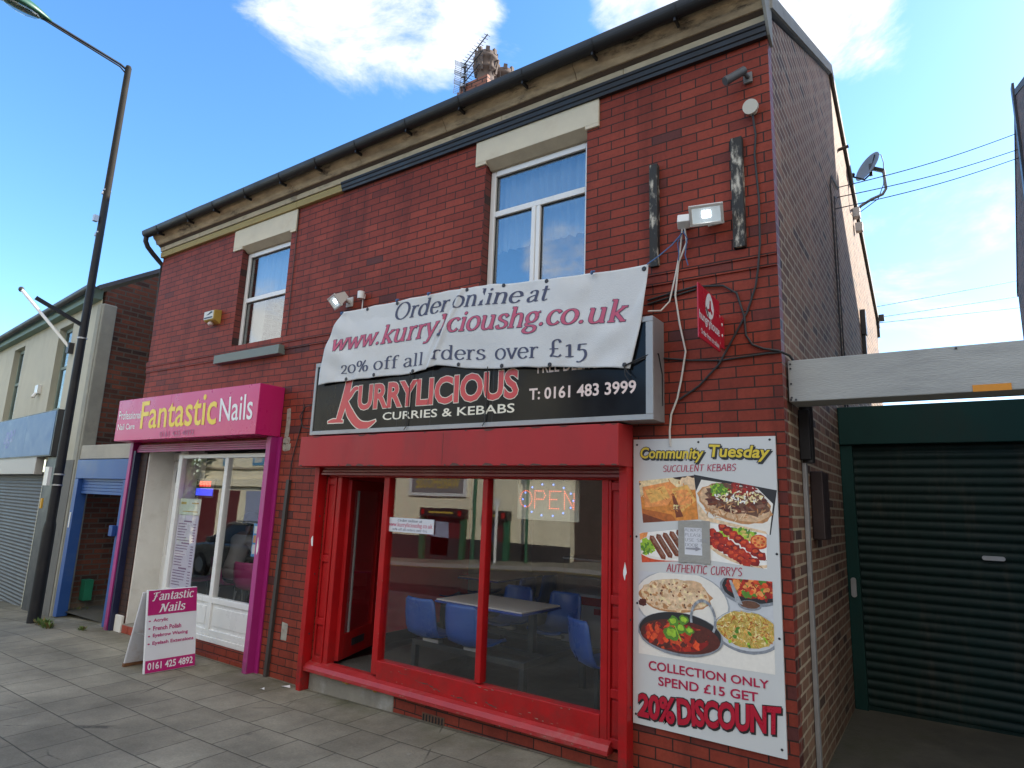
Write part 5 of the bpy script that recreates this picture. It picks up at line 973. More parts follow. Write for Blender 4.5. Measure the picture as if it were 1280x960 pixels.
cable('tangled cable loop on the brick pier beside the black box sign', [(-5.22, -.02, 2.55), (-5.4, -.03, 2.47), (-5.56, -.03, 2.5), (-5.63, -.03, 2.62), (-5.55, -.03, 2.72), (-5.35, -.02, 2.74), (-5.22, -.02, 2.68)], .006)
cd_ = thing('cable_conduit', 'dark vertical cable conduit on the brick pier between the shops', 'conduit', (-5.75, 0, 0))
mb = MB(); mb.add([(-5.745, -.035, 1.95), (-5.70, -.035, 1.95), (-5.70, -.001, 1.95), (-5.745, -.001, 1.95), (-5.80, -.035, 0), (-5.755, -.035, 0), (-5.755, -.001, 0), (-5.80, -.001, 0)], [(0, 1, 2, 3), (4, 7, 6, 5), (0, 4, 5, 1), (1, 5, 6, 2), (2, 6, 7, 3), (3, 7, 4, 0)])
mb.build('cover', pm('conduit_brown', (.05, .043, .038), .6, .25), cd_); MB().tube([(-5.72, -.018, 1.94), (-5.70, -.015, 2.2), (-5.62, -.012, 2.5), (-5.6, -.012, 2.75)], .006, 6).build('cable', cbl, cd_)
scar = pm('mortar_scar', (.33, .31, .26), .9, .3, 14, .3, dirt=(.16, .06, .045), dirt_amt=.9, dirt_scale=9)
mb = MB(); random.seed(12)
for (x0, x1, z0, z1) in ((-5.90, -5.775, 2.26, 2.335), (-5.905, -5.80, 2.336, 2.41), (-5.895, -5.83, 2.411, 2.72)):
    q = [(x0+random.uniform(-.012, .012)+(x1-x0)*a, z0+random.uniform(-.01, .01)+(z1-z0)*b) for a, b in ((0, 0), (.3, 0), (.7, 0), (1, 0), (1, .5), (1, 1), (.6, 1), (.2, 1), (0, 1), (0, .5))]; mb.add([(p[0], -.0035, p[1]) for p in q], [tuple(range(10))])
mb.add([(-5.62, -.0036, .37), (-5.53, -.0036, .37), (-5.525, -.0036, .53), (-5.62, -.0036, .54)], [(0, 1, 2, 3)]); mb.build('mortar_patch', scar, bld)
al = thing('alarm_box', 'faded yellow burglar alarm box left of the smaller window', 'alarm box', (-7.5, 0, 3.97))
yb = pm('faded_yellow_plastic', (.42, .29, .06), .5, .12, 5)
mb = MB(); mb.prism([(-.0, 3.895), (-.09, 3.93), (-.10, 3.945), (-.10, 4.05), (-.085, 4.06), (0, 4.075)], 'x', -7.685, -7.455); mb.build('case', yb, al, bevel=.006)
mb = MB(); mb.box(-7.68, -7.47, -.1035, -.1003, 3.945, 4.05); mb.build('label_plate', pm('alarm_label', (.6, .6, .56), .5, .05), al)
mb = MB(); mb.add([(-7.63, -.1045, 4.0), (-7.57, -.1045, 4.0), (-7.53, -.1045, 4.012), (-7.49, -.1045, 4.02), (-7.49, -.1045, 4.035), (-7.53, -.1045, 4.045), (-7.58, -.1045, 4.02)], [tuple(range(7))]); mb.box(-7.67, -7.48, -.1042, -.1037, 3.955, 3.975); mb.build('mark', blk_ink, al)
MB().ell((-7.58, -.06, 3.895), .035, .035, .03, seg=14).build('strobe_lamp', pm('frosted_lamp', (.6, .5, .45), .3, .05), al)

# ------------------------------------------------------------------ alley on the right
bm_ = thing('cross_beam', 'wide weathered pale beam spanning the alley beside the brick corner', 'beam', (-.8, .15, 2.5))
def gz(x): return -.045*(x+.8)*0
mb = MB(); mb.box(-.802, 1.19, .1, .34, 2.502, 2.775); mb.build('beam_body', pm('weathered_pale_timber', (.36, .37, .36), .85, .14, 3, .3, dirt=(.24, .25, .25), dirt_amt=.7, dirt_scale=2, stretch=(.5, 1, 2.5)), bm_, bevel=.006)
for (x, z) in ((-.785, 2.75), (-.785, 2.72), (-.785, 2.62), (-.785, 2.53), (-.79, 2.515), (-.76, 2.515), (.1, 2.76)): MB().cyl((x, .0995, z), (x, .095, z), .007, seg=8).build('bolt', dark_metal, bm_)
MB().box(.158, .33, .0955, .0995, 2.502, 2.54).build('orange_plate', pm('orange_reflector', (.6, .24, .02), .4, .1, 20), bm_)
gp_ = thing('drain_and_conduit', 'black downpipe stub with grey metal conduit below on the side wall', 'downpipe', (-.79, .55, .2))
mb = MB(); mb.box(BX1+.003, BX1+.07, .44, .6, 2.16, 2.5); mb.tube([(BX1+.04, .52, 2.62), (BX1+.04, .52, 2.14)], .045, 12); mb.build('black_pipe', black_pl, gp_, bevel=.004)
MB().box(BX1+.003, BX1+.03, .49, .54, .11, 2.16).build('conduit', steel, gp_, bevel=.003)
mb_ = thing('meter_box', 'dark brown box fixed on the side wall beside the grey conduit', 'meter box', (-.8, .95, 1.7)); MB().box(BX1+.002, BX1+.085, .78, 1.05, 1.62, 2.1).build('case', pm('dark_brown_box', (.035, .022, .022), .5, .15), mb_, bevel=.008)
sg_ = thing('roller_gate', 'dark green roller shutter gate closing the shaded alley', 'roller shutter', (.2, 2.5, .15))
dg = pm('dark_green_steel', (.01, .045, .04), .6, .2, 2, spec=.2, dirt=(.025, .04, .032), dirt_amt=.6, dirt_scale=1.3, stretch=(1, 1, .4))
MB().box(-.812, 1.19, 2.4, 2.75, 2.445, 2.80).build('shutter_box', dg, sg_, bevel=.008)
mb = MB(); prof = []; nrib = 30; z0, z1 = .15, 2.46; hh = (z1-z0)/nrib
for i in range(nrib):
    for k in range(6):
        t = k/6; prof.append((2.5-.018*math.sin(math.pi*t)**.8 if t > 0 else 2.503, z0+(i+t)*hh))
vs = []; 
NC = 26
for (y, z) in prof: vs += [(-.73+1.83*i/NC, y+.004*math.sin(3.1*i*.17+1.7*z)*math.sin(2.2*z)+.006*math.exp(-((i-14)/2.2)**2-((z-.95)/.12)**2)+.005*math.exp(-((i-20)/2.)**2-((z-1.75)/.15)**2), z) for i in range(NC+1)]
mb.add(vs, [(i*(NC+1)+k, i*(NC+1)+k+1, (i+1)*(NC+1)+k+1, (i+1)*(NC+1)+k) for i in range(len(prof)-1) for k in range(NC)], 0, True); mb.box(-.73, 1.1, 2.47, 2.53, .10, .165)
cur = mb.build('slat_curtain', pm('green_slats', (.008, .025, .022), .55, .35, 2, .2, spec=.25, dirt=(.035, .04, .03), dirt_amt=.8, dirt_scale=2.5, stretch=(2.5, 1, .5)), sg_, recalc=False)
for (x0, x1) in ((-.812, -.71), (1.09, 1.19)): MB().box(x0, x1, 2.43, 2.55, .1, 2.444).build('guide_rail', dg, sg_, bevel=.003)
def pill(cx, cz, L, r, y, vert=False):
    pts = [(cx+(L/2-r)*(1 if math.cos(a) > 0 else -1)+r*math.cos(a), cz+r*math.sin(a)) for a in [k/20*math.tau for k in range(20)]]
    if vert: pts = [(cx+(p[1]-cz), cz+(p[0]-cx)) for p in pts]
    mb = MB(); mb.prism([(p[0], p[1]) for p in pts], 'y', y-.012, y+.001) if False else None
    vs = [(p[0], y-.014, p[1]) for p in pts]+[(p[0], y+.002, p[1]) for p in pts]; n = len(pts)
    mb.add(vs, [tuple(range(n)), tuple(range(n, 2*n))[::-1]]+[(i, (i+1) % n, n+(i+1) % n, n+i) for i in range(n)]); return mb
pill(.27, 1.49, .155, .018, 2.482).build('lock_plate', steel, sg_); pill(-.765, 1.16, .17, .022, 2.429, True).build('lock_plate', steel, sg_)
# green weed of the gate foot and grit
# ------------------------------------------------------------------ satellite dish
sd = thing('satellite_dish', 'grey satellite dish on a bent pole at the back edge of the side wall', 'satellite dish', (-.75, 5.4, 6.0))
dk = pm('dish_grey', (.17, .18, .19), .5, .08)
ax = Vector((-.72, -.62, .32)).normalized(); Mq = ax.to_track_quat('Z', 'Y').to_matrix(); c = Vector((-.60, 5.4, 6.72))
mb = MB(); mb.lathe([(.0, -.05), (.09, -.045), (.17, -.027), (.24, 0), (.245, .004), (.235, .006), (.16, -.018), (.08, -.036), (.0, -.042)], c, 28, mat=Mq @ Matrix.Diagonal((1.0, .82, 1))); mb.build('dish', dk, sd, recalc=True)
mb = MB(); mb.tube([(-.765, 5.4, 6.08), (-.72, 5.4, 6.14), (-.58, 5.4, 6.21), (-.44, 5.4, 6.25), (-.395, 5.4, 6.32), (-.41, 5.4, 6.62)], .02, 10); mb.build('pole', dk, sd)
mb = MB(); mb.bar((-.41, 5.4, 6.6), c-ax*.05, .05, .05); mb.bar(c-ax*.05+Vector((0, 0, -.12)), c-ax*.05+Vector((0, 0, .06)), .04, .04); lo = c+Vector((.0, 0, -.16)); fe = Vector((-.80, 5.2, 6.53)); mb.tube([c-ax*.04+Vector((0, 0, -.1)), lo+Vector((-.05, 0, -.03)), fe], .013, 8); mb.cyl(fe+Vector((-.035, -.03, -.0)), fe+Vector((.035, .03, .03)), .026, seg=12); mb.build('feed_arm', dark_metal, sd)
mb = MB(); mb.box(-.83, -.73, 5.33, 5.45, 5.97, 6.11); mb.box(-.80, -.71, 5.34, 5.43, 5.75, 5.88); mb.build('wall_bracket', steel, sd, bevel=.004)
MB().tube([c-ax*.06, (-.5, 5.35, 6.85), (-.42, 5.36, 6.83), (-.40, 5.39, 6.72), (-.42, 5.41, 6.4), (-.5, 5.41, 6.2), (-.74, 5.41, 6.05), (-.78, 5.4, 5.8)], .006, 6).build('coax', cbl, sd)
# overhead wires to the next building
for k, (lab, a, b) in enumerate((('upper overhead wire from the side wall to the end building', (-.81, 3.6, 5.62), (1.2, 6.6, 7.3)), ('middle overhead wire from the side wall to the end building', (-.81, 3.5, 5.45), (1.2, 6.6, 7.05)), ('lower overhead wire from the side wall to the end building', (-.81, 3.3, 5.22), (1.2, 6.6, 6.92)))):
    a = Vector(a); b = Vector(b); pts = [a.lerp(b, t/12)-Vector((0, 0, .05*math.sin(math.pi*t/12))) for t in range(13)]
    cable(lab, pts, .006, group='overhead wires', name='overhead_wire', cat='wire')
cable('black cables running down the side wall from the overhead wires', [(-.805, 3.6, 5.6), (-.80, 3.0, 5.48), (-.80, 2.85, 5.3), (-.80, 2.9, 4.9), (-.80, 2.93, 3.4), (-.80, 2.95, 2.6)], .008)
cable('second black cable hanging down the side wall beside the first', [(-.805, 3.4, 5.4), (-.80, 3.15, 5.3), (-.80, 3.1, 5.0), (-.80, 3.13, 3.4), (-.80, 3.16, 2.6)], .006)
cable('short iron pipe stub poking out of the sunlit side wall', [(-.83, 4.02, 6.33), (-.70, 4.02, 6.35)], .02, dkc, name='pipe_stub', cat='pipe')
for k, (lab, a, b) in enumerate((('topmost distant wire low over the pale beam', (-.79, 8.2, 5.45), (9, 24, 11.2)), ('distant wire just under the topmost one over the beam', (-.79, 8.2, 5.25), (9, 24, 10.4)), ('lowest distant wire over the pale beam', (-.79, 8.2, 5.15), (9, 24, 9.7)))):
    a = Vector(a); b = Vector(b); cable(lab, [a.lerp(b, t/10)-Vector((0, 0, .12*math.sin(math.pi*t/10))) for t in range(11)], .007, group='distant wires', name='overhead_wire', cat='wire')
tag(MB().box(BX1-.01, BX1+.12, 8.2, 8.32, 5.2, 5.3).box(BX1+.0, BX1+.04, 8.2, 8.28, 4.9, 5.2).build('wire_bracket', dark_metal, None, (BX1, 8.25, 5.2)), 'small black bracket holding wires at the far end of the side wall', 'bracket')
mb = MB(); mb.box(BX1+.002, BX1+.06, 5.35, 5.5, 4.25, 4.6); mb.box(BX1+.002, BX1+.045, 5.38, 5.46, 3.85, 4.245); tag(mb.build('vent_outlet', dark_metal, None, (BX1, 5.4, 4.2)), 'dark vent outlet low on the sunlit end of the side wall', 'vent')
# television aerials on the chimney
ta = thing('television_aerial', 'three dark television aerials on a mast beside the chimney stack', 'aerial', (-7.0, 3.6, 9.0))
am = pm('aerial_metal', (.05, .05, .055), .5, .2, metal=.3); bd = Vector((.905, -.425, .0)); pv = Vector((.425, .905, 0))
mb = MB(); mb.tube([(-6.66, 3.54, 8.7), (-6.68, 3.54, 9.65)], .02, 8); mb.box(-6.70, -6.62, 3.53, 3.6, 8.9, 8.98); mb.build('mast', am, ta)
for k, (z, L) in enumerate(((9.86, 1.0), (9.66, .85), (9.47, .75))):
    o = Vector((-6.74, 3.52, z-.30)); mb = MB(); mb.tube([o, o+bd*L], .011, 6)
    n = int(L/.085)
    for i in range(n):
        q = o+bd*(.13+i*.085); w_ = .085-.03*i/n; mb.tube([q-pv*w_, q+pv*w_], .0045, 5)
    yg = mb.build('yagi_boom', am, ta)
    mb = MB()
    for i in range(5):
        for sgn in (1, -1): mb.tube([o-pv*.13+Vector((0, 0, sgn*(.02+.028*i)))-bd*.01*i, o+pv*.13+Vector((0, 0, sgn*(.02+.028*i)))-bd*.01*i], .004, 5)
    for t in (-.12, 0, .12): mb.tube([o+pv*t+Vector((0, 0, .14))-bd*.04, o+pv*t, o+pv*t+Vector((0, 0, -.14))-bd*.04], .004, 5)
    mb.box(o.x+.04, o.x+.12, o.y-.05, o.y-.0, o.z-.03, o.z+.03); mb.build('reflector', steel, yg)

# ------------------------------------------------------------------ neighbour across the alley
nb = thing('end_building', 'dark brick end building across the alley at the right edge', 'building', (4, 4, 0))
mb = MB(); mb.prism([(.0, -.3), (.0, 5.0), (6.2, 7.66), (8.6, 5.5), (8.6, -.3)], 'x', 1.2, 7.5); mb.box(2.0, 7.4, 3.2, 7.1, 5, 10.3); nbw = mb.build('wall', brick_mat('shaded_gable_brick', 'y', (.11, .06, .05), (.16, .09, .07), (.14, .12, .1), ms=.009, darkamt=1.5, dark=(.05, .035, .03), rough=.85, phase=(.05, 0)), nb)  # tall upper block is unseen, added to cast shade on the side wall opposite
nbw.data.materials.append(brick_mat('end_building_front_brick', 'x', (.13, .05, .038), (.18, .07, .05), (.12, .1, .09), ms=.008, dark=(.05, .03, .028), rough=.8))
for p in nbw.data.polygons:
    if abs(p.normal.y) > .6: p.material_index = 1
mb = MB(); mb.prism([(-.2, 5.05), (6.2, 7.76), (8.65, 5.54), (8.65, 5.45), (6.2, 7.67), (-.2, 4.9)], 'x', 1.19, 7.55); mb.build('roof', pm('dark_brown_slate', (.05, .042, .04), .7, .2, 4), nb)
MB().box(1.17, 1.199, 6.15, 6.3, 5.4, 7.85).build('verge_pipe', dark_metal, nb)

# ------------------------------------------------------------------ street lamp
sl_ = thing('street_lamp', 'tall street lamp with black lower column and pale upper column on the pavement', 'street lamp', (-10.42, -.41, ground_z(-10.42)))
lx, ly = -10.44, -.41; gz0 = ground_z(lx)
bk = pm('black_column_paint', (.016, .017, .021), .5, .2, 3, spec=.3, dirt=(.05, .046, .036), dirt_amt=.5, dirt_scale=2); gc = pm('grey_column', (.030, .027, .023), .75, .12, 4, spec=.15, dirt=(.06, .05, .04), dirt_amt=.4)
mb = MB(); mb.tube([(lx-.02, ly, gz0-.05), (lx-.02, ly, 1.16), (lx-.015, ly, 1.26), (lx-.01, ly, 1.32)], .1, 24, rs=[.08, .078, .074, .061]); mb.tube([(lx-.01, ly, 1.3), (lx+.02, ly, 6.15)], .06, 20, rs=[.062, .05]); mb.build('lower_column', bk, sl_)
mb = MB(); mb.tube([(lx+.02, ly, 6.15), (lx+.035, ly, 8.46)], .05, 20, rs=[.049, .045]); mb.cyl((lx+.035, ly, 8.46), (lx+.035, ly, 8.5), .047, .036, seg=16); mb.build('upper_column', gc, sl_)
mb = MB(); mb.tube([(lx+.035, ly, 8.42), (lx+.035, ly-.12, 8.46), (lx+.035, -1.6, 8.535)], .018, 8); mb.tube([(lx+.035, ly, 8.34), (lx+.035, ly-.12, 8.42), (lx+.035, -1.6, 8.505)], .012, 8); mb.build('bracket_arm', bk, sl_)
gl_ = pm('lantern_green', (.03, .11, .07), .4, .1)
mb = MB(); n = 10; vs = []
for i in range(n+1):
    t = i/n; y = -1.5-.62*t; w = .03+.10*math.sin(min(1, t*1.3)*math.pi*.6); h = .03+.11*math.sin(min(1, t*1.4)*math.pi*.55)
    for k in range(12): a = k/12*math.tau; vs.append((lx+.035+w*math.cos(a), y, 8.53+(h*math.sin(a) if math.sin(a) > 0 else h*.28*math.sin(a))))
mb.add(vs, [(i*12+k, i*12+(k+1) % 12, (i+1)*12+(k+1) % 12, (i+1)*12+k) for i in range(n) for k in range(12)]+[tuple(range(12)), tuple(range(n*12, n*12+12))[::-1]], 0, True); hd_ = mb.build('lantern', gl_, sl_)
mb = MB(); mb.ell((lx+.035, -1.86, 8.50), .085, .24, .085, seg=16); mb.build('lantern_bowl', glass_mat('bowl_glass', .12, (.8, .85, .85)), hd_)
mb = MB()
for z in (6.32, 5.62, 1.95, 1.80, 3.95): mb.cyl((lx+.01, ly, z), (lx+.01, ly, z+.022), .056 if z > 5 else .065, seg=18)
mb.box(lx-.0, lx+.06, ly-.13, ly-.07, 5.78, 5.88); mb.box(lx-.14, lx-.09, ly-.02, ly+.02, 6.31, 6.35); mb.box(lx-.14, lx-.09, ly-.02, ly+.02, 5.61, 5.65); mb.build('band_clip', steel, sl_)
mb = MB(); mb.bar((lx, ly, 4.15), (lx-.1, ly-.62, 4.43), .05, .05); mb.build('side_arm', bk, sl_)
mb = MB(); mb.box(lx-.14, lx-.01, ly-.13, ly-.09, 1.80, 2.06); mb.build('notice_plate', white_pl, sl_); MB().box(lx-.13, lx-.08, ly-.125, ly-.105, 1.48, 1.62).build('yellow_tag', pm('yellow_tag', (.6, .33, .02), .5, .1), sl_)
fp = thing('flag_pole', 'thin pale slanting pole on the cream building behind the street lamp', 'flagpole', (-12.3, -.1, 4.1)); mb = MB(); pa = Vector((-12.15, .05, 4.12)); pb_ = Vector((-13.05, -.50, 5.14)); mb.tube([pa, pb_], .028, 8); mb.build('pole', white_pl, fp)
mb = MB(); mb.ell(pb_, .045, .045, .05, seg=10); mb.build('finial', dark_metal, fp); MB().box(-12.2, -12.1, .02, .14, 4.02, 4.2).build('bracket', dark_metal, fp)

# ------------------------------------------------------------------ cream building on the left and the passage gate
lb = thing('cream_building', 'cream rendered building with blue sign and grey roller shutter beyond the lamp', 'building', (-14, 2, -.5))
LO = Vector((-11.1, 0, 0)); LU = Vector((-.995, .0995, 0)); LN = Vector((-.0995, -.995, 0))
def LX(u, w, z): p = LO+LU*u+LN*w; return (p.x, p.y, z)
cream = pm('cream_render', (.48, .46, .37), .85, .09, 3, .3, dirt=(.36, .33, .24), dirt_amt=.5, dirt_scale=1.4, stretch=(1, 1, .5))
WA = (4.4, 5.25, 3.05, 4.62); WB = (1.25, 2.05, 3.08, 4.61); WC = (7.5, 8.3, 3.05, 4.62); SH = (1.5, 6.5, -1, 2.25)
mb = MB(LX)
def holedL(x0, x1, z0, z1, holes, d):
    xs = sorted({x0, x1}|{h[0] for h in holes}|{h[1] for h in holes}); zs = sorted({z0, z1}|{h[2] for h in holes}|{h[3] for h in holes})
    for a, b in zip(xs[:-1], xs[1:]):
        for c_, d_ in zip(zs[:-1], zs[1:]):
            if any(h[0] <= a and b <= h[1] and h[2] <= c_ and d_ <= h[3] for h in holes): continue
            mb.quad((a, 0, c_), (a, 0, d_), (b, 0, d_), (b, 0, c_)); 
    for (a, b, c_, d_) in holes: mb.quad((a, 0, c_), (a, -d, c_), (a, -d, d_), (a, 0, d_)); mb.quad((b, 0, c_), (b, 0, d_), (b, -d, d_), (b, -d, c_)); mb.quad((a, 0, d_), (b, 0, d_), (b, -d, d_), (a, -d, d_)); mb.quad((a, 0, c_), (a, -d, c_), (b, -d, c_), (b, 0, c_))
holedL(-.12, 14, -1.2, 4.78, [WA, WB, WC, SH], .16)
mb.build('front_wall', cream, lb, recalc=False)
mb = MB(); mb.prism([(.02, -.6), (.02, 4.92), (3.4, 7.2), (7.5, 4.8), (7.5, -.6)], 'x', -11.2, -10.95); mb.build('gable_wall', gable_brick, lb)
mb = MB(); mb.box(-10.948, -10.90, -.02, .19, -.3, 4.70); mb.box(-11.1, -10.951, -.03, .02, -.3, 4.70); mb.build('rendered_corner', pm('grey_render', (.30, .30, .26), .9, .15, 4, .4, dirt=(.42, .41, .33), dirt_amt=.5), lb, bevel=.02)
mb = MB(LX); mb.box(-.1, 14, .002, .13, 4.77, 4.93); mb.build('green_fascia', pm('green_fascia', (.13, .2, .16), .6, .15, 4, dirt=(.25, .26, .2), dirt_amt=.4), lb)
mb = MB(LX); mb.tube([(-.2, .2, 4.92), (14, .2, 4.90)], .055, 10); mb.build('gutter', black_pl, lb)
mb = MB(); mb.add([(-10.93, -.12, 4.97), (-25.5, 1.3, 4.97), (-25.1, 4.7, 7.3), (-10.93, 3.4, 7.3), (-10.93, 7.6, 4.85), (-25.0, 9, 4.85), (-10.93, -.12, 4.90), (-10.93, 3.4, 7.2), (-10.93, 7.6, 4.76)], [(0, 1, 2, 3), (3, 2, 5, 4), (0, 3, 7, 6), (3, 4, 8, 7)]); mb.build('roof', slate, lb)
for h in (WA, WB, WC):
    mb = MB(LX); mb.box(h[0], h[0]+.06, -.14, -.1, h[2], h[3]); mb.box(h[1]-.06, h[1], -.14, -.1, h[2], h[3]); mb.box(h[0]+.06, h[1]-.06, -.14, -.1, h[3]-.07, h[3]); mb.box(h[0]+.06, h[1]-.06, -.14, -.1, h[2], h[2]+.07); mb.box(h[0]+.06, h[1]-.06, -.135, -.1, 3.85, 3.9)
    w_ = mb.build('window', pm('green_window_frame', (.2, .26, .23), .6, .1), lb); mb = MB(LX); mb.box(h[0]+.05, h[1]-.05, -.128, -.122, h[2]+.06, h[3]-.06); mb.build('pane', U_GLASS, w_); mb = MB(LX); mb.box(h[0]+.05, h[1]-.05, -.3, -.29, h[2], h[3]); mb.build('blind', pm('grey_blind', (.2, .22, .22), .9, .2, 3), w_)
mb = MB(LX); mb.box(2.6, 2.8, .001, .06, 3.46, 3.62); mb.tube([(2.7, .05, 3.47), (2.66, .1, 3.38)], .03, 8); mb.build('vent_cover', white_pl, lb)
mb = MB(LX)
for k in range(46): mb.prism([(-.03, 0), (-.045, .02), (-.03, .05)], 'z', 0, 0) if False else None
vs = []; prof = []
for i in range(44):
    for k in range(4): t = k/4; prof.append((-.06+.02*math.sin(math.pi*t), -.6+(i+t)*.06))
for (w_, z) in prof: vs += [(1.35, w_, z), (6.4, w_, z)]
mb.add(vs, [(2*i, 2*i+1, 2*i+3, 2*i+2) for i in range(len(prof)-1)], 0, True); mb.build('roller_shutter', pm('grey_shutter', (.10, .103, .107), .55, .2, 3, spec=.25, dirt=(.05, .05, .05), dirt_amt=.4, dirt_scale=1.2), lb, recalc=False)
mb = MB(LX); mb.box(1.58, 6.5, .002, .12, 1.98, 2.28); mb.box(1.2, 1.34, -.05, .03, -.6, 2.2, 1); mb.build('shutter_box', [pm('shutter_box_grey', (.42, .4, .38), .5, .1), black_pl], lb, bevel=.006)
mb = MB(LX); mb.box(.42, 1.19, .002, .05, -1, 2.26); mb.build('dark_pilaster', dark_metal, lb); mb = MB(LX); mb.box(-.1, .415, .002, .03, -1, 2.2); mb.build('grey_pilaster', pm('grey_pilaster', (.14, .135, .12), .8, .2, 4, dirt=(.06, .06, .05), dirt_amt=.6), lb)
cs = thing('blue_fascia_sign', 'pale blue fascia sign with blue lettering on the cream building', 'shop sign', (-13, 0, 2.3))
mb = MB(LX); mb.box(.72, 6.2, .001, .14, 2.27, 3.03); mb.build('sign_box', dark_metal, cs); mb = MB(LX); mb.box(.78, 2.44, .141, .147, 2.29, 3.01); mb.box(2.445, 6.15, .141, .147, 2.29, 3.01); mb.build('sign_face', pm('pale_blue_sign', (.15, .24, .40), .5, .04, spec=.2), cs)
mb = MB(LX); m6 = lambda u, v, b=0: (u, .149+b, v); pen(mb, 'age', 3.95, 3.25, 2.55, 2.6, .3, .3, m6, shear=.25, glyphs=dict(GL), thick=.16, thin=.06)
mb.build('lettering', pm('royal_blue_ink', (.05, .07, .35), .4, .1), cs, recalc=False)
pg = thing('passage_gate', 'blue roller shutter gate half raised in the passage beside the nail bar', 'roller shutter', (-10, .05, 0))
blu = pm('blue_shutter_paint', (.03, .10, .33), .4, .15, 3, dirt=(.08, .13, .25), dirt_amt=.5)
mb = MB(); mb.box(-10.88, -9.25, -.03, .22, 1.92, 2.2); mb.build('shutter_box', blu, pg, bevel=.006)
for (x0, x1) in ((-10.86, -10.74), (-9.33, -9.23)): MB().box(x0, x1, -.04, .1, -.06, 1.915).build('guide_rail', blu, pg, bevel=.004)
mb = MB()
for k in range(5): mb.box(-10.74, -9.33, .02+.004*(k % 2), .045, 1.70+k*.045, 1.742+k*.045)
mb.build('slat_curtain', blu, pg, bevel=.004)
MB().box(-9.4, -9.3, -.1, -.04, 1.16, 1.30).build('lock_box', blu, pg, bevel=.005); MB().box(-10.83, -10.79, -.045, -.0405, 1.2, 1.42).build('sticker', white_pl, pg)
mb = MB(); mb.box(-10.94, -9.21, .0, .2, 2.21, 2.42); tag(mb.build('passage_lintel', pm('pale_lintel', (.42, .40, .34), .85, .12, 5, .3), None, (-10, .1, 2.2), bevel=.01), 'pale stone lintel above the blue passage gate', 'lintel')
tag(MB().box(-10.948, -10.80, .3, .42, .12, .42).build('green_box', pm('green_box_plastic', (.02, .22, .12), .5, .15), None, (-10.9, .35, .1), bevel=.006), 'small green box fixed low on the passage wall', 'box')

# ------------------------------------------------------------------ A-board
ab = thing('a_board', 'magenta and white Fantastic Nails folding pavement sign', 'pavement sign', (-6.85, -.55, 0))
P0 = Vector((-6.665, -.775, .0)); P1 = Vector((-6.63, -.27, 0)); ud = (P1-P0).normalized(); nd_ = Vector((ud.y, -ud.x, 0)); wd = (P1-P0).length
lean = Vector((-.13, 0, 0)); H_ = .79
def AX(u, w, v): p = P0+ud*u+nd_*w+Vector((nd_.x*-.16, nd_.y*-.16, 0))*(v/H_); return (p.x, p.y, v*.985+.004)
aw = pm('a_board_white', (.72, .74, .76), .35, .03, coat=.2)
mb = MB(AX); mb.box(0, wd, -.03, -.001, 0, H_); mb.build('front_panel', [aw], ab, bevel=.006)
apk = pm('a_board_magenta', (.45, .012, .15), .35, .04)
mb = MB(AX); mb.box(.012, wd-.004, -.0005, .0012, H_-.245, H_-.006); mb.box(.012, wd-.004, -.0005, .0012, .006, .12); mb.build('printed_band', apk, ab)
m7 = lambda u, v, b=0: AX(u, .0026+b, v)
mb = MB(); pen(mb, 'Fantastic', .05, wd-.045, H_-.105, H_-.10, .084, .084, m7, shear=.2, thick=.14, thin=.05, em=.74); pen(mb, 'Nails', .125, wd-.13, H_-.222, H_-.218, .084, .084, m7, shear=.2, thick=.14, thin=.05)
write(mb, '0161 425 4892', (.035, .098), (.035, .035), (wd-.03, .098), (wd-.03, .035), lambda u, v: m7(u, v), 0, .02); mb.build('lettering', white_ink, ab, recalc=False)
mb = MB()
for k, (t_, x1_) in enumerate((('Acrylic', .21), ('French Polish', .345), ('Eyebrow Waxing', .415), ('Eyelash Extensions', .475))):
    zb_ = H_-.32-k*.072; write(mb, t_, (.07, zb_+.04), (.07, zb_), (x1_*wd/.505, zb_+.04), (x1_*wd/.505, zb_), lambda u, v: m7(u, v), 0, .024); mb.add([m7(.034+.011*math.cos(a), zb_+.02+.007*math.sin(a)) for a in [j/10*math.tau for j in range(10)]], [tuple(range(10))])
mb.build('lettering', apk, ab, recalc=False)
B0 = Vector((-7.10, -.765, 0))
def AB(u, w, v): p = B0+ud*u+nd_*w+Vector((nd_.x*.235, nd_.y*.235, 0))*(v/H_); return (p.x, p.y, v*.97+.004)
mb = MB(AB); mb.box(0, wd, -.028, 0, 0, H_*.985); mb.build('back_panel', pm('a_board_back', (.62, .62, .66), .4, .05, dirt=(.35, .2, .12), dirt_amt=.5, dirt_scale=5), ab, bevel=.006)
mb = MB(AB); mb.box(-.003, wd+.003, -.031, .003, 0, .035); mb.build('rusty_foot', pm('rust', (.2, .09, .04), .9, .3, 20), ab)
mb = MB(); a_ = Vector(AB(.02, .0, .36)); b_ = Vector(AX(.02, -.03, .36)); mb.bar(a_, b_, .012, .006); a_ = Vector(AB(wd-.02, .0, .36)); b_ = Vector(AX(wd-.02, -.03, .36)); mb.bar(a_, b_, .012, .006); mb.build('stay', steel, ab)
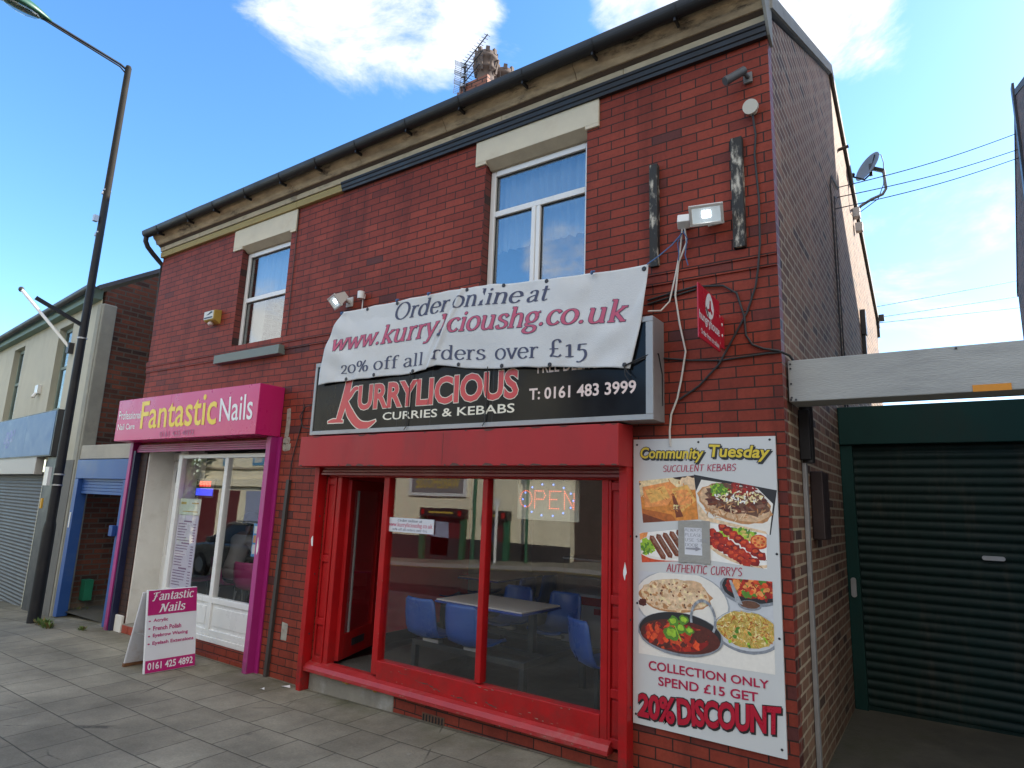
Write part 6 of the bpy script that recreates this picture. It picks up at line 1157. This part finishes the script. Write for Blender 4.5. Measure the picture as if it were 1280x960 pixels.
# litter and weeds
def tuft(label, x, y, n, h, seed, z=None):
    random.seed(seed); mb = MB(); z = ground_z(x) if z is None else z
    for k in range(n):
        a = random.uniform(0, math.tau); r = random.uniform(0, h*1.1); L = random.uniform(.4, 1)*h; w = L*.35; b = Vector((x+r*math.cos(a), y+r*.6*math.sin(a), z)); d = Vector((math.cos(a)*random.uniform(.2, 1), math.sin(a)*random.uniform(.2, 1), random.uniform(.5, 1.2))).normalized(); s_ = d.cross(Vector((0, 0, 1))).normalized()
        mb.add([b, b+d*L*.5+s_*w*.5, b+d*L, b+d*L*.5-s_*w*.5], [(0, 1, 2, 3)], random.choice((0, 0, 1)))
    tag(mb.build('weed', [pm('weed_green', (.09, .16, .03), .7, .2, 20), pm('weed_dry', (.2, .15, .05), .8, .2, 20)], None, (x, y, z), recalc=False), label, 'weed', 'weeds in the pavement')
tuft('bright green weed at the foot of the street lamp', -10.12, -.42, 90, .11, 1); tuft('weed tuft in front of the blue passage gate', -9.75, -.5, 60, .10, 2); tuft('weed growing under the green box in the passage', -10.8, .3, 90, .13, 3); tuft('tiny weed beside the left magenta shutter guide', -9.25, -.3, 40, .07, 4)
random.seed(8)
for lab, x, y, s_ in (('white scrap of litter by the red shutter guide', -5.32, -.11, .055), ('small pale litter scrap beside the drain hole by the red guide', -5.42, -.3, .03)):
    tag(MB().add([(x-s_, y-s_*.3, ground_z(x)+.004), (x+s_*.2, y-s_*.5, ground_z(x)+.012), (x+s_, y+s_*.1, ground_z(x)+.004), (x+s_*.3, y+s_*.5, ground_z(x)+.02), (x-s_*.6, y+s_*.4, ground_z(x)+.006)], [(0, 1, 2, 3, 4)]).build('litter_scrap', white_pl, None, (x, y, 0), recalc=False), lab, 'litter')
# ------------------------------------------------------------------ kebab shop inside
blue_pl = pm('blue_plastic', (.012, .07, .30), .3, .08, 4); frame_b = pm('black_steel', (.015, .018, .02), .4, .1); top_m = pm('cream_laminate', (.78, .68, .58), .35, .04)
FZ = .12
def shell(mb, ox, oy, oz, rot, m=0):
    prof = [(.20, .0), (.19, .018), (.1, .0), (.0, -.012), (-.1, -.004), (-.165, .03), (-.2, .1), (-.222, .22), (-.235, .33), (-.24, .36)]; nu = 9; vs = []
    for j, (y, z) in enumerate(prof):
        hw = .2 if j < 7 else (.195, .185, .15)[j-7]
        for i in range(nu): u = -1+2*i/(nu-1); zz = z+.03*u*u*(1 if j < 5 else .2); yy = y+(.035*u*u if j >= 5 else 0); x = hw*u; vs.append((ox+x*math.cos(rot)-yy*math.sin(rot), oy+x*math.sin(rot)+yy*math.cos(rot), oz+zz))
    return mb.add(vs, [(j*nu+i, j*nu+i+1, (j+1)*nu+i+1, (j+1)*nu+i) for j in range(len(prof)-1) for i in range(nu-1)], m, True)
def dining(label, x, y, rz=0):
    t = thing('dining_unit', label, 'dining table', (0, 0, 0), 'dining tables with fixed blue seats')
    mb = MB(); mb.box(-.52, .52, -.31, .31, .722, .735, 0); mb.build('tabletop', top_m, t, bevel=.01)
    MB().box(-.53, .53, -.32, .32, .70, .7215).build('table_edge', pm('blue_edge', (.02, .05, .3), .3, .05), t, bevel=.008)
    mb = MB()
    for sx in (-.3, .42): mb.box(sx-.03, sx+.03, -.03, .03, .3, .70)
    mb.box(-.62, .7, -.50, -.45, .33, .38); mb.box(-.62, .7, .45, .50, .33, .38); mb.box(-.62, -.57, -.45, .45, .33, .38); mb.box(.65, .7, -.45, .45, .33, .38); mb.box(-.57, .65, -.03, .03, .3, .35)
    mb.build('frame', frame_b, t, bevel=.004)
    for (sx, sy) in ((-.595, -.475), (.675, -.475), (-.595, .475), (.675, .475)): MB().box(sx-.027, sx+.027, sy-.027, sy+.027, 0, .33).build('leg', frame_b, t, bevel=.004)
    for (sx, sy, r_) in ((-.38, -.47, 0), (.13, -.47, 0), (-.3, .55, math.pi), (.3, .55, math.pi)):
        mb = MB(); shell(mb, sx, sy, .43, r_); o = mb.build('seat', blue_pl, t, recalc=False); s_ = o.modifiers.new('thick', 'SOLIDIFY'); s_.thickness = .012
        MB().box(sx-.1, sx+.1, sy-.03, sy+.03, .382, .41).build('seat_bracket', steel, t)
    t.location = (x, y, FZ); t.rotation_euler = (0, 0, rz); return t
d0 = dining('blue seated dining unit with pale table just behind the shop window', -3.66, .96, R(-3))
d1 = copy_tree(d0); d1.location = (-4.95, 2.85, FZ); d1.rotation_euler = (0, 0, R(90)); d1['label'] = 'farther dining unit by the red interior wall'
sc_ = thing('blue_chair', 'single blue plastic seat on a post near the right pilaster inside', 'chair', (0, 0, 0))
mb = MB(); shell(mb, 0, 0, .43, 0); o = mb.build('seat', blue_pl, sc_, recalc=False); s_ = o.modifiers.new('thick', 'SOLIDIFY'); s_.thickness = .012
MB().box(-.03, .03, -.03, .03, .012, .42).box(-.18, .18, -.18, .18, 0, .012).build('post', frame_b, sc_); sc_.location = (-2.40, .62, FZ); sc_.rotation_euler = (0, 0, R(-35))
ct = thing('serving_counter', 'steel and red serving counter with glass display at the back', 'counter', (-2.6, 3.3, FZ))
mb = MB(); mb.box(-4.1, -1.3, 2.98, 3.7, FZ, .60); mb.build('steel_front', pm('brushed_steel', (.5, .5, .5), .4, .05, metal=.4), ct)
mb = MB(); mb.box(-4.12, -1.3, 2.95, 3.72, .60, .70); mb.build('red_band', red_paint, ct, bevel=.008); MB().box(-4.12, -1.3, 2.93, 3.74, .701, .73).build('worktop', white_pl, ct)
for k in range(9): MB().box(-3.95+k*.3, -3.87+k*.3, 2.97, 2.9795, .50, .57).build('red_square', red_paint, ct); MB().box(-3.8+k*.3, -3.74+k*.3, 2.97, 2.9795, .36, .42).build('red_square', red_paint, ct)
mb = MB(); mb.box(-4.1, -1.35, 3.0, 3.006, .731, 1.12); mb.box(-4.1, -4.094, 3.006, 3.6, .731, 1.12); mb.build('display_glass', W_GLASS, ct); mb = MB(); mb.box(-4.11, -1.3, 2.99, 3.6, 1.121, 1.145); mb.box(-4.1, -1.35, 3.05, 3.5, .9, .91); mb.build('glass_shelf', steel, ct)
for (a, b) in ((-3.4, -2.9), (-2.7, -2.2)): MB().box(a, b, 3.15, 3.45, .731, .86).build('food_tray', pm('pale_blue_tray', (.2, .35, .6), .4, .1), ct, bevel=.02)
os_ = thing('open_sign', 'clear hanging panel with red and blue lights spelling OPEN', 'lit sign', (-2.65, .16, 1.7))
MB().box(-2.93, -2.355, .16, .166, 1.67, 1.985).build('panel', pm('pillar_reflection_acrylic', (.34, .33, .25), .3, .03), os_)  # opaque pale yellow: a pillar's reflection is put into the panel colour
red_l = emit('red_led', (1.0, .14, .07), 1.25); blue_l = emit('blue_led', (.15, .28, 1.0), 1.1)
mb = MB()
def dots(pts, step=.0165):
    for a, b in zip(pts[:-1], pts[1:]):
        L = math.hypot(b[0]-a[0], b[1]-a[1]); n = max(1, round(L/step))
        for k in range(n): mb.ell((a[0]+(b[0]-a[0])*k/n, .156, a[1]+(b[1]-a[1])*k/n), .0036, .0036, .0036, seg=6)
dots([(-2.845+.058*math.cos(a), 1.835+.065*math.sin(a)) for a in [k/22*math.tau for k in range(23)]]); dots([(-2.76, 1.765), (-2.76, 1.9), (-2.68, 1.9), (-2.66, 1.865), (-2.68, 1.835), (-2.76, 1.835)]); dots([(-2.52, 1.9), (-2.62, 1.9), (-2.62, 1.765), (-2.52, 1.765)]); dots([(-2.62, 1.835), (-2.54, 1.835)]); dots([(-2.485, 1.765), (-2.485, 1.9), (-2.40, 1.765), (-2.40, 1.9)])
mb.build('red_light', red_l, os_)
mb = MB()
for k in range(14): a = k/14*math.tau; mb.ell((-2.64+.235*math.cos(a), .155, 1.83+.125*math.sin(a)), .007, .006, .007, seg=8)
mb.build('blue_light', blue_l, os_); MB().tube([(-2.8, .163, 1.985), (-2.8, .163, 2.2)], .003, 5).tube([(-2.5, .163, 1.985), (-2.5, .163, 2.2)], .003, 5).build('hanger', dark_metal, os_)

# ------------------------------------------------------------------ nail bar inside
pink_pl = pm('pink_plastic', (.5, .06, .22), .4, .06)
def pchair(label, x, y, rz):
    t = thing('pink_chair', label, 'chair', (0, 0, 0), 'pink chairs in the nail bar')
    mb = MB(); shell(mb, 0, 0, .44, 0); o = mb.build('seat', pink_pl, t, recalc=False); s_ = o.modifiers.new('thick', 'SOLIDIFY'); s_.thickness = .01
    for (sx, sy) in ((-.17, .17), (.17, .17), (-.17, -.2), (.17, -.2)): MB().tube([(sx*.8, sy*.8, .43), (sx*1.1, sy*1.1, 0)], .011, 8).build('leg', steel, t)
    t.location = (x, y, FZ); t.rotation_euler = (0, 0, rz); return t
p0 = pchair('pink plastic chair in the nail bar with the seated person', -8.22, 1.0, R(-12))
p1 = copy_tree(p0); p1.location = (-7.55, .95, FZ); p1.rotation_euler = (0, 0, R(8)); p1['label'] = 'empty pink plastic chair nearest the right magenta guide'
p2 = copy_tree(p0); p2.location = (-8.78, .9, FZ); p2.rotation_euler = (0, 0, R(-20)); p2['label'] = 'pink plastic chair half hidden behind the price list'
def person():
    t = thing('person', 'person in a white top seated in the nail bar facing away', 'person', (-8.2, 1.15, FZ))
    J = {}; V = []; E_ = []; RR = []
    def v(n, p, r): J[n] = len(V); V.append(p); RR.append(r)
    bx, by_, bz = -8.22, 1.02, FZ
    def P(x, y, z): return (bx+x, by_+y, bz+z)
    v('pel', P(0, .02, .55), .135); v('sp1', P(0, .03, .72), .125); v('sp2', P(.01, .07, .90), .135); v('ch', P(.02, .12, 1.03), .125); v('nk', P(.03, .17, 1.13), .055); v('hd0', P(.03, .2, 1.19), .062); v('hd1', P(.035, .22, 1.27), .098); v('hd2', P(.035, .22, 1.36), .075)
    for s_, n in ((-1, 'l'), (1, 'r')):
        v(n+'sh', P(.18*s_, .12, 1.03), .068); v(n+'el', P(.25*s_, .24, .80), .048); v(n+'wr', P(.17*s_, .46, .74), .032); v(n+'hn', P(.13*s_, .54, .745), .036); v(n+'fi', P(.10*s_, .60, .74), .02)
        v(n+'hp', P(.10*s_, .06, .53), .10); v(n+'kn', P(.13*s_, .46, .52), .07); v(n+'an', P(.12*s_, .42, .10), .045); v(n+'to', P(.13*s_, .58, .04), .035)
    for a, b in (('pel', 'sp1'), ('sp1', 'sp2'), ('sp2', 'ch'), ('ch', 'nk'), ('nk', 'hd0'), ('hd0', 'hd1'), ('hd1', 'hd2'))+tuple((x+a, x+b) if a not in ('ch', 'pel') else (a, x+b) for x in 'lr' for a, b in (('ch', 'sh'), ('sh', 'el'), ('el', 'wr'), ('wr', 'hn'), ('hn', 'fi'), ('pel', 'hp'), ('hp', 'kn'), ('kn', 'an'), ('an', 'to'))): E_.append((J[a], J[b]))
    me = bpy.data.meshes.new('body'); o_ = Vector((-8.2, 1.15, FZ)); me.from_pydata([tuple(Vector(p)-o_) for p in V], E_, []); o = bpy.data.objects.new('body', me); COL.objects.link(o); o.parent = t
    sk = o.modifiers.new('skin', 'SKIN'); su = o.modifiers.new('smooth', 'SUBSURF'); su.levels = su.render_levels = 2; sk.use_smooth_shade = True
    for i, d in enumerate(me.skin_vertices[0].data): d.radius = (RR[i], RR[i]); d.use_root = i == 0
    # clothing and skin by height along the body
    m, nt, b = newmat('body_and_clothes'); g = N(nt, 'ShaderNodeNewGeometry'); sp = N(nt, 'ShaderNodeSeparateXYZ'); LK(nt, g.outputs['Position'], sp.inputs[0])
    rp = N(nt, 'ShaderNodeValToRGB'); rp.color_ramp.interpolation = 'CONSTANT'; e = rp.color_ramp.elements; e[0].color = (.02, .02, .025, 1); e[1].position = .62/1.6; e[1].color = (.6, .58, .56, 1); x = e.new((FZ+1.10)/1.6); x.color = (.3, .17, .11, 1)
    dv = N(nt, 'ShaderNodeMath', operation='DIVIDE'); LK(nt, sp.outputs[2], dv.inputs[0]); dv.inputs[1].default_value = 1.6; LK(nt, dv.outputs[0], rp.inputs[0]); LK(nt, rp.outputs[0], b.inputs['Base Color']); b.inputs['Roughness'].default_value = .8; me.materials.append(m)
    mb = MB(); mb.ell((bx+.035, by_+.205, FZ+1.315), .108, .118, .115, seg=16); mb.ell((bx+.035, by_+.13, FZ+1.29), .07, .06, .06, seg=12); mb.build('hair', pm('dark_hair', (.02, .014, .01), .6, .3, 40), t)
    return t
person()
ntb = thing('nail_table', 'small white manicure table in front of the seated person', 'table', (-8.1, 1.65, FZ)); MB().box(-8.7, -7.4, 1.46, 1.9, FZ+.70, FZ+.73).build('tabletop', white_pl, ntb, bevel=.005)
for (x, y) in ((-8.62, 1.52), (-7.48, 1.52), (-8.62, 1.84), (-7.48, 1.84)): MB().box(x-.02, x+.02, y-.02, y+.02, FZ, FZ+.70).build('leg', steel, ntb)
lav = pm('lavender_paper', (.62, .58, .70), .6, .04)
pl_ = thing('price_list', 'tall lavender price list sheet in the nail bar window', 'poster', (-7.8, .1, .6)); MB().box(-8.035, -7.56, .096, .098, .618, 1.50).build('paper', lav, pl_)
mb = MB(); random.seed(4)
for k in range(24):
    z = 1.42-k*.033
    if k in (0, 8, 17): mb.box(-7.88, -7.70, .0945, .0955, z-.004, z+.014); continue
    mb.box(-8.0, -8.0+random.uniform(.15, .3), .0945, .0955, z, z+.010); mb.box(-7.66, -7.60, .0945, .0955, z, z+.010)
mb.build('printed_line', pm('plum_ink', (.2, .1, .22), .6, .1), pl_)
pl2 = thing('window_leaflet', 'pale green leaflet sheet above the lavender price list', 'poster', (-7.8, .1, 1.5)); MB().box(-8.035, -7.55, .096, .098, 1.505, 1.70).build('paper', pm('pale_green_paper', (.6, .66, .58), .6, .04), pl2); mb = MB(); mb.box(-8.0, -7.88, .0945, .0955, 1.63, 1.66, 0); mb.box(-7.75, -7.6, .0945, .0955, 1.64, 1.655, 0); mb.box(-7.95, -7.6, .0945, .0955, 1.54, 1.55, 0); mb.build('printed_line', pm('gold_ink', (.45, .33, .08), .6, .1), pl2)
pl3 = thing('blue_sticker', 'blue and white card logo sticker at the right of the nail bar window', 'sticker', (-6.2, .1, 1.3)); MB().box(-6.42, -6.30, .096, .098, 1.11, 1.465).build('backing', pm('sticker_blue', (.08, .3, .6), .5, .1), pl3); mb = MB(); mb.box(-6.405, -6.315, .0945, .0955, 1.36, 1.44, 0); mb.box(-6.405, -6.315, .0945, .0955, 1.26, 1.34, 1); mb.box(-6.405, -6.315, .0945, .0955, 1.14, 1.24, 0); mb.build('patch', [white_pl, pm('sticker_orange', (.6, .3, .12), .5, .05)], pl3)
ld = thing('window_light_sign', 'small red and blue lit sign inside the nail bar window', 'lit sign', (-7.8, .25, 1.85)); MB().box(-8.02, -7.6, .27, .29, 1.72, 1.95).build('case', dark_metal, ld); mb = MB()
for i in range(14):
    if i % 4 != 3:
        for j in range(5): mb.box(-7.93+i*.018, -7.918+i*.018, .262, .2695, 1.86+j*.014, 1.87+j*.014)
mb.build('red_light', emit('red_neon', (1, .08, .05), .9), ld); MB().box(-8.0, -7.62, .262, .2695, 1.745, 1.835).build('blue_light', emit('blue_neon', (.06, .1, 1.0), .5), ld)

# ------------------------------------------------------------------ the far side of the street (mirrored in the windows)
opp = thing('cream_warehouse', 'long sunlit cream warehouse across the street with framed sign', 'building', (-16, -17, -.5))
ocream = pm('sunlit_cream_render', (.82, .75, .55), .85, .06, 2, .2, dirt=(.5, .44, .3), dirt_amt=.4, dirt_scale=.8, stretch=(1, 1, .5))
YO = -14.2
mb = MB(); mb.box(-24.0, -10.3, YO-8, YO, -1.5, 6.6); mb.build('wall', ocream, opp)
MB().box(-24.0, -10.28, YO+.001, YO+.06, -1.5, .42).build('plinth', pm('black_plinth', (.03, .03, .032), .6, .2), opp)
MB().box(-10.299, -10.22, YO-8, YO-.3, -1.5, 6.58).build('side_wall', brick_mat('dark_side_brick', 'y', (.06, .04, .034), (.09, .055, .045), (.08, .07, .06), ms=.012, rough=.85), opp)
MB().box(-24.1, -10.1, YO-8.1, YO+.25, 6.6, 6.8).build('parapet', stone, opp)
mb = MB(); mb.box(-17.5, -14.6, YO+.001, YO+.09, 1.95, 3.6, 0); mb.box(-17.35, -14.75, YO+.0905, YO+.10, 2.08, 3.48, 1); sgp = mb.build('framed_sign', [white_pl, pm('grey_sign_face', (.2, .2, .2), .5, .05)], opp)
mb = MB(); mo_ = lambda u, v: (u, YO+.104, v)
write(mb, 'FIREPLACE', (-14.95, 3.3), (-14.95, 2.85), (-17.15, 3.3), (-17.15, 2.85), mo_, 0, .02); write(mb, 'WAREHOUSE', (-14.95, 2.68), (-14.95, 2.25), (-17.15, 2.68), (-17.15, 2.25), mo_, 0, .02); mb.build('lettering', pm('gilt_ink', (.55, .38, .06), .5, .05), sgp, recalc=False)
for (x0, x1) in ((-16.7, -14.55), (-13.7, -12.6), (-21.5, -19.2)):
    f_ = MB().box(x0, x1, YO+.002, YO+.3, 1.18, 1.5).build('shop_fascia', pm('black_gloss', (.02, .02, .02), .3, .1), opp); mb = MB(); mb.box(x0+.5, x1-.5, YO+.301, YO+.306, 1.30, 1.37); mb.box(x0+.1, x0+.25, YO+.301, YO+.306, 1.24, 1.44, 1); mb.box(x1-.25, x1-.1, YO+.301, YO+.306, 1.24, 1.44, 1); mb.build('gold_line', [pm('gilt_ink', (.55, .38, .06), .5, .05), red_paint], f_)
    d_ = MB().box(x0+.25, x1-.25, YO+.002, YO+.05, -.9, 1.17).build('doorway', pm('maroon_door', (.12, .02, .025), .4, .1), opp); MB().box(x0+.45, x1-.9, YO+.051, YO+.06, -.2, 1.0).build('door_glass', pm('pale_display', (.32, .36, .5), .4, .1), d_)
    mb = MB(); mb.box(x0, x0+.2, YO+.06, YO+.2, -.9, 1.17); mb.box(x1-.2, x1, YO+.06, YO+.2, -.9, 1.17); mb.build('green_post', pm('post_green', (.02, .12, .06), .5, .1), opp)
for x in (-22.5, -19.5, -13.2):
    w_ = MB().box(x-.55, x+.55, YO+.001, YO+.03, 3.9, 5.7).build('window', white_pvc, opp); MB().box(x-.46, x+.46, YO+.031, YO+.036, 4.0, 5.6).build('pane', pm('far_pane', (.03, .04, .05), .05, .05), w_)
MB().tube([(-14.2, YO+.08, 6.5), (-14.2, YO+.08, -.9)], .06, 8).build('drainpipe', pm('post_green', (.02, .12, .06), .5, .1), opp)
op2 = thing('cream_terrace', 'sunlit cream terrace across the street with blue framed windows', 'building', (-29, -17, -1))
mb = MB(); mb.box(-33.2, -24.05, YO-7, YO, -1.6, 6.1); mb.build('wall', ocream, op2); mb = MB(); mb.prism([(YO+.3, 6.1), (YO-3.5, 8.0), (YO-7.3, 6.1)], 'x', -33.3, -24.0); mb.build('roof', slate, op2)
MB().box(-33.2, -24.06, YO+.001, YO+.2, 2.1, 2.45).build('cornice_band', ocream, op2); MB().box(-33.2, -24.06, YO+.001, YO+.12, 2.95, 3.05).build('string_course', stone_edge, op2)
for x in (-30.6, -28.0, -25.6):
    w_ = MB().box(x-.5, x+.5, YO+.001, YO+.03, 3.15, 4.9).build('window', pm('sky_blue_frame', (.1, .3, .5), .5, .05), op2); MB().box(x-.36, x+.36, YO+.031, YO+.036, 3.3, 4.78).build('pane', pm('pale_blind', (.6, .6, .55), .7, .05), w_)
for (x0, x1, c_) in ((-32.8, -31.2, 'maroon_door'), (-30.6, -29.2, 'maroon_door'), (-28.6, -25.4, 'pale_display')): MB().box(x0, x1, YO+.002, YO+.06, -1.3, 1.9).build('shopfront', MC.get(c_), op2)
op3 = thing('dark_corner_building', 'dark brick building across the side street opposite', 'building', (2, -20, -.3)); MB().box(-2.4, 16, -26, -14.2, -1.2, 6.5).build('wall', brick_mat('far_brick', 'x', (.07, .04, .035), (.1, .055, .045), (.08, .07, .06), ms=.012), op3)
mb = MB(); mb.prism([(-13.9, 6.5), (-20, 8.6), (-26.2, 6.5)], 'x', -2.5, 16.1); mb.build('roof', slate, op3)
for x in (-1, 2.5, 6, 9.5):
    w_ = MB().box(x-.5, x+.5, -14.199, -14.17, 3.4, 5.2).build('window', white_pvc, op3); MB().box(x-.4, x+.4, -14.169, -14.164, 3.5, 5.1).build('pane', MC['far_pane'], w_)
op4 = thing('dark_side_building', 'tall dark brick building set back along the side street', 'building', (-6, -40, -.9)); MB().box(-10.2, -2.4, -46, -36, -1.4, 7.5).build('wall', MC['far_brick'], op4); mb = MB(); mb.prism([(-35.7, 7.5), (-41, 9.6), (-46.3, 7.5)], 'x', -10.3, -2.3); mb.build('roof', slate, op4)
for (lab, x, y, m_, h, nm) in (('green sign post by the kerb opposite', -11.4, -13.3, MC['post_green'], 3.2, 'sign_post'), ('slim white post by the kerb opposite', -12.4, -13.0, white_pl, 1.7, 'bollard_post')):
    t = thing(nm, lab, 'post', (x, y, ground_z(x))); MB().cyl((x, y, ground_z(x)-.05), (x, y, h), .05, seg=10).build('post', m_, t); MB().box(x-.12, x+.12, y-.02, y+.02, h-.02, h+.2).build('cap_plate', m_, t)
# street tree opposite
tr = thing('street_tree', 'leafy green tree across the street beside the cream terrace', 'tree', (-34.3, -13.0, -1.3))
tx, ty = -34.3, -13.0
mb = MB(); mb.tube([(tx, ty, -1.5), (tx+.05, ty, .2), (tx+.1, ty, 1.6)], .2, 12, rs=[.22, .16, .11]); random.seed(31)
for k in range(9): a = k/9*math.tau; mb.tube([(tx+.05, ty, .4+.15*k), (tx+.7*math.cos(a), ty+.6*math.sin(a), 1.4+.2*k), (tx+1.4*math.cos(a), ty+1.1*math.sin(a), 2.2+.25*k)], .06, 6, rs=[.08, .05, .02])
mb.build('trunk', pm('bark', (.09, .07, .05), .9, .3, 8), tr)
mb = MB(); cl = [(Vector((random.gauss(0, 1.05), random.gauss(0, .7), random.gauss(0, 1.5))), random.uniform(.5, .95)) for _ in range(70)]
for (c_, r_) in cl:
    for _ in range(110):
        d = Vector((random.gauss(0, 1), random.gauss(0, 1), random.gauss(0, 1))).normalized()*r_*random.random()**.4; p_ = Vector((tx+.1, ty, 2.6))+c_+d; s_ = random.uniform(.11, .2); q = Euler((random.random()*6, random.random()*6, random.random()*6)).to_matrix()
        mb.add([p_+q @ Vector((-s_, 0, 0)), p_+q @ Vector((0, -s_*.5, 0)), p_+q @ Vector((s_, 0, 0)), p_+q @ Vector((0, s_*.5, .02))], [(0, 1, 2, 3)], random.choice((0, 0, 1)))
mb.build('crown', [pm('leaf_green', (.07, .13, .03), .7, .2, 3), pm('leaf_light', (.12, .19, .05), .7, .2, 3)], tr, recalc=False)
# parked car, seen only in the nail bar glass
car = thing('parked_car', 'silver grey estate car parked at the kerb, mirrored in the nail bar window', 'car', (-15.4, -6.2, ground_z(-15.4)-.12))
cxx, cyy, cz_ = -15.4, -6.2, ground_z(-15.4)-.12
paint = pm('silver_paint', (.22, .22, .21), .25, .05, 3, metal=.6, coat=.6); cglass = pm('car_glass', (.012, .014, .016), .05, .05)
side = [(-2.15, .28), (-2.2, .55), (-2.12, .8), (-1.25, .92), (1.95, .95), (2.15, .7), (2.15, .3)]
mb = MB(); mb.prism([(p[0], p[1]) for p in side], 'y', -.86, .86); 
mb2 = MB(lambda x, y, z: (cxx+x, cyy+y, cz_+z)); mb2.v = [(cxx+v_[0], cyy+v_[1], cz_+v_[2]) for v_ in mb.v]; mb2.f = mb.f; mb2.mi = mb.mi; mb2.build('body', paint, car, bevel=.06)
mb = MB(lambda x, y, z: (cxx+x, cyy+y, cz_+z)); rw = [(-1.2, .921), (-.45, 1.40), (1.35, 1.44), (1.9, .951)]
mb.add([(p[0], -.80 if i in (0, 3) else -.66, p[1]) for i, p in enumerate(rw)]+[(p[0], .80 if i in (0, 3) else .66, p[1]) for i, p in enumerate(rw)], [(0, 1, 2, 3), (4, 7, 6, 5), (0, 4, 5, 1), (1, 5, 6, 2), (2, 6, 7, 3), (3, 7, 4, 0)]); mb.build('cabin_glass', cglass, car, bevel=.04)
mb = MB(lambda x, y, z: (cxx+x, cyy+y, cz_+z)); mb.box(-.42, 1.34, -.67, .67, 1.405, 1.47)
for sy in (-1, 1):
    for (a, b) in (((-1.2, .93), (-.45, 1.43)), ((.45, .95), (.45, 1.43)), ((1.9, .96), (1.35, 1.45)), ((1.1, .95), (1.15, 1.43))): mb.bar((a[0], sy*.81, a[1]), (b[0], sy*.67, b[1]), .06, .05)
    mb.tube([(-.3, sy*.58, 1.50), (1.3, sy*.58, 1.52)], .02, 6)
    mb.box(-.98, -.8, sy*.82, sy*1.0, .95, 1.08)
mb.build('roof_and_pillars', paint, car, bevel=.02)
tyre = pm('tyre_rubber', (.02, .02, .02), .8, .1)
for (x, s_) in ((-1.35, -1), (1.3, -1), (-1.35, 1), (1.3, 1)):
    w_ = MB().cyl((cxx+x, cyy+s_*.72, cz_+.31), (cxx+x, cyy+s_*.88, cz_+.31), .31, seg=24).build('wheel', tyre, car); MB().cyl((cxx+x, cyy+s_*.881, cz_+.31), (cxx+x, cyy+s_*.895, cz_+.31), .2, seg=16).build('rim', steel, w_)
for s_ in (-.62, .62): MB().ell((cxx-2.16, cyy+s_, cz_+.66), .06, .15, .07).build('headlight', white_pl, car)
for s_ in (-.7, .7): MB().box(cxx+2.14, cxx+2.17, cyy+s_-.1, cyy+s_+.1, cz_+.6, cz_+.85).build('tail_light', red_paint, car)
S.render.film_transparent = False
